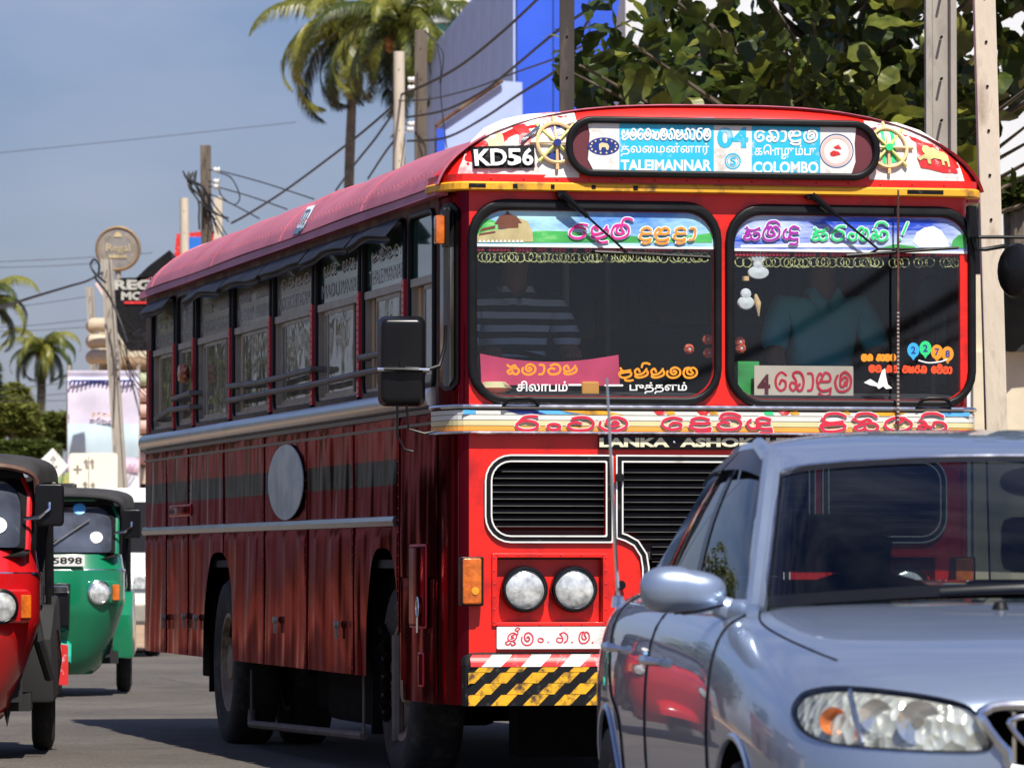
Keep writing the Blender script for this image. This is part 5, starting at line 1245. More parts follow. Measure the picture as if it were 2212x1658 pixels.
# ================================================================== PEOPLE IN THE BUS
def skinned(name, verts, edges, radii, mats, parent, sub_=2, root=0):
    me = bpy.data.meshes.new(name); me.from_pydata(verts, edges, [])
    o = bpy.data.objects.new(name, me); col.objects.link(o)
    m = o.modifiers.new('skin', 'SKIN'); m.use_smooth_shade = True
    for v, r_ in zip(me.skin_vertices[0].data, radii): v.radius = (r_, r_) if not isinstance(r_, tuple) else r_
    me.skin_vertices[0].data[root].use_root = True
    s = o.modifiers.new('sub', 'SUBSURF'); s.levels = sub_; s.render_levels = sub_
    dg = bpy.context.evaluated_depsgraph_get(); nm = bpy.data.meshes.new_from_object(o.evaluated_get(dg))
    bpy.data.objects.remove(o); nm.name = name; nm.materials.clear(); nm.materials.append(mats)
    nm.polygons.foreach_set('use_smooth', [True] * len(nm.polygons))
    return link(name, nm, parent)
def person(loc, rz, shirt, label, hand_z):
    """seated figure facing local -Y; loc is the seat point under the pelvis"""
    t = empty('person', loc, rz, label, 'person')
    V = [(0, 0, .10), (0, .02, .28), (0, .02, .46), (0, .0, .56), (0, -.01, .64), (0, -.03, .74), (0, -.02, .83)]
    E = [(i, i + 1) for i in range(6)]; Rr = [(.15, .11), (.14, .10), (.155, .10), (.07, .06), (.055, .055), (.085, .10), (.07, .085)]
    def arm(s):
        b = len(V); V.extend([(s * .19, 0, .51), (s * .24, -.04, .36), (s * .25, -.10, .24), (s * .22, -.24, hand_z), (s * .19, -.36, hand_z + .04), (s * .185, -.42, hand_z + .05)])
        E.extend([(2, b)] + [(b + i, b + i + 1) for i in range(5)]); Rr.extend([.055, .05, .045, .04, .028, .032])
        for k, dx in enumerate((-.030, -.012, .006, .022)):
            c = len(V); V.extend([(s * .185 + dx, -.47, hand_z + .05), (s * .185 + dx, -.50 + .004 * k, hand_z + .02)]); E.extend([(b + 5, c), (c, c + 1)]); Rr.extend([.010, .008])
        c = len(V); V.append((s * .15, -.44, hand_z + .03)); E.append((b + 4, c)); Rr.append(.011)
    arm(-1); arm(1)
    for s in (-1, 1):
        b = len(V); V.extend([(s * .10, -.04, .08), (s * .13, -.42, .10), (s * .13, -.46, -.30), (s * .13, -.58, -.34)]); E.extend([(0, b), (b, b + 1), (b + 1, b + 2), (b + 2, b + 3)]); Rr.extend([.085, .065, .045, .04])
    skinned('body', V, E, Rr, M['skin'], t)
    mb = MB()
    for s in (-1, 1): mb.lathe([(.0001, -.006), (.010, -.003), (.011, .004)], 8, Matrix.Translation((s * .032, -.118, .765))); 
    mb.mi = 1; mb.tube([(0, -.122, .76), (0, -.140, .735), (0, -.122, .728)], [.010, .014, .008], 6)
    mb.mi = 2; mb.tube([(-.024, -.114, .70), (0, -.124, .698), (.024, -.114, .70)], .006, 5)
    mb.build('face', [M['hair'], M['skin'], M['maroon_txt']], t, smooth=True)
    hv = [(0, .03, .80), (0, .0, .87), (0, -.05, .87), (0, .05, .74)]; skinned('hair', hv, [(0, 1), (1, 2), (0, 3)], [(.098, .11), (.08, .09), (.06, .05), (.085, .07)], M['hair'], t)
    SV = [(0, 0, .06), (0, .02, .28), (0, .02, .46), (0, .0, .54)]; SE = [(0, 1), (1, 2), (2, 3)]; SR = [(.17, .13), (.16, .12), (.172, .118), (.082, .075)]
    for s in (-1, 1):
        b = len(SV); SV.extend([(s * .19, 0, .51), (s * .24, -.04, .37), (s * .25, -.08, .29)]); SE.extend([(2, b), (b, b + 1), (b + 1, b + 2)]); SR.extend([.072, .070, .072])
    skinned('shirt', SV, SE, SR, shirt, t)
    cl = MB(); 
    for s in (-1, 1): cl.add([(s * .02, -.125, .47), (s * .085, -.10, .545), (s * .09, -.03, .585), (s * .06, -.07, .60), (s * .01, -.115, .53)], [(0, 1, 2, 3, 4)])
    cl.build('collar', shirt, t, fix=False)
    return t
def striped():
    m, nt, b = _nodes('striped shirt'); N = nt.nodes; L = nt.links
    tc = N.new('ShaderNodeTexCoord'); wv = N.new('ShaderNodeTexWave'); wv.bands_direction = 'Z'; wv.inputs['Scale'].default_value = 5.2; wv.inputs['Distortion'].default_value = .8
    L.new(tc.outputs['Object'], wv.inputs['Vector']); cr = N.new('ShaderNodeValToRGB'); cr.color_ramp.interpolation = 'CONSTANT'
    cr.color_ramp.elements[0].color = (.02, .022, .03, 1); cr.color_ramp.elements[1].color = (.62, .72, .90, 1); cr.color_ramp.elements[1].position = .5
    L.new(wv.outputs['Fac'], cr.inputs[0]); L.new(cr.outputs[0], b.inputs['Base Color']); b.inputs['Roughness'].default_value = .9
    return m
def in_bus(x, y, z): return BUS_M @ Vector((x, y, z))
M['stripe'] = striped(); M['teal'] = mat('teal polo cloth', (.10, .50, .55), .9, var=.1)
p_ = FX(1110, 700, 1.0); person(in_bus(p_[0], 1.0, 1.74), BUS_A, M['stripe'], 'driver in a blue and dark striped shirt behind the left windscreen', .22)
p_ = FX(1775, 700, .95); person(in_bus(p_[0], .95, 1.74), BUS_A, M['teal'], 'person in a teal polo shirt behind the right windscreen', .10)
# ================================================================== THE SILVER BLUE CAR
def car_paint():
    m, nt, b = _nodes('silver blue metallic paint'); N = nt.nodes; L = nt.links
    tc = N.new('ShaderNodeTexCoord'); nz = N.new('ShaderNodeTexNoise'); nz.inputs['Scale'].default_value = 900; nz.inputs['Detail'].default_value = 1
    L.new(tc.outputs['Object'], nz.inputs['Vector'])
    cr = N.new('ShaderNodeValToRGB'); cr.color_ramp.elements[0].color = (.17, .225, .33, 1); cr.color_ramp.elements[1].color = (.50, .59, .74, 1)
    L.new(nz.outputs['Fac'], cr.inputs[0]); L.new(cr.outputs[0], b.inputs['Base Color'])
    b.inputs['Metallic'].default_value = .72; b.inputs['Roughness'].default_value = .36
    b.inputs['Coat Weight'].default_value = 1.0; b.inputs['Coat Roughness'].default_value = .02
    return m
M['car'] = car_paint()
CAR_O = Vector((1.416, 11.3, 0)); CAR_A = R(5.5)
car = empty('car', CAR_O, CAR_A, 'silver blue saloon car close in front of the bus, cropped by the right edge', 'car')
# half sections from the sill up and over, x outward; station y from nose to tail
#        y     sill x,z      low        mid        shoulder    edge        inner      centre z
ST_ = [(.00, (.30, .30), (.42, .42), (.44, .58), (.42, .69), (.38, .735), (.20, .748), .755),
       (.06, (.48, .24), (.62, .40), (.66, .57), (.62, .70), (.54, .76), (.28, .785), .795),
       (.18, (.64, .20), (.74, .38), (.775, .56), (.745, .72), (.64, .80), (.34, .832), .842),
       (.42, (.72, .20), (.80, .38), (.830, .58), (.805, .76), (.69, .845), (.38, .872), .882),
       (.85, (.75, .22), (.825, .40), (.848, .62), (.825, .82), (.72, .895), (.42, .925), .935),
       (1.30, (.76, .22), (.83, .40), (.850, .64), (.830, .86), (.74, .935), (.46, .962), .972),
       (1.60, (.765, .22), (.832, .40), (.850, .65), (.832, .875), (.745, .945), (.5, .955), .96),
       (2.20, (.77, .22), (.835, .40), (.852, .66), (.835, .89), (.75, .955), (.5, .955), .955),
       (2.90, (.77, .22), (.835, .41), (.852, .67), (.832, .90), (.745, .965), (.5, .965), .965),
       (3.50, (.76, .24), (.83, .42), (.845, .68), (.822, .905), (.73, .975), (.5, .99), .99),
       (3.95, (.72, .28), (.80, .44), (.818, .68), (.79, .90), (.70, .975), (.4, 1.0), 1.005),
       (4.25, (.64, .32), (.73, .46), (.75, .68), (.71, .88), (.62, .955), (.35, .975), .98),
       (4.40, (.50, .36), (.56, .50), (.58, .68), (.55, .84), (.5, .90), (.3, .92), .925)]
def section(s):
    y = s[0]; half = [(p[0], p[1]) for p in s[1:7]] + [(0.0, s[7])]
    out = [(-p[0], y, p[1]) for p in half[:-1]] + [(0, y, half[-1][1])] + [(p[0], y, p[1]) for p in half[:-1]][::-1]
    return out
mb = MB(); secs = [section(s) for s in ST_]; n = len(secs[0])
for s in secs: mb.v += [tuple(p) for p in s]
k = len(secs)
for i in range(k - 1):
    for j in range(n): j2 = (j + 1) % n; mb.f.append([i * n + j, i * n + j2, (i + 1) * n + j2, (i + 1) * n + j]); mb.m.append(0)
for i in (0, k - 1):       # caps of quads
    for j in range(n // 2 - 1 + n % 2):
        a, b_, c, d = i * n + j, i * n + j + 1, i * n + n - 2 - j, i * n + n - 1 - j
        mb.f.append([a, b_, c, d] if b_ != c else [a, b_, d]); mb.m.append(0)
body = mb.build('body', M['car'], car, smooth=True, angle=180)
ss = body.modifiers.new('sub', 'SUBSURF'); ss.levels = ss.render_levels = 3
dg = bpy.context.evaluated_depsgraph_get()
nm = bpy.data.meshes.new_from_object(body.evaluated_get(dg)); body.modifiers.clear(); body.data = nm
_bm = bmesh.new(); _bm.from_mesh(nm); BODY_T = BVHTree.FromBMesh(_bm)
def cutter(mb): o = mb.build('cutter', M['matt_black']); o.matrix_world = Matrix.Translation(CAR_O) @ Matrix.Rotation(CAR_A, 4, 'Z'); return o
WYF, WYR = .86, 3.395
cuts = []
for wy in (WYF, WYR):
    for s in (-1, 1):
        mb = MB(); mt = Matrix.Translation((s * .78, wy, .295)) @ Matrix.Rotation(R(90), 4, 'Z'); mb.lathe([(.0001, -.22), (.352, -.22), (.352, .22), (.0001, .22)], 48, mt); cuts.append(cutter(mb))
_ci = (Matrix.Translation(CAR_O) @ Matrix.Rotation(CAR_A, 4, 'Z')).inverted()
HL = []
for (px, py) in ((1713, 1540), (1722, 1512), (1750, 1492), (1825, 1484), (1965, 1498), (2082, 1522), (2119, 1557), (2138, 1599), (2126, 1620), (2012, 1621), (1872, 1613), (1779, 1600), (1732, 1576)):
    _o = _ci @ Vector((0, 0, CAM_H)); q = BODY_T.ray_cast(_o, (_ci @ P(px, py, 11) - _o).normalized())[0] or _ci @ P(px, py, 11.7); HL.append((q.x, q.z))
HLc = catmull([(x, 0, z) for x, z in HL], 4, closed=True)
for s in (1, -1):
    mb = MB(); mb.prism([(p.x * s, -.05, p.z) for p in HLc], (0, .50, 0)); cuts.append(cutter(mb))
GR = catmull([(x, 0, z) for x, z in ((-.41, .732), (-.42, .71), (-.37, .645), (-.30, .60), (.30, .60), (.37, .645), (.42, .71), (.41, .732), (.30, .742), (-.30, .742))], 3, closed=True)
mb = MB(); mb.prism([(p.x, -.05, p.z) for p in GR], (0, .20, 0)); cuts.append(cutter(mb))
mb = MB(); mb.prism([(-.70, 1.34, .4), (.70, 1.34, .4), (.70, 3.3, .4), (-.70, 3.3, .4)], (0, 0, .8)); cuts.append(cutter(mb))
body.data.materials.append(M['matt_black'])
for c in cuts:
    md = body.modifiers.new('cut', 'BOOLEAN'); md.object = c; md.operation = 'DIFFERENCE'; md.solver = 'EXACT'; md.material_mode = 'TRANSFER'
bpy.context.view_layer.update(); dg = bpy.context.evaluated_depsgraph_get()
nm = bpy.data.meshes.new_from_object(body.evaluated_get(dg)); body.modifiers.clear(); body.data = nm; nm.name = 'body'
for c in cuts: bpy.data.objects.remove(c)
nm.polygons.foreach_set('use_smooth', [True] * len(nm.polygons)); nm.set_sharp_from_angle(angle=R(40))
def on_body(p, d, off=.0):
    h = BODY_T.ray_cast(Vector(p), Vector(d))
    return (h[0] + h[1] * off) if h[0] else None
def patch(outline, origin, d, off, name, m_, parent, thick=0.0, res=.02, offs=None):
    """outline of 3D points moved onto the body along d"""
    pts2 = [(p[0], p[2]) for p in outline] if abs(d[1]) > .5 else [(p[1], p[2]) for p in outline]
    me = plate([pts2], 0); bm = bmesh.new(); bm.from_mesh(me)
    for it in range(4):
        es = [e for e in bm.edges if e.calc_length() > res]
        if es: bmesh.ops.subdivide_edges(bm, edges=es, cuts=1); bmesh.ops.triangulate(bm, faces=bm.faces)
    for v in bm.verts:
        p = (v.co.x, origin, v.co.y) if abs(d[1]) > .5 else (origin, v.co.x, v.co.y)
        h_ = on_body(p, d, off); v.co = h_ if h_ else on_body((p[0] * .97, p[1], p[2]), d, off) or Vector((p[0], .45, p[2]))
    bmesh.ops.recalc_face_normals(bm, faces=bm.faces)
    bm.to_mesh(me); bm.free(); me.materials.clear(); me.materials.append(m_); me.name = name
    me.polygons.foreach_set('use_smooth', [True] * len(me.polygons))
    return link(name, me, parent)
M['lamp_chrome'] = mat('headlamp reflector', (.82, .82, .80), .16, metal=.9, var=.2, vs=20, bump=.004, bs=26)
M['lamp_amber'] = mat('orange turn bulb bowl', (.75, .20, .04), .2, metal=.3, coat=.8, var=.4, vs=18, bump=.003, bs=40)
def facet_mat():
    m, nt, b = _nodes('facetted lamp reflector'); N = nt.nodes; L = nt.links
    tc = N.new('ShaderNodeTexCoord'); vo = N.new('ShaderNodeTexVoronoi'); vo.inputs['Scale'].default_value = 42; mp = N.new('ShaderNodeMapping'); mp.inputs['Scale'].default_value = (1, 1, .6)
    L.new(tc.outputs['Object'], mp.inputs[0]); L.new(mp.outputs[0], vo.inputs['Vector'])
    cr = N.new('ShaderNodeValToRGB'); cr.color_ramp.elements[0].color = (.42, .42, .36, 1); cr.color_ramp.elements[1].color = (.95, .94, .84, 1); L.new(vo.outputs['Color'], cr.inputs[0]); L.new(cr.outputs[0], b.inputs['Base Color'])
    b.inputs['Metallic'].default_value = .45; b.inputs['Roughness'].default_value = .22
    bp = N.new('ShaderNodeBump'); bp.inputs['Distance'].default_value = .012; L.new(vo.outputs['Distance'], bp.inputs['Height']); L.new(bp.outputs[0], b.inputs['Normal'])
    return m
M['lamp_facet'] = facet_mat()
for s in (-1, 1):
    ol = [(p.x * -s * -1 if s < 0 else -p.x, 0, p.z) for p in HLc]
    if s < 0: ol = [(p.x, 0, p.z) for p in HLc]
    lamp = patch(ol, -1.0, (0, 1, 0), .003, 'headlight', M['glass_clear'], car)
    inn = [(.0 + p[0] * 1, 0, p[2]) for p in ol]; cxm = sum(p[0] for p in inn) / len(inn); czm = sum(p[2] for p in inn) / len(inn)
    inn = [(cxm + (p[0] - cxm) * .985, 0, czm + (p[2] - czm) * .97) for p in inn]
    patch(inn, -1.0, (0, 1, 0), -.008, 'reflector', M['lamp_facet'], lamp)
    def lp(px, py, dep): h_ = BODY_T.ray_cast(_o, (_ci @ P(px, py, 11) - _o).normalized())[0]; return Vector((h_.x * -s, h_.y + dep, h_.z))
    u_ = lambda v: max(.001, v)
    def bowl(c, r_, dep, m_, nm): mb = MB(); mb.grid(lambda u, v: c + Vector((r_ * u_(v) * math.cos(2 * math.pi * u), dep * (1 - v * v), r_ * u_(v) * math.sin(2 * math.pi * u))), 24, 6); return mb.build(nm, m_, lamp, smooth=True)
    bowl(lp(1800, 1556, .0), .030, .02, M['lamp_amber'], 'turn_bulb'); bowl(lp(1985, 1560, .0), .048, .008, M['lamp_chrome'], 'bowl'); bowl(lp(1892, 1545, .0), .036, .008, M['lamp_chrome'], 'bowl')
    mb = MB(); mb.tube([lp(1838, 1490, .006), lp(1850, 1540, .008), lp(1866, 1604, .006)], .006, 6); mb.tube([lp(1985, 1560, .004), lp(1985, 1560, .02)], .014, 10); mb.build('bulb_cap', M['chrome'], lamp, smooth=True)
    rim_ = [on_body((p[0], -1, p[2]), (0, 1, 0), .003) for p in ol]
    mb = MB(); mb.tube(rim_, .0020, 5, closed=True); mb.build('lamp_seal', M['black'], lamp)
gb = [on_body((p.x, -1, p.z), (0, 1, 0), .004) for p in GR]
mb = MB(); mb.tube(gb, .013, 8, closed=True); mb.tube([on_body((p.x * .86, -1, .672 + (p.z - .672) * .72), (0, 1, 0), .0) + Vector((0, -.0, 0)) for p in GR], .006, 6, closed=True); grl = mb.build('grille', M['chrome'], car, smooth=True)
mb = MB()
for k in range(18): mb.box(-.355 + k * .0415, .03, .61, -.347 + k * .0415, .06, .735)
mb.build('grille_bar', M['chrome'], grl); mb = MB(); mb.box(-.42, .10, .56, .42, .11, .76); mb.build('grille_back', M['matt_black'], grl)
# shut lines, handles, mouldings
def bline(pts, d, org, r_=.004, m_='matt_black', name='shut_line', off=.0005):
    ps = [q for q in (on_body(p, d, off) for p in pts) if q]; mb = MB(); mb.tube(ps, r_, 6); return mb.build(name, M[m_], body if False else car, smooth=True)
for s in (-1, 1):
    o_ = s * 2
    dd = (-s, 0, 0)
    side = lambda pts, **k: bline([(o_, y, z) for y, z in pts], dd, 0, **k)
    side(catmull([(1.36, .93, 0), (1.30, .80, 0), (1.27, .62, 0), (1.27, .38, 0), (1.30, .25, 0)], 5) and [(p.x, p.y) for p in catmull([(1.38, .92, 0), (1.30, .80, 0), (1.27, .62, 0), (1.27, .38, 0), (1.30, .25, 0)], 5)])
    side([(p.x, p.y) for p in catmull([(2.42, .95, 0), (2.44, .8, 0), (2.45, .5, 0), (2.43, .25, 0)], 5)])
    side([(p.x, p.y) for p in catmull([(3.46, .96, 0), (3.40, .85, 0), (3.25, .70, 0), (3.02, .62, 0), (2.98, .45, 0), (3.0, .26, 0)], 5)])
    bline([(p.x * s, p.y, 2) for p in catmull([(.665, .44, 0), (.690, .58, 0), (.715, .80, 0), (.728, 1.02, 0), (.725, 1.20, 0), (.700, 1.38, 0)], 8)], (0, 0, -1), 0, r_=.0028, off=.0)
    for (yh, zh) in ((2.28, .795), (3.18, .815)):
        p = on_body((o_, yh, zh), dd); q = Vector((p.x + s * .03, p.y, p.z)); mb = MB()
        mb.tube([Vector((p.x, yh - .085, zh)), Vector((p.x + s * .026, yh - .06, zh + .003)), Vector((p.x + s * .032, yh, zh + .006)), Vector((p.x + s * .026, yh + .06, zh + .003)), Vector((p.x, yh + .085, zh))], [.008, .012, .014, .012, .008], 8)
        mb.build('door_handle', M['chrome'], car, smooth=True)
    mo = MB(); 
    for (y0, y1) in ((1.32, 2.40), (2.48, 3.0)):
        ps = [on_body((o_, y0 + (y1 - y0) * t / 10, .44), dd, .004) for t in range(11)]; mo.tube(ps, .014, 6)
    mo.build('door_moulding', M['chrome'], car, smooth=True)
    ps = [on_body((o_, y, .955 - .0), dd, .002) for y in (1.6, 2.0)]
for wy in (WYF, WYR):
    for s in (-1, 1):
        wheel(s * .755, wy, .305, .19, s, parent=car, rimm='rim_alloy' if False else 'rim', depth=.05, hubr=.05, nuts=4) if False else None
M['alloy'] = mat('dusty alloy', (.30, .30, .31), .35, metal=.8, var=.2)
def car_wheel(x, wy, s, r_=.305, w=.19, parent=car):
    mt = Matrix.Translation((x, wy, r_)) @ Matrix.Rotation(R(90 if s < 0 else -90), 4, 'Z'); mb = MB(); h = w / 2
    mb.lathe([(r_ * .64, h * .8), (r_ * .8, h), (r_ * .94, h * .9), (r_, h * .5), (r_, -h * .5), (r_ * .94, -h * .9), (r_ * .64, -h * .8)], 40, mt)
    t = mb.build('wheel', M['tyre'], parent, smooth=True, angle=50)
    mb = MB(); mb.lathe([(r_ * .66, h * .78), (r_ * .62, h * .8), (r_ * .60, h * .2), (r_ * .58, h * .2)], 40, mt)
    for k in range(6):
        a = k * math.pi / 3; rot = mt @ Matrix.Rotation(a, 4, 'Y'); mb.prism([rot @ Vector(p) for p in ((.03, h * .7, -.025), (r_ * .62, h * .75, -.016), (r_ * .62, h * .75, .016), (.03, h * .7, .025))], (rot.to_3x3() @ Vector((0, -.02, 0))))
    mb.lathe([(.05, h * .55), (.045, h * .78), (.0002, h * .82)], 16, mt); mb.mi = 1; mb.lathe([(r_ * .6, h * .1), (.0002, h * .1)], 24, mt)
    mb.build('rim', [M['alloy'], M['matt_black']], t, smooth=True); return t
for wy in (WYF, WYR):
    for s in (-1, 1):
        car_wheel(s * .745, wy, s)
        ps = []
        for k in range(25):
            a = math.pi * (k / 24); p = (s * 2, wy + .358 * math.cos(a), .295 + .358 * math.sin(a)); ps.append(on_body(p, (-s, 0, 0), .0) or Vector((s * .83, p[1], p[2])))
        mb = MB(); mb.tube(ps, .009, 6); mb.build('wheel_arch_lip', M['car'], car, smooth=True)
mb = MB(); mb.box(-.62, .9, .2, .62, 3.3, .4); mb.box(-.7, 1.35, .39, .7, 3.3, .43); mb.build('underbody', M['matt_black'], car)
# greenhouse: key lines in the car's own frame, mirrored
def Hc(t, a): return catmull(a, 8)[min(len(catmull(a, 8)) - 1, int(t))]
def curve_fn(pts):
    c = catmull([Vector(p) for p in pts], 10); n_ = len(c) - 1
    def f(t):
        x = max(0, min(1, t)) * n_; i = min(int(x), n_ - 1); return c[i].lerp(c[i + 1], x - i)
    return f
# windscreen lower and upper edge, left picture side is -x
lo = curve_fn([(-.690, 1.47, .935), (-.60, 1.32, .945), (-.30, 1.17, .965), (0, 1.13, .972), (.30, 1.17, .965), (.60, 1.32, .945), (.690, 1.47, .935)])
hi = curve_fn([(-.575, 1.98, 1.262), (-.50, 1.90, 1.283), (-.25, 1.83, 1.300), (0, 1.81, 1.304), (.25, 1.83, 1.300), (.50, 1.90, 1.283), (.575, 1.98, 1.262)])
def wscr(u, v, off=0):
    a, b_ = lo(u), hi(u); p = a.lerp(b_, v); bul = math.sin(math.pi * v) * .022
    return p + Vector((0, -bul - off * .7, bul * .6 + off * .7))
def inset(u, v, e): return wscr(e + (1 - 2 * e) * u, e * 1.6 + (1 - 3.0 * e) * v)
mb = MB(); mb.grid(lambda u, v: wscr(u, v), 30, 12); ws_ = mb.build('windscreen', M['glass_car'], car, smooth=True)
mb = MB()
def frit(u0, u1, v0, v1): mb.grid(lambda u, v: wscr(u0 + (u1 - u0) * u, v0 + (v1 - v0) * v, .003), 24, 8)
frit(0, .052, 0, 1); frit(.948, 1, 0, 1); frit(.05, .95, .955, 1); frit(.05, .95, 0, .07); mb.build('windscreen_border', M['black_gloss'], ws_, smooth=True)
mb = MB(); mb.tube([wscr(t / 30, 1, .004) for t in range(31)], .006, 6); mb.tube([wscr(.03, t / 12, .006) for t in range(13)], .006, 6); mb.build('windscreen_trim', M['chrome'], ws_, smooth=True)
# roof
rr_ = [(2.06, .548, 1.322, 1.352), (2.35, .560, 1.345, 1.385), (2.8, .560, 1.340, 1.385), (3.15, .535, 1.305, 1.35), (3.30, .51, 1.28, 1.325)]
re_ = curve_fn([(a[1], a[0], a[2]) for a in rr_]); rc_ = curve_fn([(0, a[0] - .10 * (1 if i == 0 else 0), a[3]) for i, a in enumerate(rr_)])
def roofc(u, v):
    e, c = re_(v), rc_(v); t = 2 * u - 1; f0 = hi(u) if True else None
    y = c.y + (e.y - c.y) * abs(t) ** 2; x = e.x * t; z = e.z + (c.z - e.z) * (1 - abs(t) ** 3.2)
    p = Vector((x, y, z)); w = max(0, 1 - v * 3.2)
    return p.lerp(f0 + Vector((0, .0, .004)), w ** 2)
mb = MB(); mb.grid(roofc, 32, 24); car_roof = mb.build('roof', M['car'], car, smooth=True)
# side structure, built for both sides
belt_l = [(1.47, .690, .935), (1.7, .712, .945), (2.4, .728, .955), (3.1, .715, .967), (3.55, .66, .985)]
for s in (-1, 1):
    bl = curve_fn([(s * a[1], a[0], a[2]) for a in belt_l])
    tr = curve_fn([(s * .548, 2.06, 1.318), (s * .562, 2.35, 1.345), (s * .562, 2.8, 1.340), (s * .532, 3.18, 1.30), (s * .505, 3.32, 1.278)])
    # window outline positions: t along belt / roof rail
    def sidep(tb, tt, v, off=0):
        a, b_ = bl(tb), tr(tt); p = a.lerp(b_, v); return p + Vector((s * (.022 * math.sin(math.pi * v) + off), 0, 0))
    def strip(tb0, tt0, tb1, tt1, v0, v1, off, nu=8, nv=10, mbx=None): mbx.grid(lambda u, v: sidep(tb0 + (tb1 - tb0) * u, tt0 + (tt1 - tt0) * u, v0 + (v1 - v0) * v, off), nu, nv)
    mb = MB(); strip(.065, .012, .47, .36, .02, .955, 0, mbx=mb, nu=14); strip(.495, .385, .80, .72, .02, .955, 0, mbx=mb, nu=14)
    sg = mb.build('side_glass', M['glass_tint'], car, smooth=True)
    mb = MB(); strip(.468, .358, .497, .387, .0, .97, .003, mbx=mb); strip(.80, .72, .83, .75, 0, .97, .003, mbx=mb); strip(0.0, 0, 1, 1, -.01, .03, .004, 30, 2, mb); strip(.05, .0, .85, .76, .94, .975, .004, 24, 2, mb)
    mb.build('window_trim', M['black_gloss'], sg, smooth=True)
    mb = MB(); strip(.825, .745, 1.0, 1.0, .0, 1.0, .001, mbx=mb, nu=10); strip(.0, .0, 1, 1, .965, 1.02, .003, 40, 3, mb)
    # A pillar as its own rounded bar
    mb.tube([Vector((s * .712, 1.38, .925)), Vector((s * .690, 1.50, .965)), Vector((s * .640, 1.72, 1.12)), Vector((s * .602, 1.90, 1.225)), Vector((s * .572, 2.05, 1.300)), Vector((s * .562, 2.35, 1.345))], [.026, .028, .028, .028, .027, .020], 10)
    mb.build('pillar', M['car'], car, smooth=True)
    # tinted rain visors over the side windows
    mb = MB()
    mb.grid(lambda u, v: sidep(.08 + .40 * u, .015 + .36 * u, .84 + .13 * v - .0 * u, .022 * (1 - v) + .008), 14, 3)
    mb.grid(lambda u, v: sidep(.50 + .30 * u, .39 + .33 * u, .84 + .13 * v, .022 * (1 - v) + .008), 14, 3); mb.build('rain_visor', M['black_gloss'], sg, smooth=True)
# rear window
mb = MB(); mb.grid(lambda u, v: Vector(((1.30 * (1 - v) + 1.02 * v) * (u - .5), 3.86 - .56 * v - .10 * (2 * u - 1) ** 2 * (1 - v), 1.005 + .30 * v + .02 * math.sin(math.pi * u))), 16, 8); mb.build('rear_window', M['glass_car'], car, smooth=True)
for s in (-1, 1):
    mb = MB(); mb.grid(lambda u, v: Vector((s * (.66 * (1 - v) + .512 * v + (-.02 + .07 * u) * (1 if True else 0)) , 3.55 + .32 * (1 - v) * (1 - u) - .27 * v, .98 + .30 * v)), 4, 8); mb.build('rear_pillar', M['car'], car, smooth=True)
# door mirrors
for s in (-1, 1):
    mb = MB(); c = Vector((s * .868, 1.50, .975))
    def mm(u, v):
        a = 2 * math.pi * u; b_ = math.pi * (v - .5); x = math.cos(b_) * math.cos(a); z = math.sin(b_); y = math.cos(b_) * math.sin(a)
        sx = .104 + .0 * x; f = lambda q, e: math.copysign(abs(q) ** e, q)
        zz = f(z, .75) * (.062 + .010 * -x * 0); xx = f(x, .72)
        tp = 1 - .22 * (1 - (xx * s + 1) / 2)
        return c + Vector((xx * sx, (f(y, .8) * .062 if y < 0 else f(y, .8) * .03), zz * tp + (.006 if xx * s > 0 else 0)))
    mb.grid(mm, 32, 16); mh = mb.build('door_mirror', M['car'], car, smooth=True, angle=80)
    mb = MB(); mb.tube([Vector((s * .79, 1.505, .945)), Vector((s * .75, 1.50, .93)), Vector((s * .715, 1.46, .925)), Vector((s * .695, 1.36, .90))], [.028, .030, .034, .012], 10); mb.build('mirror_foot', M['car'], mh, smooth=True)
    mb = MB(); mb.tube([c + Vector((-.09 * s, -.058, -.03)), c + Vector((-.02 * s, -.066, -.046)), c + Vector((.03 * s, -.062, -.050))], .003, 5); mb.build('mirror_seam', M['matt_black'], mh)
# inside
M['fabric'] = mat('dark seat fabric', (.025, .027, .032), .9, var=.3)
mb = MB(); mb.prism([(-.68, 1.36, .90), (-.68, 1.5, .945), (-.68, 1.75, .93), (-.68, 1.85, .80), (-.68, 1.85, .5), (-.68, 1.36, .5)], (1.36, 0, 0)); mb.build('dashboard', mat('grey dashboard', (.09, .10, .11), .6, var=.2), car)
mb = MB(); rt = Matrix.Translation((-.34, 1.90, .925)) @ Matrix.Rotation(R(-62), 4, 'X'); mb.tube([rt @ Vector((.185 * math.cos(k * math.pi / 14), 0, .185 * math.sin(k * math.pi / 14))) for k in range(28)], .014, 8, closed=True); mb.tube([rt @ Vector((-.17, 0, 0)), rt @ Vector((.17, 0, 0))], .016, 6); mb.tube([rt @ Vector((0, 0, 0)), rt @ Vector((0, -.2, 0))], .03, 8); mb.build('steering_wheel', M['black'], car, smooth=True)
for x, y in ((-.36, 2.35), (.36, 2.35), (-.36, 3.15), (.36, 3.15)):
    mb = MB(); mb.box(x - .23, y, .43, x + .23, y + .14, 1.0); mb.box(x - .13, y + .03, 1.02, x + .13, y + .12, 1.17); mb.build('seat', M['fabric'], car, bevel=.035, smooth=True)
p_ = wscr(.56, .86) + Vector((-.02, .09, -.02))
mb = MB()
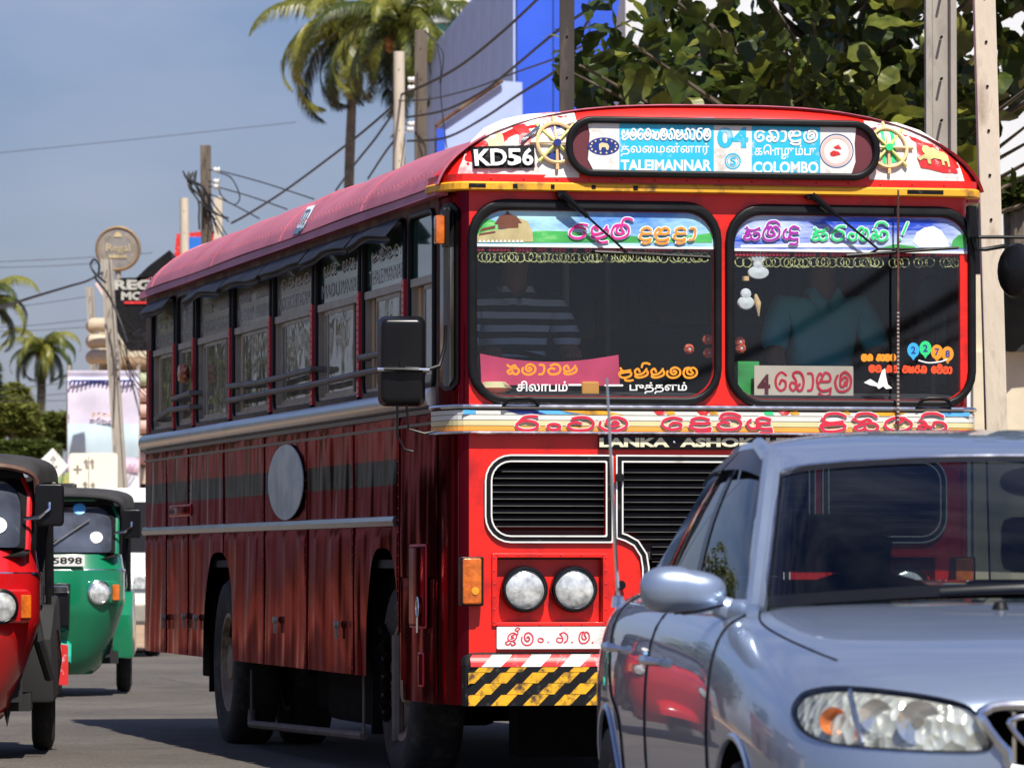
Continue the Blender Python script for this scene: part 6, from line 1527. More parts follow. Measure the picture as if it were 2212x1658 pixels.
mb.grid(lambda u, v: p_ + Vector((.125 * math.copysign(abs(math.cos(2 * math.pi * u)) ** .7, math.cos(2 * math.pi * u)) * math.cos(math.pi * (v - .5)), -.02 + .02 * math.sin(math.pi * (v - .5)) * 0 + .022 * math.sin(4 * math.pi * v) * 0 - .018 * math.cos(math.pi * (v - .5)), .038 * math.copysign(abs(math.sin(2 * math.pi * u)) ** .8, math.sin(2 * math.pi * u)) * math.cos(math.pi * (v - .5)))), 28, 8)
mb.tube([p_ + Vector((.02, 0, .0)), p_ + Vector((.03, -.05, .08))], .018, 8); mb.build('rear_view_mirror', M['black_gloss'], car, smooth=True)
mb = MB(); a = wscr(.36, -.01, .02); b_ = wscr(.66, .05, .02); mb.tube([wscr(.33 + .36 * t / 8, .012 + .03 * t / 8, .014) for t in range(9)], .006, 6); mb.tube([wscr(.78, -.02, .02), wscr(.62, .03, .025), wscr(.5, .03, .02)], .008, 6); mb.build('wiper', M['black'], car, smooth=True)
mb = MB(); 
for x in (-.20, .25): q = on_body((x, .98, 2), (0, 0, -1), 0); mb.lathe([(.0001, -.02), (.014, -.015), (.02, 0)], 10, Matrix.Translation(q) @ Matrix.Rotation(R(-90), 4, 'X'))
mb.build('washer_jet', M['black'], car, smooth=True)
an = on_body((-.74, 3.72, 2), (0, 0, -1), 0)
Minv = (Matrix.Translation(CAR_O) @ Matrix.Rotation(CAR_A, 4, 'Z')).inverted()
t0 = Minv @ P(1335, 1296, 15.05); t1 = Minv @ P(1311, 816, 15.05)
mb = MB(); mb.tube([t0, t0.lerp(t1, .5), t1], [.006, .005, .0035], 6); mb.lathe([(.0001, .018), (.016, .01), (.02, -.02)], 10, Matrix.Translation(t0) @ Matrix.Rotation(R(90), 4, 'X')); mb.build('antenna', M['chrome'], car, smooth=True)

# ================================================================== THREE-WHEELERS
M['tuk_black'] = mat('black canvas canopy', (.028, .026, .026), .7, var=.3, bump=.006, bs=8)
M['tuk_dark'] = mat('dark cabin', (.012, .012, .013), .8, var=.3)
M['tuk_glass'] = glass('three-wheeler windscreen', (.55, .6, .66), 1.5, film=(.20, (.30, .34, .46)))
def tuk(loc, rz, paint, label, variant):
    t = empty('three_wheeler', loc, rz, label, 'three wheeler')
    hw = lambda z: .27 + .25 * min(1, max(0, (z - .17) / .55)) ** .6          # half width of the nose by height
    fy = lambda z: -.0 + .20 * (1 - min(1, max(0, (z - .18) / .5)) ** .6) + .06 * max(0, (z - .85)) * 2   # how far the nose leans back
    def nose(u, v):
        z = .17 + .80 * v; a = math.pi * (u - .5); w = hw(z) + .03
        x = w * math.copysign(abs(math.sin(a)) ** .85, math.sin(a)); y = fy(z) + .42 * (1 - abs(math.cos(a)) ** .75)
        return Vector((x, y, z))
    mb = MB(); mb.grid(nose, 36, 16); nb = mb.build('front_apron', paint, t, smooth=True, angle=80)
    def cowl(u, v):
        z = .965 + .125 * v; a = math.pi * (u - .5)
        return Vector(((.545 - .02 * v) * math.copysign(abs(math.sin(a)) ** .8, math.sin(a)), .08 + .06 * v + .36 * (1 - abs(math.cos(a)) ** .7), z))
    mb = MB(); mb.grid(cowl, 30, 4); mb.build('upper_cowl', paint, t, smooth=True, angle=80)
    mb = MB(); mb.tube([cowl(u / 30, 0) + Vector((0, -.01, 0)) for u in range(31)], .014, 6); mb.build('cowl_trim', M['chrome'], t, smooth=True)
    # windscreen
    z0, z1 = 1.085, 1.475
    wf = lambda X_, Z_: Vector((X_, .14 + .28 * (Z_ - z0) / .43 + .10 * (X_ / .5) ** 4, Z_))
    def wl_(d): return [(p[0], p[1]) for p in rrect(-.47 + d, z0 + d, .47 - d, z1 - d, [.04, .04, .13, .13], 6)]
    fr_ = plate_obj('windscreen_frame', [wl_(-.028), wl_(.02)], .03, M['black'], t, 'XZ', 0, fn=lambda c: wf(c.x, c.z) + Vector((0, c.y, 0)))
    mb = MB(); mb.grid(lambda u, v: wf(-.45 + .90 * u, z0 + .02 + (z1 - z0 - .04) * v), 14, 8); mb.build('pane', M['tuk_glass'], fr_, smooth=True)
    mb = MB(); mb.tube([wf(-.485, z0 - .0), wf(-.49, z1 - .10), wf(-.44, z1 + .015), wf(-.3, z1 + .035), wf(.3, z1 + .035), wf(.44, z1 + .015), wf(.49, z1 - .10), wf(.485, z0)], .020, 8)
    mb.build('windscreen_hoop', paint, t, smooth=True)
    mb = MB(); mb.tube([wf(-.10, z0 + .01) + Vector((0, -.03, 0)), wf(.28, z1 - .12) + Vector((0, -.03, 0))], .007, 5); mb.tube([wf(-.11, z0 - .0) + Vector((0, -.035, 0)), wf(.02, z0 + .12) + Vector((0, -.035, 0))], .012, 6); mb.build('wiper', M['black'], t)
    for (sx, sz, r_, m_) in ((.33, 1.22, .05, 'white'), (.30, 1.14, .04, 'sky_blue') if variant == 'red' else (.20, 1.44, .05, 'sky_blue')):
        mb = MB(); mb.lathe([(.0001, -.002), (r_ * .72, -.002), (r_, 0)], 20, Matrix.Translation(wf(sx, sz) + Vector((0, -.006, 0))) @ Matrix.Rotation(R(-30), 4, 'X')); mb.build('round_sticker', M[m_], fr_)
    mb = MB(); mb.grid(lambda u, v: Vector((-.46 + .92 * u, .40 + .05 * v, 1.47 + .10 * v)), 4, 2); mb.build('header_panel', M['tuk_dark'], t)
    # canopy
    def can(u, v):
        a = math.pi * u; X_ = -.60 * math.cos(a); X_ = math.copysign(abs(X_ / .6) ** .7 * .62, X_); hz = 1.44 + .155 * math.sin(a) ** .45
        y = .30 + 1.85 * v; lip = .0 if v > .06 else -.0
        return Vector((X_ * (.86 + .14 * min(1, v * 5)), y + .06 * math.cos(a) ** 2, hz - (.05 if v < .03 else 0) + .02 * math.sin(math.pi * v) - .10 * max(0, v - .8) * 3))
    mb = MB(); mb.grid(can, 30, 20); mb.build('canopy', M['tuk_black'], t, smooth=True, angle=80)
    mb = MB(); mb.tube([can(u / 20, 0) + Vector((0, -.01, -.005)) for u in range(21)], .016, 6); mb.build('canopy_hem', M['rust'] if variant == 'red' else M['tuk_dark'], t, smooth=True)
    for s in (-1, 1):
        for pts, r_ in (([(s * .50, .48, .9), (s * .52, .50, 1.46)], .022), ([(s * .58, 1.2, .5), (s * .58, 1.2, 1.48)], .018), ([(s * .58, 2.05, .8), (s * .57, 2.1, 1.46)], .02)):
            mb = MB(); mb.tube(pts, r_, 6); mb.build('cabin_post', M['black'], t)
    # rear body with wheels outboard
    mb = MB()
    mb.prism([(-.62, .95, .28), (-.64, .95, .62), (-.62, 1.15, .80), (-.62, 2.2, .85), (-.60, 2.3, .5), (-.60, 2.25, .3)], (1.24, 0, 0)); mb.build('rear_body', paint if variant == 'green' else M['tuk_dark'], t, bevel=.03, smooth=True)  # red variant: coloured dark to stand in for shadow beside the black seat
    mb = MB(); mb.box(-.50, .45, .25, .50, 1.0, .34); mb.box(-.55, 1.1, .80, .55, 1.7, .9); mb.box(-.55, 1.65, .85, .55, 1.78, 1.35); mb.box(-.2, .75, .6, .2, 1.05, .74); mb.box(-.56, 2.2, .84, .56, 2.22, 1.5); mb.box(-.46, .35, .3, .46, .37, 1.0); mb.build('cabin_floor', M['tuk_dark'], t)
    for s in (-1, 1):
        mt = Matrix.Translation((s * .54, 1.9, .225)) @ Matrix.Rotation(R(90 if s < 0 else -90), 4, 'Z'); mb = MB()
        mb.lathe([(.10, .05), (.17, .065), (.215, .05), (.225, .02), (.225, -.02), (.215, -.05), (.17, -.06), (.0001, -.06)], 30, mt); wh = mb.build('wheel', M['tyre'], t, smooth=True, angle=50)
        mb = MB(); mb.lathe([(.105, .05), (.09, .02), (.03, .03), (.0001, .04)], 20, mt); mb.build('rim', M['alloy'], wh, smooth=True)
    fx_ = .0; mt = Matrix.Translation((fx_, .16, .205)) @ Matrix.Rotation(R(90), 4, 'Z'); mb = MB(); mb.lathe([(.0001, .05), (.16, .055), (.195, .045), (.205, .02), (.205, -.02), (.195, -.045), (.16, -.055), (.0001, -.05)], 30, mt); mb.build('front_wheel', M['tyre'], t, smooth=True, angle=50)
    M.setdefault('teal_paint', mat('turquoise mudguard paint', (.02, .42, .30), .35, coat=.5))
    mb = MB(); mb.grid(lambda u, v: Vector((.145 * (2 * u - 1) * (1 if True else 0), -.10 + .30 * (1 - math.cos(math.pi * .5 * v)) + .03 * (2 * u - 1) ** 2, .315 + .16 * math.sin(math.pi * .5 * v) - .05 * abs(2 * u - 1) ** 3)), 14, 12); mb.grid(lambda u, v: Vector((.145 * (2 * u - 1), -.10 + .03 * (2 * u - 1) ** 2, .315 - .04 * v)), 14, 2)
    mb.build('mudguard', M['teal_paint'] if variant == 'green' else paint, t, smooth=True)
    if variant == 'green':
        mb = MB(); mb.prism([(-.13, -.045, .50), (-.13, -.10, .55), (-.125, -.085, .80), (-.12, -.02, .87), (-.12, .15, .87), (-.13, .15, .50)], (.26, 0, 0)); o2 = mb.build('nose_box', M['black_gloss'], t, bevel=.02, smooth=True)
        mb = MB(); mb.box(-.05, -.108, .80, .12, -.088, .85); mb.build('badge', M['chrome'], o2, bevel=.004)
        pl = MB(); pl.box(-.36, .045, 1.0, .245, .065, 1.085); p2 = pl.build('number_plate', M['white'], t)
        mb = MB(); f = lambda X_, Y_, l=0: Vector((X_, .044 - l, Y_)); text(mb, 'YL 5898', -.16, .225, 1.017, 1.068, f, .001, .02); mb.build('lettering', M['hz_black'], p2, fix=False)
    hxs = .345; 
    for s in (-1, 1):
        c = Vector((s * hxs, nose(.5 + s * .29, .80).y - .045, .80)); rot = Matrix.Translation(c) @ Matrix.Rotation(R(s * 18), 4, 'Z')
        mb = MB(); pts = rrect(-.105, -.085, .17, .09, .04) if s > 0 else rrect(-.17, -.085, .105, .09, .04)
        hb = plate_obj('lamp_housing', [pts], .06, paint, t, 'XZ', 0, bev=.015, fn=lambda c_: rot @ c_)
        mb = MB(); mb.lathe([(.088, -.02), (.092, -.045), (.080, -.052), (.074, -.045)], 28, rot); mb.build('bezel', M['chrome'] if variant == 'green' else M['black_gloss'], hb, smooth=True)
        mb = MB(); mb.lathe([(.078, -.045), (.05, -.056), (.0001, -.060)], 28, rot); mb.build('headlight', M['lens'], hb, smooth=True)
        mb = MB(); a0 = .105 if s > 0 else -.165; mb.box(a0, -.045, -.06, a0 + .055, -.02, .06, rot); mb.build('indicator', M['amber'], hb, bevel=.006)
    for s in (-1, 1):
        c = Vector((s * .60, .24, 1.325)); pl_ = plate_obj('side_mirror', [rrect(-.075, -.11, .075, .11, .025)], .035, M['black_gloss'], t, 'XZ', 0, bev=.01, fn=lambda c_: c_ + c)
        mb = MB(); mb.tube([c + Vector((-s * .13, .03, -.07)), c + Vector((-s * .05, -.03, -.065)), c + Vector((0, -.035, -.02)), c + Vector((0, -.022, .01))], .011, 6); mb.build('mirror_stalk', M['chrome'], pl_, smooth=True)
    if variant == 'red':
        mb = MB(); mb.box(.50, 1.0, .46, .53, 1.04, 1.45)
        mb.tube([(.50, .50, .86), (.54, .5, .62), (.60, .62, .42)], .03, 8); mb.build('side_rail', M['tuk_dark'], t)
        mb = MB(); mb.box(.63, 1.66, .36, .68, 1.70, .58); mb.mi = 1; mb.tube([(.60, 1.6, .36), (.62, 1.6, .50), (.60, 1.6, .66)], .028, 8); mb.build('mud_flap', [M['hz_red'], M['alu']], t, bevel=.0)
        mb = MB()
        for k in range(9): mb.tube([(-.1 + k * .06, .4, .26), (-.1 + k * .06, .4, .17)], [.02, .001], 4)
        mb.build('fringe', M['tuk_dark'], t)
    # the driver
    return t
M['tuk_green'] = mat('green three-wheeler paint', (.004, .17, .075), .22, coat=.7, var=.1, vs=4)
M['tuk_red'] = mat('red three-wheeler paint', (.50, .008, .010), .2, coat=.8, var=.1, vs=4)
M.setdefault('sky_blue', M['sky_blue'])
gp = P(150, 1500, 42.2); tuk((gp.x, 40.6, 0.02), R(4), M['tuk_green'], 'green three wheeler with a turquoise mudguard and black canopy', 'green')
rp = P(-104, 1630, 29.0); tuk((rp.x + .06, 27.4, 0.02), R(4), M['tuk_red'], 'red three wheeler cut off by the left edge of the picture', 'red')
M['cream_shirt'] = mat('pale blue shirt', (.30, .36, .45), .9)
person((gp.x + .02, 41.4, .72), R(4), M['cream_shirt'], 'driver in a pale shirt inside the green three wheeler', .22)
person((rp.x + .02, 28.2, .72), R(4), M['cream_shirt'], 'driver in a pale shirt inside the red three wheeler', .22)
# ================================================================== BACKGROUND
# --- leaves and palms
def leaf_mesh(name, L_, w_, m_, n=7, seed=0, fold=.12):
    r_ = random.Random(seed); mb = MB(); vs = []
    for i in range(n):
        t = i / (n - 1); w = w_ * math.sin(math.pi * min(1, t * .92 + .05)) ** .75 * (1.12 - .35 * t); z = -.35 * L_ * t * t + .02 * r_.uniform(-1, 1)
        wob = 1 + .12 * math.sin(i * 2.6 + seed)
        vs += [(-w * wob, L_ * t, z + w * fold), (0, L_ * t, z), (w * wob, L_ * t, z + w * fold)]
    fs = []
    for i in range(n - 1):
        for j in (0, 1): fs.append((3 * i + j, 3 * i + j + 1, 3 * i + j + 4, 3 * i + j + 3))
    mb.add(vs, fs); return mb.mesh(name, m_, True, 60)
def leaf_mat(name, c, c2, tr=.35, veins=True):
    m, nt, b = _nodes(name); N = nt.nodes; L = nt.links
    tc = N.new('ShaderNodeTexCoord'); nz = N.new('ShaderNodeTexNoise'); nz.inputs['Scale'].default_value = 9; nz.inputs['Detail'].default_value = 4
    L.new(tc.outputs['Object'], nz.inputs['Vector']); oi = N.new('ShaderNodeObjectInfo')
    ad = N.new('ShaderNodeMath'); ad.operation = 'ADD'; L.new(nz.outputs['Fac'], ad.inputs[0]); 
    ml = N.new('ShaderNodeMath'); ml.operation = 'MULTIPLY_ADD'; L.new(oi.outputs['Random'], ml.inputs[0]); ml.inputs[1].default_value = .5; ml.inputs[2].default_value = -.25; L.new(ml.outputs[0], ad.inputs[1])
    cr = N.new('ShaderNodeValToRGB'); cr.color_ramp.elements[0].position = .3; cr.color_ramp.elements[1].position = .8
    cr.color_ramp.elements[0].color = (*c, 1); cr.color_ramp.elements[1].color = (*c2, 1); L.new(ad.outputs[0], cr.inputs[0]); L.new(cr.outputs[0], b.inputs['Base Color'])
    b.inputs['Roughness'].default_value = .38; b.inputs['Specular IOR Level'].default_value = .45
    tl = N.new('ShaderNodeBsdfTranslucent'); L.new(cr.outputs[0], tl.inputs[0]); mx = N.new('ShaderNodeMixShader'); mx.inputs[0].default_value = tr
    L.new(b.outputs[0], mx.inputs[1]); L.new(tl.outputs[0], mx.inputs[2]); L.new(mx.outputs[0], N['Material Output'].inputs[0])
    return m
M['leaf_big'] = leaf_mat('broad yellow green leaf', (.04, .062, .010), (.28, .29, .045))
M['palm'] = leaf_mat('palm leaflet', (.045, .070, .014), (.28, .27, .04), .35)
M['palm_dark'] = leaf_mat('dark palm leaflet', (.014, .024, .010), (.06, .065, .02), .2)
M['bush'] = leaf_mat('bush leaf', (.06, .09, .018), (.28, .29, .07), .35)
M['bark'] = mat('grey bark', (.15, .12, .09), .9, var=.3, vs=5, dark=(.06, .05, .04), dk=.3)
M['coconut'] = mat('orange coconuts', (.40, .17, .04), .5, var=.3)
def frond(mb, base, az, el, L_, droop, seed, wid=.62):
    r_ = random.Random(seed); n = 22; d = Vector((math.cos(az), math.sin(az), 0)); pts = []
    a = el; p = Vector(base)
    for i in range(n + 1):
        pts.append(p.copy()); p = p + (d * math.cos(a) + Vector((0, 0, math.sin(a)))) * (L_ / n); a -= droop / n * (.6 + i / n)
    mb.mi = 1; mb.tube(pts, [.035 * (1 - .8 * i / n) for i in range(n + 1)], 4, caps=False); mb.mi = 0
    sd = d.cross(Vector((0, 0, 1)))
    for i in range(2, n + 1):
        for q in range(3):
            t = (i - q / 3) / n; k = int(min(n - 1, t * n)); c = pts[k].lerp(pts[k + 1], t * n - k); fwd = (pts[k + 1] - pts[k]).normalized()
            ll = wid * L_ * .36 * math.sin(math.pi * min(.97, .12 + t * .86)) ** .6 * r_.uniform(.8, 1.1)
            for s in (-1, 1):
                dr = (sd * s * .75 + fwd * .55 + Vector((0, 0, -.30 - .25 * r_.random()))).normalized()
                e1 = c + dr * ll * .55; e2 = c + (dr + Vector((0, 0, -.45))).normalized() * ll
                w = fwd * .024 * L_ / 3.2
                mb.add([c - w, c + w, e1 + w * .9, e1 - w * .9, e2], [(0, 1, 2, 3), (3, 2, 4)])
def palm(base, top, fl, n, seed, label, tr=.11, dead=3, group='palms beyond the road'):
    r_ = random.Random(seed); base = Vector(base); top = Vector(top)
    t = empty('palm_tree', base, 0, label, 'palm tree', group); loc = top - base
    mb = MB(); bend = Vector((r_.uniform(-.6, .6), 0, 0)); pts = [Vector((0, 0, 0)).lerp(loc, k / 14) + bend * math.sin(math.pi * k / 14) for k in range(15)]
    mb.tube(pts, [tr * (1.7 - k * .05) * (1 + .06 * (k % 2)) for k in range(15)], 10); mb.build('trunk', M['bark'], t, smooth=True)
    for k in range(n):
        mb = MB(); az = 2 * math.pi * (k + r_.uniform(-.3, .3)) / n * 1.0 + k * 2.4; lay = k / n
        frond(mb, loc, az, R(66 - 92 * lay), fl * r_.uniform(.85, 1.1), R(110 + 60 * r_.random()), seed * 50 + k)
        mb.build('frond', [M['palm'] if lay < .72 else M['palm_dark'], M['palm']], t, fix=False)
    mb = MB()
    for k in range(12): a = k * 2.4; mb.lathe([(.0001, -.16), (.10, -.08), (.12, 0), (.08, .1), (.0001, .14)], 8, Matrix.Translation(loc + Vector((.28 * math.cos(a), .28 * math.sin(a), -.25 - .03 * k))) @ Matrix.Rotation(R(90), 4, 'X'))
    mb.build('coconuts', M['coconut'], t, smooth=True)
    return t
Y1 = 150; palm(P(785, 1215, Y1), P(768, 62, Y1), 3.6, 26, 3, 'tall coconut palm whose trunk rises behind the bus roof', .12)
Y1 = 128; palm(P(912, 1215, Y1), P(866, 55, Y1), 2.9, 24, 8, 'second coconut palm crowding behind the two roadside poles', .08)
Y1 = 280; palm(P(62, 1215, Y1), P(92, 752, Y1), 2.9, 24, 5, 'small coconut palm above the bushes left of the pale banner', .2)
Y1 = 200; palm(P(-60, 1215, Y1), P(-34, 650, Y1), 2.6, 18, 11, 'coconut palm mostly outside the left edge, fronds reaching in', .12)
def bush(name, c, size, n, seed, m_, label, cat, leaf=.25, trunk=None):
    r_ = random.Random(seed); t = empty(name, (c[0], c[1], 0), 0, label, cat); mb = MB()
    lobes = [(r_.uniform(-.7, .7), r_.uniform(-.6, .6), r_.uniform(-.5, .75), r_.uniform(.3, .6)) for _ in range(14)]
    for i in range(n):
        lx, ly, lz, lr = lobes[i % 14]; th = r_.uniform(0, 6.28); ph = math.acos(r_.uniform(-1, 1)); rr = lr * (.75 + .35 * r_.random())
        p = Vector(((lx + rr * math.sin(ph) * math.cos(th)) * size[0], (ly + rr * math.sin(ph) * math.sin(th)) * size[1], c[2] + (lz + rr * math.cos(ph)) * size[2]))
        a, b_ = r_.uniform(0, 6.28), r_.uniform(-.9, .9); u = Vector((math.cos(a), math.sin(a), b_ * .6)).normalized(); w = u.cross(Vector((r_.uniform(-.5, .5), r_.uniform(-.5, .5), 1))).normalized(); s = leaf * r_.uniform(.6, 1.3)
        mb.add([p - u * s, p - w * s * .4, p + u * s, p + w * s * .4], [(0, 1, 2, 3)])
    tag(mb.build('crown', m_, t, fix=False), kind='stuff')
    mb = MB(); mb.tube([(0, 0, 0), (.1, 0, c[2] * .5), (.3 * size[0], 0, c[2])], [.3, .22, .1], 8); mb.tube([(.1, 0, c[2] * .5), (-.4 * size[0], .2, c[2] * 1.05)], [.18, .06], 6); mb.build('trunk', M['bark'], t, smooth=True)
    return t
def bush_at(px, py, Y, wpx, hpx, n, seed, label, name='leafy_tree', leaf=.28):
    p = P(px, py, Y); return bush(name, (p.x, p.y, p.z), (wpx * W(Y) * .6, wpx * W(Y) * .6, hpx * W(Y) * .6), n, seed, M['bush'], label, 'tree', leaf)
bush_at(10, 900, 190, 110, 110, 9000, 1, 'dark leafy tree at the left edge above the red three wheeler')
bush_at(-45, 800, 185, 60, 120, 5000, 12, 'dense tree reaching in from the left edge under the palm fronds')
bush_at(115, 935, 210, 90, 75, 8000, 2, 'rounded leafy tree just left of the pale banner')
bush_at(55, 985, 170, 100, 45, 7000, 4, 'low bushes behind the red three wheeler roof', 'shrub')
bush_at(240, 985, 230, 90, 70, 3000, 15, 'leafy tree behind the shop with stacked boards')
bush_at(2195, 430, 52, 62, 60, 1400, 6, 'shrubby tree right of the cream pole with strap like leaves', leaf=.16)
# --- the broad-leaved tree over the bus
tr = empty('broad_leaved_tree', (2.6, 40, 0), 0, 'broad leaved tree with large yellow green leaves hanging over the bus roof', 'tree')
lm = [leaf_mesh('leaf', .21, .085, M['leaf_big'], seed=k) for k in range(4)]
mb = MB(); r_ = random.Random(4)
mb.tube([(0, 3, 0), (.1, 2.6, 3.0), (0, 2.0, 4.6), (-.3, 1, 6.4)], [.28, .22, .16, .08], 10)
tips = []
for k in range(70):
    z = r_.uniform(3.9, 7.2); a = r_.uniform(0, 6.28); q = Vector((r_.uniform(-2.35, 1.9), r_.uniform(-3.2, 3.0), z)); s = Vector((.1 * math.cos(a), 1.8 + .6 * math.sin(a), min(6.0, max(3.0, z - 1.2)))); m_ = s.lerp(q, .5) + Vector((0, 0, .2)); mb.tube([s, m_, q], [.04, .025, .010], 5); tips.append((s, m_, q))
mb.build('trunk', M['bark'], tr, smooth=True)
placed = []; stuff = MB(); lv = [[v.co.copy() for v in m.vertices] for m in lm]; lf = [[list(p.vertices) for p in m.polygons] for m in lm]
TI = Matrix.Translation((2.6, 40, 0))
cnt = 0
for i in range(3500):
    if i % 3 == 0: s, m_, q = tips[i % 70]; t = r_.uniform(.3, 1.05); c = (s.lerp(m_, t * 2) if t < .5 else m_.lerp(q, t * 2 - 1)) + Vector((r_.gauss(0, .16), r_.gauss(0, .16), r_.gauss(0, .13)))
    else:
        k = r_.randrange(40); rk = random.Random(900 + k); cc = Vector((rk.uniform(-2.3, 2.1), rk.uniform(-2.6, 2.6), rk.choice([rk.uniform(3.75, 4.9), rk.uniform(3.75, 4.9), rk.uniform(4.8, 7.4)])))
        c = cc + Vector((r_.gauss(0, .42), r_.gauss(0, .5), r_.gauss(0, .30)))
    if c.x < -2.1 - .3 * math.sin(c.z * 4) or c.z < 3.62: continue
    if c.x > .92 and c.z < 4.78 + .2 * math.sin(c.x * 9): continue
    rot = Matrix.Rotation(r_.uniform(0, 6.28), 4, 'Z') @ Matrix.Rotation(R(r_.uniform(-75, 30)), 4, 'X') @ Matrix.Rotation(R(r_.uniform(-40, 40)), 4, 'Y'); sc = r_.uniform(.65, 1.45); mt = Matrix.Translation(c) @ rot @ Matrix.Scale(sc, 4); k = i % 4
    if cnt < 290 and c.y < -.6 and 3.75 < c.z < 5.1:
        o_ = bpy.data.objects.new('leaf', lm[k]); col.objects.link(o_); o_.parent = tr; o_.matrix_local = mt; cnt += 1
    else: stuff.add([mt @ v for v in lv[k]], lf[k])
sf = stuff.build('leaves', M['leaf_big'], tr, smooth=True, fix=False); tag(sf, kind='stuff')
# --- poles
def pole(px0, px1, ytop, Y, wpx, mk, label, shape='round', taper=.8, h_extra=0, cat='utility pole', name='utility_pole', bottom=None, pxb=None):
    """px0 top centre, px1 centre at the foot"""
    t_ = P(px0, ytop, Y); fb = P(px1, bottom or 1215, Y); k = (t_.z + .5) / max(.1, (t_.z - fb.z)); foot = t_ + (fb - t_) * k
    w = wpx * W(Y) / 2; o = empty(name, foot, 0, label, cat); d = t_ - foot
    mb = MB()
    if shape == 'round': mb.tube([Vector((0, 0, 0)), d * .33, d * .66, d], [w / taper, w / taper * .95, w * 1.06, w], 16)
    elif shape == 'square': mb.prism([(-w, -w, 0), (w, -w, 0), (w, w, 0), (-w, w, 0)], d)
    else:                        # I section with a recessed web
        mb.prism([(-w, -w * .8, 0), (-w * .62, -w * .8, 0), (-w * .5, -w * .3, 0), (w * .5, -w * .3, 0), (w * .62, -w * .8, 0), (w, -w * .8, 0), (w, w * .8, 0), (-w, w * .8, 0)], d)
    mb.build('shaft', M[mk], o, smooth=(shape == 'round'), bevel=0 if shape != 'square' else w * .12)
    mb = MB()
    for k in range(6): c = d * (.97 - .05 * k); mb.tube([c + Vector((0, -w * 1.12, 0)), c + Vector((0, -w * .4, 0))], .006 + w * .03, 6)
    mb.build('bolt_hole', M['matt_black'], o)
    return o, t_, d
pC, tC, dC = pole(2124, 2152, -60, 27.6, 46, 'concrete_cream', 'cream concrete pole rising right beside the bus corner', 'square', bottom=940)
pole(2031, 2034, -60, 34, 66, 'concrete', 'grey ribbed concrete pole between the tree leaves above the bus', 'I')
pole(1225, 1222, -60, 36, 32, 'black_pole', 'tarred dark pole left of the broad leaved tree', 'square')
pA, tA, dA = pole(862, 866, 112, 84, 24, 'concrete_cream', 'cream round pole standing in front of the wooden pole', taper=.85)
pB, tB, dB = pole(909, 908, 66, 88, 27, 'wood_pole', 'dark wooden pole with insulators behind the cream round pole', 'square')
pD, tD, dD = pole(444, 452, 314, 98, 22, 'wood_pole', 'brown pole carrying the tangle of black wires and white insulators', 'square')
pole(398, 404, 428, 116, 19, 'concrete_cream', 'short cream round pole before the red and blue board', taper=.85)
pole(471, 474, 425, 122, 19, 'concrete_cream', 'stub of a pale pole right behind the brown wired pole', 'square')
pole(230, 262, 560, 96, 25, 'concrete', 'leaning grey concrete pole in front of the round sign', 'I', bottom=1050)
pole(194, 214, 620, 124, 17, 'concrete', 'thin leaning pole with a pointed top left of the grey one', 'I', bottom=990)
M['ceramic'] = mat('white ceramic insulator', (.75, .74, .70), .25, coat=.6)
def insulators(lst, Y, parent, origin):
    for (px, py) in lst:
        c = P(px, py, Y) - origin; s = 7 * W(Y); mb = MB()
        mb.lathe([(.0001, -s), (s * .8, -s), (s, -s * .6), (s * .55, -.1 * s), (s, .3 * s), (s * .6, s), (.0001, s)], 12, Matrix.Translation(c) @ Matrix.Rotation(R(90), 4, 'Z') ); mb.mi = 1; mb.tube([c, c + Vector((-s * 2.5, .05, 0))], s * .18, 6); mb.build('insulator', [M['ceramic'], M['matt_black']], parent, smooth=True)
insulators([(468, 367), (468, 403), (468, 392)], 97.6, pD, pD.location)
insulators([(888, 172), (888, 190), (888, 268), (886, 280)], 86, pB, pB.location)
# --- wires
def wire(name, pts, r_px, label, twist=False, group='overhead wires'):
    """pts: (px, py, Y)"""
    ps = catmull([P(*p) for p in pts], 10); mb = MB(); Ym = sum(p[2] for p in pts) / len(pts); rr = r_px * W(Ym) / 2
    if not twist: mb.tube(ps, rr, 6)
    else:
        L_ = [0]
        for i in range(1, len(ps)): L_.append(L_[-1] + (ps[i] - ps[i - 1]).length)
        N_ = int(L_[-1] / (rr * 2.2)); N_ = min(N_, 500)
        for s in range(3):
            q = []
            for i in range(N_):
                x = L_[-1] * i / N_; k = 0
                while L_[k + 1] < x: k += 1
                c = ps[k].lerp(ps[k + 1], (x - L_[k]) / (L_[k + 1] - L_[k])); a = x / (rr * 6) * 2 * math.pi / 1.6 + s * 2.09
                q.append(c + Vector((.45 * math.sin(a), .45 * math.cos(a), math.cos(a))) * rr * .55)
            mb.tube(q, rr * .52, 5)
    o = mb.build(name, M['cable'], smooth=True); return tag(o, label, 'cable', group)
wire('cable', [(866, 205, 84), (930, 178, 80), (1000, 138, 75), (1090, 65, 70), (1165, -5, 66)], 7, 'uppermost twisted cable climbing across the grey wall to the top edge', True)
wire('cable', [(862, 218, 84), (930, 214, 80), (1020, 192, 74), (1105, 160, 68), (1220, 118, 58), (1330, 60, 54), (1500, -20, 48)], 4, 'thin straight wire leaving the collar of the cream round pole')
wire('cable', [(880, 254, 84), (960, 238, 78), (1040, 200, 72), (1110, 145, 66), (1210, 62, 58), (1270, 20, 55), (1310, -20, 52)], 7, 'twisted cable meeting the tarred dark pole near the top edge', True)
wire('cable', [(880, 305, 84), (960, 298, 78), (1040, 258, 72), (1120, 205, 65), (1215, 140, 58), (1262, 60, 55), (1300, -10, 52)], 7, 'lowest twisted cable just above the front corner of the bus roof', True)
wire('cable', [(850, 228, 84), (765, 300, 86), (625, 405, 92), (540, 460, 96), (500, 482, 98)], 5, 'long wire running down left from the cream round pole to the brown pole')
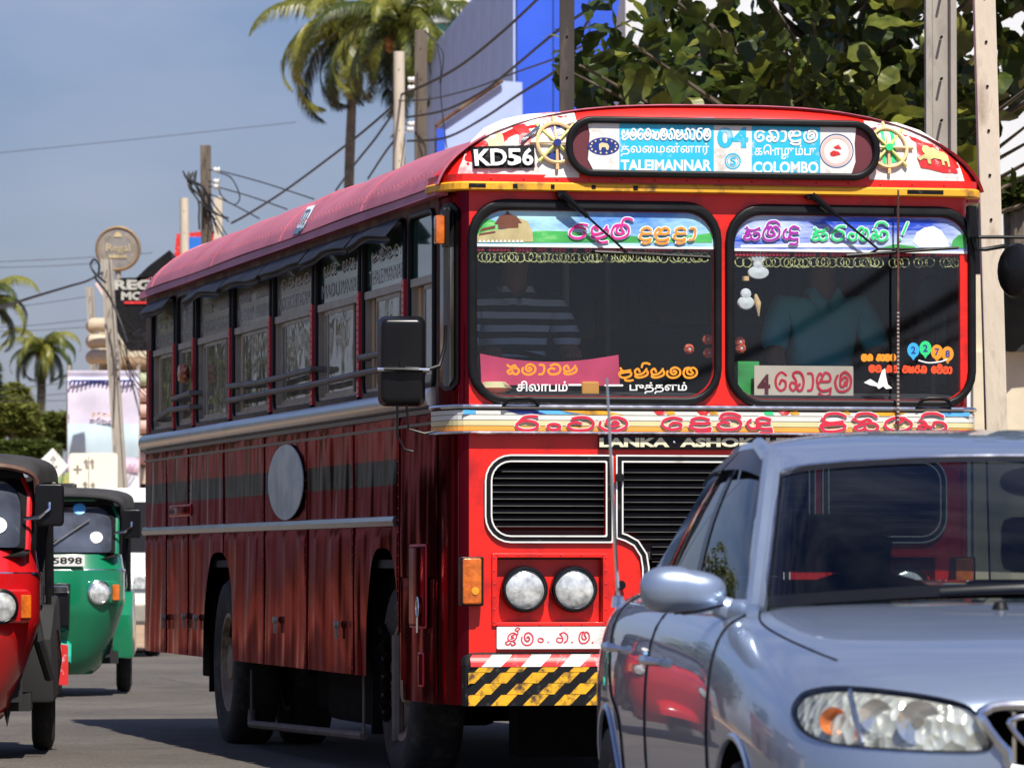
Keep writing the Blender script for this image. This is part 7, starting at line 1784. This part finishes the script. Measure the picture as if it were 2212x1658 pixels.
wire('cable', [(852, 240, 84), (810, 300, 90), (770, 350, 96), (725, 412, 104)], 6, 'twisted cable passing before the palm trunk', True)
wire('cable', [(868, 285, 84), (835, 325, 88), (795, 386, 96)], 6, 'short twisted cable right of the palm trunk', True)
wire('cable', [(470, 368, 98), (560, 392, 92), (678, 430, 84)], 3, 'upper of the two straight wires leaving the white insulators')
wire('cable', [(470, 404, 98), (540, 424, 94), (620, 452, 88)], 3, 'lower of the two straight wires leaving the white insulators')
wire('cable', [(455, 420, 98), (500, 440, 95), (560, 472, 90)], 3, 'wire sagging towards the bus roof below the insulators')
wire('cable', [(470, 372, 98), (500, 385, 97), (518, 425, 97), (505, 442, 97), (480, 425, 97), (472, 405, 98)], 3, 'loose loop hanging from the white insulators')
wire('cable', [(-20, 672, 60), (60, 645, 70), (150, 618, 82), (190, 606, 90), (222, 588, 96)], 6, 'thick black cable from the left edge to the leaning grey pole', True)
wire('cable', [(228, 610, 95.6), (205, 590, 95), (196, 572, 95), (204, 560, 95), (214, 572, 95), (212, 592, 95), (206, 600, 95), (236, 640, 95.6), (262, 700, 95.5), (275, 740, 95)], 5, 'coiled black loop at the top of the leaning grey pole')
wire('cable', [(-20, 332, 160), (300, 300, 160), (640, 264, 160)], 1.4, 'very thin wire crossing the empty sky')
for k, (a, b_) in enumerate((((-20, 566), (330, 546)), ((-20, 578), (215, 568)), ((-20, 668), (190, 640)), ((-20, 708), (190, 690)), ((-20, 716), (190, 706)), ((-20, 842), (190, 820)), ((-20, 858), (190, 846)), ((-20, 866), (190, 862)))):
    wire('cable', [(a[0], a[1], 150), ((a[0] + b_[0]) / 2, (a[1] + b_[1]) / 2 + 2, 150), (b_[0], b_[1], 150)], 1.5, ('topmost', 'second from the top', 'third from the top', 'fourth from the top', 'fifth from the top', 'third from the bottom', 'second from the bottom', 'lowest')[k] + ' of the eight thin distant wires left of the poles', group='thin distant wires')
for k, (a, b_) in enumerate((((2155, 135), (2230, 148)), ((2155, 150), (2230, 165)), ((2155, 178), (2230, 190)), ((2155, 205), (2230, 216)))):
    wire('cable', [(a[0], a[1], 60), ((a[0] + b_[0]) / 2, (a[1] + b_[1]) / 2 + 1, 60), (b_[0], b_[1], 60)], 2.5, ('topmost', 'second', 'third', 'lowest')[k] + ' of the four short wires at the right edge beside the cream pole', group='short wires at the right edge')
for k in range(6):
    y0 = 205 + k * 7; wire('cable', [(1560 + 20 * k, 300 - 6 * k, 42), (1760, y0 - 20, 42), (1990, 100 + 8 * k, 43)], 2.2, ('leftmost', 'second', 'third', 'fourth', 'fifth', 'rightmost')[k] + ' of the six thin wires bundled through the tree leaves', group='wires through the tree')
r2 = random.Random(9)
for k in range(14):           # the knot of service wires on the brown pole
    a = (r2.uniform(395, 425), r2.uniform(368, 385)); m_ = (r2.uniform(425, 450), r2.uniform(405, 440)); e = (r2.uniform(430, 540), r2.uniform(470, 520))
    wire('service_wire', [(a[0], a[1], 97.5), ((a[0] + m_[0]) / 2 - 10, (a[1] + m_[1]) / 2, 97.4), (m_[0], m_[1], 97.3), ((m_[0] + e[0]) / 2, (m_[1] + e[1]) / 2 + 6, 97.4), (e[0], e[1], 97.6)], r2.uniform(2.0, 4.0), 'one of the tangled black service wires on the brown pole', group='tangled service wires')
for k in range(22):
    a = (r2.uniform(255, 270), r2.uniform(640, 760)); e = (r2.uniform(300, 345), r2.uniform(700, 900))
    wire('service_wire', [(a[0], a[1], 95.6), ((a[0] + e[0]) / 2 + r2.uniform(-10, 10), (a[1] + e[1]) / 2 + 15, 96), (e[0], e[1], 96.5)], r2.uniform(1.2, 2.4), 'one of the loose wires hanging before the stacked boards', group='loose wires before the shop')
wire('cable', [(925, 75, 87), (948, 100, 87), (958, 125, 87), (952, 200, 87), (965, 320, 87)], 3, 'loose drop wire beside the wooden pole'); wire('cable', [(918, 68, 87.5), (940, 90, 87), (952, 140, 87), (950, 180, 87)], 2.5, 'short drop wire curling from the top of the wooden pole')

# --- buildings
def wall_block(name, px0, py0, px1, py1, Y, depth, m_, parent):
    a = P(px0, py0, Y); b_ = P(px1, py1, Y); mb = MB(); mb.box(a.x, Y, min(a.z, b_.z), b_.x, Y + depth, max(a.z, b_.z)); return mb.build(name, m_, parent)
M['blue_wall'] = mat('bright blue panel', (.03, .10, .62), .45, var=.08, vs=1)
M['grey_clad'] = mat('pale blue grey cladding', (.40, .49, .76), .5, var=.08, vs=1.2, dark=(.34, .42, .64), dk=.2, ds=.8)
M['white_wall'] = mat('white rendered wall', (.60, .63, .66), .8, var=.05, vs=.6, dark=(.6, .58, .55), dk=.12, ds=.5)
M['cream_wall'] = mat('cream wall', (.62, .54, .40), .8, var=.08)
M['teal_pane'] = mat('teal window', (.06, .42, .38), .2, coat=.6, var=.2)
t = empty('clad_building', (P(1000, 1215, 112).x, 112, 0), 0, 'tall building with grey cladding and a bright blue side behind the poles', 'building'); T0 = Vector(t.location)
mb = MB(); Y = 112
L_ = lambda px, py, YY=Y: P(px, py, YY) - T0
# the grey flank runs away from the blue face towards the left
A = L_(1114, -120); B = L_(926, -120, 128); C = Vector((A.x, A.y, 0)).lerp(Vector((B.x, B.y, 0)), .44)
zB = L_(926, 112, 128).z; zC = L_(1035, -20, 118).z; zA = A.z + 1
fa_ = lambda f: zA + (zC - zA) * f / .44 if f < .44 else zC + (zB - zC) * (f - .44) / .56
mb = MB(); pts = [Vector((A.x, A.y, 0)).lerp(Vector((B.x, B.y, 0)), f) for f in (0, .44, 1)]
bk_ = Vector((.6, 2.0, 0)); hs_ = (zA, zC, zB); vs = []
for p, h in zip(pts, hs_): vs += [p, p + Vector((0, 0, h)), p + bk_, p + bk_ + Vector((0, 0, h))]
mb.add(vs, [(0, 4, 5, 1), (4, 8, 9, 5), (2, 3, 7, 6), (6, 7, 11, 10), (1, 5, 7, 3), (5, 9, 11, 7), (8, 10, 11, 9), (0, 1, 3, 2)])
mb.box(A.x + .01, .02, 0, L_(1350, 0).x, 10, zA); mb.build('wall', M['grey_clad'], t)
ang = math.atan2(B.y - A.y, B.x - A.x)
for k in range(9):                        # standing sheets on the flank
    c = Vector((A.x, A.y, 0)).lerp(Vector((B.x, B.y, 0)), (k + .5) / 9); Lk = (Vector((B.x, B.y)) - Vector((A.x, A.y))).length / 9; h0, h1 = fa_(k / 9) - .1, fa_((k + 1) / 9) - .1
    mb = MB(); mb.add([(-Lk / 2 + .02, .05, .1), (Lk / 2 - .02, .05, .1), (Lk / 2 - .02, .05, h1), (-Lk / 2 + .02, .05, h0), (-Lk / 2 + .02, -.02, .1), (Lk / 2 - .02, -.02, .1), (Lk / 2 - .02, -.02, h1), (-Lk / 2 + .02, -.02, h0)], [(0, 1, 2, 3), (7, 6, 5, 4), (0, 4, 5, 1), (1, 5, 6, 2), (2, 6, 7, 3), (3, 7, 4, 0)])
    o_ = mb.build('cladding_panel', M['grey_clad'], t); o_.location = c; o_.rotation_euler = (0, 0, ang)
xl, xr = A.x + .02, L_(1352, 0).x
for k in range(3): mb = MB(); zz = A.z + 1; mb.box(xl + (xr - xl) * k / 3 + .012, -.10, .2, xl + (xr - xl) * (k + 1) / 3 - .012, .01, zz); mb.build('blue_panel', M['blue_wall'], t)
mb = MB(); q0, q1, q2, q3 = L_(945, 270, 110), L_(1085, 175, 110), L_(1090, 330, 110), L_(950, 345, 110)
mb.prism([(p.x, p.y, p.z) for p in (q0, q1, L_(1128, 178, 110), L_(1130, 400, 110), L_(945, 400, 110))], (0, .9, 0)); mb.build('lean_to', M['grey_clad'], t)
mb = MB(); mb.tube([q0 + Vector((0, -.1, 0)), q1 + Vector((0, -.1, 0))], .05, 6); mb.tube([q0 + Vector((0, -.1, 0)), L_(945, 400, 110) + Vector((0, -.1, 0))], .06, 6); mb.build('lean_to_edge', M['rust'], t)
mb = MB(); a = L_(943, 278, 109.7); b_ = L_(962, 345, 109.7); mb.box(a.x, a.y, b_.z, b_.x, a.y + .05, a.z); mb.build('blue_door', M['blue_wall'], t)
t = empty('white_building', (P(955, 1215, 135).x, 135, 0), 0, 'white building top with a teal window left of the grey cladding', 'building'); T0 = Vector(t.location)
mb = MB(); a = P(902, -60, 135) - T0; b_ = P(1040, -60, 135) - T0; zl = (P(0, 48, 135) - T0).z; mb.box(a.x, 0, zl, b_.x, 5, a.z); mb.box(b_.x - .3, 0, 0, b_.x, 5, zl); mb.box(a.x, 0, 0, b_.x, .2, zl - 2.5); mb.box(a.x, .6, zl - 2.5, b_.x, 5, zl); mb.build('wall', M['white_wall'], t)
mb = MB(); c = P(922, 20, 134.8) - T0; e = P(985, 78, 134.8) - T0
for k in range(3): mb = MB(); w = (e.x - c.x) / 3; mb.box(c.x + w * k + .03, .30, e.z, c.x + w * (k + 1) - .03, .36, zl); mb.build('pane', M['teal_pane'], t)
# white wall put in behind the tree to make the leaf gaps bright
t = empty('leaf_gap_wall', (P(1750, 1215, 75).x, 75, 0), 0, 'plain white wall added behind the tree for bright gaps in the leaves', 'building'); T0 = Vector(t.location)
mb = MB(); a = P(1352, 1215, 75) - T0; b_ = P(2320, 1215, 75) - T0; zt_ = (P(0, -60, 75) - T0).z; mb.box(a.x, 0, 0, b_.x, 8, zt_); mb.build('wall', M['white_wall'], t)
for px in (1480, 1640, 1800, 1960, 2110): c = P(px, 700, 75) - T0; mb = MB(); mb.box(c.x - .35, -.04, c.z, c.x + .35, .02, c.z + 1.3); w_ = mb.build('window', M['alu_dull'], t); mb = MB(); mb.box(c.x - .30, -.05, c.z + .05, c.x + .30, -.042, c.z + 1.25); mb.build('pane', M['black_gloss'], w_)
# right edge: yard wall with a dark stall opening
t = empty('yard_wall', (P(2200, 1215, 50).x, 50, 0), 0, 'pale wall with a black opening right of the cream pole', 'wall'); T0 = Vector(t.location)
mb = MB(); c = lambda px, py: P(px, py, 50) - T0; mb.box(c(2100, 0).x, 0, 0, c(2330, 0).x, .3, c(0, 760).z); mb.box(c(2100, 0).x, .25, c(0, 760).z, c(2330, 0).x, .3, c(0, 590).z); mb.build('wall', M['cream_wall'], t)
mb = MB(); mb.prism([c(2155, 745), c(2165, 720), c(2160, 655), c(2172, 610), c(2210, 595), c(2320, 595), c(2320, 735), c(2205, 745), c(2190, 760), c(2170, 758)], (0, -.25, 0)); mb.build('dark_opening', M['matt_black'], t)
# --- the left cluster: shop with stacked rounded boards, signs, banner
t = empty('shop_building', (P(260, 1215, 108).x, 108, 0), 0, 'narrow shop front of stacked rounded cream and pink boards behind the leaning poles', 'building'); T0 = Vector(t.location)
c = lambda px, py, YY=108: P(px, py, YY) - T0
M['board_cream'] = mat('cream rounded board', (.50, .41, .30), .7, var=.15, dark=(.30, .22, .16), dk=.25); M['board_pink'] = mat('pink rounded board', (.55, .34, .30), .7, var=.15, dark=(.6, .2, .25), dk=.25, ds=2); M['board_green'] = mat('cream and green board', (.36, .42, .26), .7, var=.2)
z_ = 770; ms = ['rust', 'board_green', 'board_pink', 'board_pink', 'board_pink', 'board_cream', 'board_pink', 'board_cream']
M['board_brown'] = mat('brown lettered board', (.22, .14, .08), .7, var=.3, vs=12)
for k in range(8):
    zc = c(0, z_ + 16).z; rr = 15.5 * W(108); xa, xb = c(205 if k else 240, 0).x, c(362, 0).x; mb = MB()
    mb.tube([(xa + .04, -.05, zc), (xa + .1, -.2, zc), (xb, -.2, zc)], rr, 12); mb.build('board', M['board_brown' if k == 0 else ms[k]], t, smooth=True)
    z_ += 34
for k in range(3):
    zc = c(0, 704 + 34 * k).z; mb = MB(); mb.tube([(c(202, 0).x, -.05, zc), (c(206, 0).x, -.45, zc), (c(262, 0).x, -.45, zc)], 15.5 * W(108), 12); mb.build('board', M['board_cream'], t, smooth=True)
mb = MB(); mb.box(c(215, 0).x, .05, 0, c(372, 0).x, 4, c(0, 690).z); mb.build('wall', M['cream_wall'], t)
mb = MB(); mb.box(c(300, 0).x, -.3, c(0, 1215).z, c(345, 0).x, .05, c(0, 1045).z); mb.build('doorway', M['matt_black'], t)
mb = MB(); mb.box(c(206, 0).x, -.4, c(0, 1045).z, c(345, 0).x, -.1, c(0, 1015).z); mb.build('lower_band', M['board_cream'], t)
# black fascia with lettering and a pitched black roof
fs = empty('shop_sign', (P(290, 1215, 104).x, 104, 0), 0, 'black fascia sign lettered in white under the pitched black roof', 'sign'); T1 = Vector(fs.location); d_ = lambda px, py, YY=104: P(px, py, YY) - T1
mb = MB(); mb.prism([d_(226, 634), d_(238, 612), d_(262, 600), d_(362, 598), d_(362, 756), d_(276, 756), d_(250, 710)], (0, .5, 0)); mb.build('fascia', M['hz_black'], fs)
mb = MB(); mb.prism([d_(288, 606), d_(320, 575), d_(366, 540), d_(372, 548), d_(372, 606)], (0, 1.5, 0)); mb.build('roof', M['hz_black'], fs)
fm = lambda X_, Y_, l=0: d_(X_, -Y_) + Vector((0, -.02 - l, 0))
mb = MB(); text(mb, 'REGAL', 246, 384, -626, -604, fm, .0, .05, 0); text(mb, 'MOTORS', 262, 384, -648, -630, fm, 0, .05); mb.build('lettering', M['grey_txt'], fs, fix=False)
mb = MB(); mb.box(d_(270, 0).x, -.03, d_(0, 656).z, d_(358, 0).x, -.01, d_(0, 651).z); mb.mi = 1; mb.prism([d_(205, 612, 104), d_(210, 610, 104), d_(262, 690, 104), d_(254, 692, 104)], (0, .1, 0)); mb.build('sign_stripe', [M['hz_red'], M['pale_rose']], fs)
mb = MB(); mb.box(d_(346, 0).x, -.2, d_(0, 760).z, d_(360, 0).x, .1, d_(0, 700).z); mb.build('red_post_box', M['hz_red'], fs)
rs = empty('round_sign', (P(255, 1215, 106).x, 106, 0), 0, 'round gold rimmed sign on a post above the shop fascia', 'sign'); T2 = Vector(rs.location); g_ = lambda px, py, YY=106: P(px, py, YY) - T2
cc = g_(255, 537); rw_ = 49 * W(106); mb = MB(); mt = Matrix.Translation(cc)
M['gold'] = mat('brown gold rim', (.30, .20, .10), .45, metal=.3, var=.2); M['sign_grey'] = mat('weathered grey sign face', (.22, .20, .19), .6, var=.2); M['gold_txt'] = mat('pale gold lettering', (.50, .40, .22), .5, var=.2)
mb.lathe([(.0001, .10), (rw_, .10), (rw_, -.06), (rw_ * .93, -.09), (rw_ * .88, -.06)], 48, mt); dsc = mb.build('disc', M['gold'], rs, smooth=True)
mb = MB(); mb.lathe([(.0001, -.062), (rw_ * .88, -.060)], 48, mt); mb.build('face', M['sign_grey'], dsc)
fr2 = lambda X_, Y_, l=0: g_(X_, -Y_) + Vector((0, -.075 - l, 0)); mb = MB(); text(mb, 'Regal', 230, 281, -548, -527, fr2, 0, .0)
script(mb, 'ma la ga ka na', 236, 274, -557, 6, 1.0, fr2)
for k in range(30):
    a = math.pi * (.68 + 1.2 * k / 29) if k < 15 else math.pi * (.32 - 1.2 * (k - 15) / 29 * 1.0)
    for rr in (33, 37): q = (255 + rr * math.cos(a), -537 + rr * math.sin(a)); flat(mb, [(q[0] - 1.6, q[1] - 1), (q[0] + 1.4, q[1] + 1.6), (q[0] + 1.8, q[1] - 1.2)], fr2, .002)
flat(mb, [(246, -512), (249, -504), (255, -500), (261, -504), (264, -512)], fr2, .001)
mb.build('lettering', M['gold_txt'], dsc, fix=False)
mb = MB(); mb.tube([(cc.x, .02, 0), (cc.x, .02, cc.z - rw_)], .06, 8); mb.build('post', M['concrete'], rs)
rb = empty('red_blue_board', (P(410, 1215, 125).x, 125, 0), 0, 'red framed blue board half hidden behind the short cream pole', 'sign'); T3 = Vector(rb.location); e_ = lambda px, py: P(px, py, 125) - T3
mb = MB(); mb.prism([e_(381, 505), e_(436, 500), e_(470, 500), e_(470, 560), e_(376, 560)], (0, .1, 0)); mb.build('frame', M['hz_red'], rb); mb = MB(); mb.box(e_(397, 0).x, -.04, e_(0, 560).z, e_(440, 0).x, -.005, e_(0, 512).z); mb.build('blue_panel', mat('sky blue sign panel', (.02, .16, .60), .5), rb)
mb = MB(); mb.tube([(e_(420, 0).x, .15, 0), (e_(420, 0).x, .15, e_(0, 505).z)], .08, 8); mb.build('post', M['concrete'], rb)
bn = empty('banner', (P(222, 1215, 92).x, 98, 0), 0, 'tall pale banner printed in faded pink and pale blue bands', 'banner'); T4 = Vector(bn.location); h_ = lambda px, py: P(px, py, 98) - T4
for k, (y0, y1, c_) in enumerate(((800, 822, (.72, .70, .86)), (822, 915, (.66, .62, .76)), (915, 988, (.52, .66, .74)), (988, 1020, (.70, .50, .62)), (1020, 1100, (.72, .72, .80)))):
    mb = MB(); a, b_ = h_(146, y0), h_(300, y1); mb.grid(lambda u, v: Vector((a.x + (b_.x - a.x) * u, .03 * math.sin(u * 9 + k) + .02 * math.sin(v * 5 + k), b_.z + (a.z - b_.z) * v)), 20, 6)
    mb.build('banner_band', mat('banner band %s' % 'abcde'[k], c_, .8, var=.10, vs=2.5, dark=(.62, .62, .78) if k != 3 else (.72, .60, .7), dk=.08, ds=2.2), bn, smooth=True)
mb = MB(); a, b_ = h_(154, 822), h_(288, 826)
for k in range(16): x = a.x + (b_.x - a.x) * k / 15; mb.tube([(x, -.06, a.z), (x - .03, -.06, a.z - .09)], .018, 4)
mb.tube([(a.x, -.06, a.z), (b_.x, -.06, a.z)], .02, 5); mb.build('eyelet_cord', M['navy'], bn)
mb = MB(); 
for px in (148, 298): q = h_(px, 800); mb.tube([(q.x, .08, 0), (q.x, .08, q.z + .1)], .04, 8)
mb.build('post', M['concrete'], bn)
fa = lambda X_, Y_, l=0: h_(X_, -Y_) + Vector((0, -.08, 0)); mb = MB(); script(mb, 'ha ra pa ka la', 196, 262, -900, 10, 1.3, fa); mb.build('lettering', M['pale_rose'], bn, fix=False)
# traffic signs, white backs and faces
sq = empty('square_sign', (P(205, 1215, 70).x, 70, 0), 0, 'square cream road sign with small arrows above the green three wheeler', 'sign'); T5 = Vector(sq.location); q_ = lambda px, py: P(px, py, 70) - T5
a, b_ = q_(150, 1060), q_(254, 978); sp = plate_obj('sign_plate', [rrect(a.x, a.z, b_.x, b_.z, .04)], .03, mat('cream sign face', (.80, .77, .64), .5, var=.04), sq, 'XZ', 0)
fq = lambda X_, Y_, l=0: q_(X_, -Y_) + Vector((0, -.022 - l, 0)); mb = MB()
for (x, y) in ((186, -997), (199, -997), (184, -1045), (201, -1047)):
    ribbon(mb, [(x, y), (x + 2, y - 12)], 2.6, fq); flat(mb, [(x - 6, y - 1), (x + 6, y - 1), (x, y + 7)], fq, .001)
ribbon(mb, [(192, -985), (192, -1060)], .9, fq); ribbon(mb, [(160, -1013), (176, -1013)], 1.5, fq); ribbon(mb, [(168, -1006), (168, -1020)], 2.4, fq, .001); mb.build('arrow_print', M['alu_dull'], sp, fix=False)
mb = MB(); mb.tube([(q_(200, 0).x, .06, 0), (q_(200, 0).x, .06, a.z + .5)], .035, 8); mb.build('post', M['concrete'], sq)
dm2 = empty('diamond_sign', (P(115, 1215, 72).x, 72, 0), 0, 'white diamond road sign between the two three wheelers', 'sign'); T6 = Vector(dm2.location); w_ = lambda px, py: P(px, py, 72) - T6
mb = MB(); mb.prism([w_(80, 1000), w_(114, 967), w_(148, 1006), w_(116, 1042)], (0, .03, 0)); mb.build('sign_plate', M['white'], dm2)
fw = lambda X_, Y_, l=0: w_(X_, -Y_) + Vector((0, -.01 - l, 0)); mb = MB(); ribbon(mb, [(114, -1018), (115, -990)], 1.6, fw); flat(mb, [(108, -992), (122, -992), (115, -982)], fw, .001); ribbon(mb, [(106, -1010), (124, -1006)], 1.4, fw, .002); mb.build('arrow_print', M['grey_txt'], dm2, fix=False)
mb = MB(); mb.tube([(w_(115, 0).x, .06, 0), (w_(115, 0).x, .06, w_(0, 1000).z)], .03, 8); mb.build('post', M['concrete'], dm2)
# low wall with yellow and green paint behind the signs
lw = MB(); a, b_ = P(60, 1060, 95), P(150, 1018, 95); lw.prism([P(20, 1215, 95), P(150, 1215, 95), P(150, 1018, 95), P(120, 1030, 95), P(60, 1040, 95), P(20, 1040, 95)], (0, .2, 0)); lw = lw.build('painted_wall', mat('yellow green painted wall', (.62, .42, .06), .7, var=.3, vs=2, dark=(.10, .35, .20), dk=.55, ds=1.5)); tag(lw, 'low wall painted yellow and green behind the diamond sign', 'wall')
# white van behind the green three wheeler
vn = empty('van', (P(180, 1215, 58).x, 58, 0.02), R(3), 'white van hidden behind the green three wheeler, one corner showing', 'van')
mb = MB(); prof = [(0.0, .35), (0.0, .80), (.10, .98), (.45, 1.12), (1.0, 1.72), (1.4, 1.86), (4.2, 1.88), (4.4, 1.7), (4.4, .35)]
mb.prism([(-.82, y, z) for y, z in prof], (1.64, 0, 0)); mb.build('body', M['white'], vn, bevel=.05, smooth=True)
mb = MB(); mb.grid(lambda u, v: Vector((-.72 + 1.44 * u, .46 + .52 * v - .012, 1.15 + .55 * v)), 6, 4); mb.build('windscreen', M['black_gloss'], vn); mb = MB()
for s in (-1, 1): mb.add([(s * .826, 1.2, 1.15), (s * .826, 3.9, 1.15), (s * .826, 3.9, 1.65), (s * .826, 1.45, 1.65)], [(0, 1, 2, 3)])
mb.build('side_window', M['black_gloss'], vn)
for s in (-1, 1):
    mb = MB(); mb.box(s * .78, -.03, .74, s * .55, .05, .88); mb.build('headlight', M['lens'], vn, bevel=.01); mb = MB(); mb.box(s * .84, .6, 1.15, s * .98, .68, 1.33); mb.build('door_mirror', M['black_gloss'], vn, bevel=.02)
    for y in (.75, 3.5): car_wheel(s * .74, y, s, .31, .18, vn)
mb = MB(); mb.box(-.8, -.06, .38, .8, .02, .58); mb.build('bumper', M['alu_dull'], vn, bevel=.02)
# --- far side of the street, seen mainly in reflections: shop row and trees on the left
M['roof_tile'] = mat('brown roof sheet', (.16, .08, .06), .8, var=.3)
for k, (y, w_s, h_s, m_) in enumerate(((34, 9, 3.6, 'cream_wall'), (46, 11, 5.2, 'white_wall'), (60, 10, 3.8, 'cream_wall'), (74, 12, 5.0, 'board_pink'))):
    s_ = empty('roadside_shop', (-17.5 - .12 * y, y, 0), R(-6), ('low cream shop', 'tall white shop', 'small cream shop', 'pink shop')[k] + ' on the left side of the street, outside the picture', 'building')
    mb = MB(); mb.box(-4, -w_s / 2, 0, 0, w_s / 2, h_s); mb.build('wall', M[m_], s_); mb = MB(); mb.prism([(-4.2, -w_s / 2 - .2, h_s), (1.2, -w_s / 2 - .2, h_s - .5), (1.2, -w_s / 2 - .2, h_s - .4), (-4.2, -w_s / 2 - .2, h_s + .5)], (0, w_s + .4, 0)); mb.build('roof', M['roof_tile'], s_)
    for j in range(3): mb = MB(); mb.box(-.05, -w_s / 2 + .5 + j * w_s / 3, .1, .04, -w_s / 2 + .2 + (j + 1) * w_s / 3 - .3, 2.4); mb.build('shutter', M['rust' if j % 2 else 'alu_dull'], s_)
for k, (x, y, z) in enumerate(((-24, 100, 5.5), (-32, 130, 6.5), (-20, 84, 5), (-38, 95, 7))):
    bush('leafy_tree', (x, y, z), (4.2, 4.2, 3.4), 5000, 60 + k, M['bush'], ('nearer', 'farther', 'smallest', 'leftmost')[k] + ' leafy tree of the group beyond the roadside shops, outside the picture', 'tree', .3)

# cables over the road behind the camera: what the right windscreen mirrors
_n = (BUS_M.to_3x3() @ Vector((0, -1, 0))).normalized(); _p0 = BUS_M @ Vector((0, 0, 0))
def mirrored(px, py, Y): v = P(px, py, Y); return v - _n * (2 * (v - _p0).dot(_n))
for k, (pts, rr) in enumerate(((((1400, 842), (1640, 752), (1800, 662), (2000, 520)), .10), (((1500, 860), (1640, 828), (1860, 748), (2060, 640), (2300, 480)), .13), (((1700, 900), (1850, 790), (2080, 680), (2300, 560)), .045), (((1800, 920), (1950, 800), (2090, 715), (2300, 600)), .06))):
    ps = catmull([mirrored(x, y, 104) for x, y in pts], 8); mb = MB(); mb.tube(ps, rr, 8); o = mb.build('cable', M['cable'], smooth=True)
    tag(o, ('upper thick', 'lower thick', 'thinner', 'lowest thin')[k] + ' cable over the street behind the viewer, mirrored in the right windscreen', 'cable', 'cables behind the viewer')
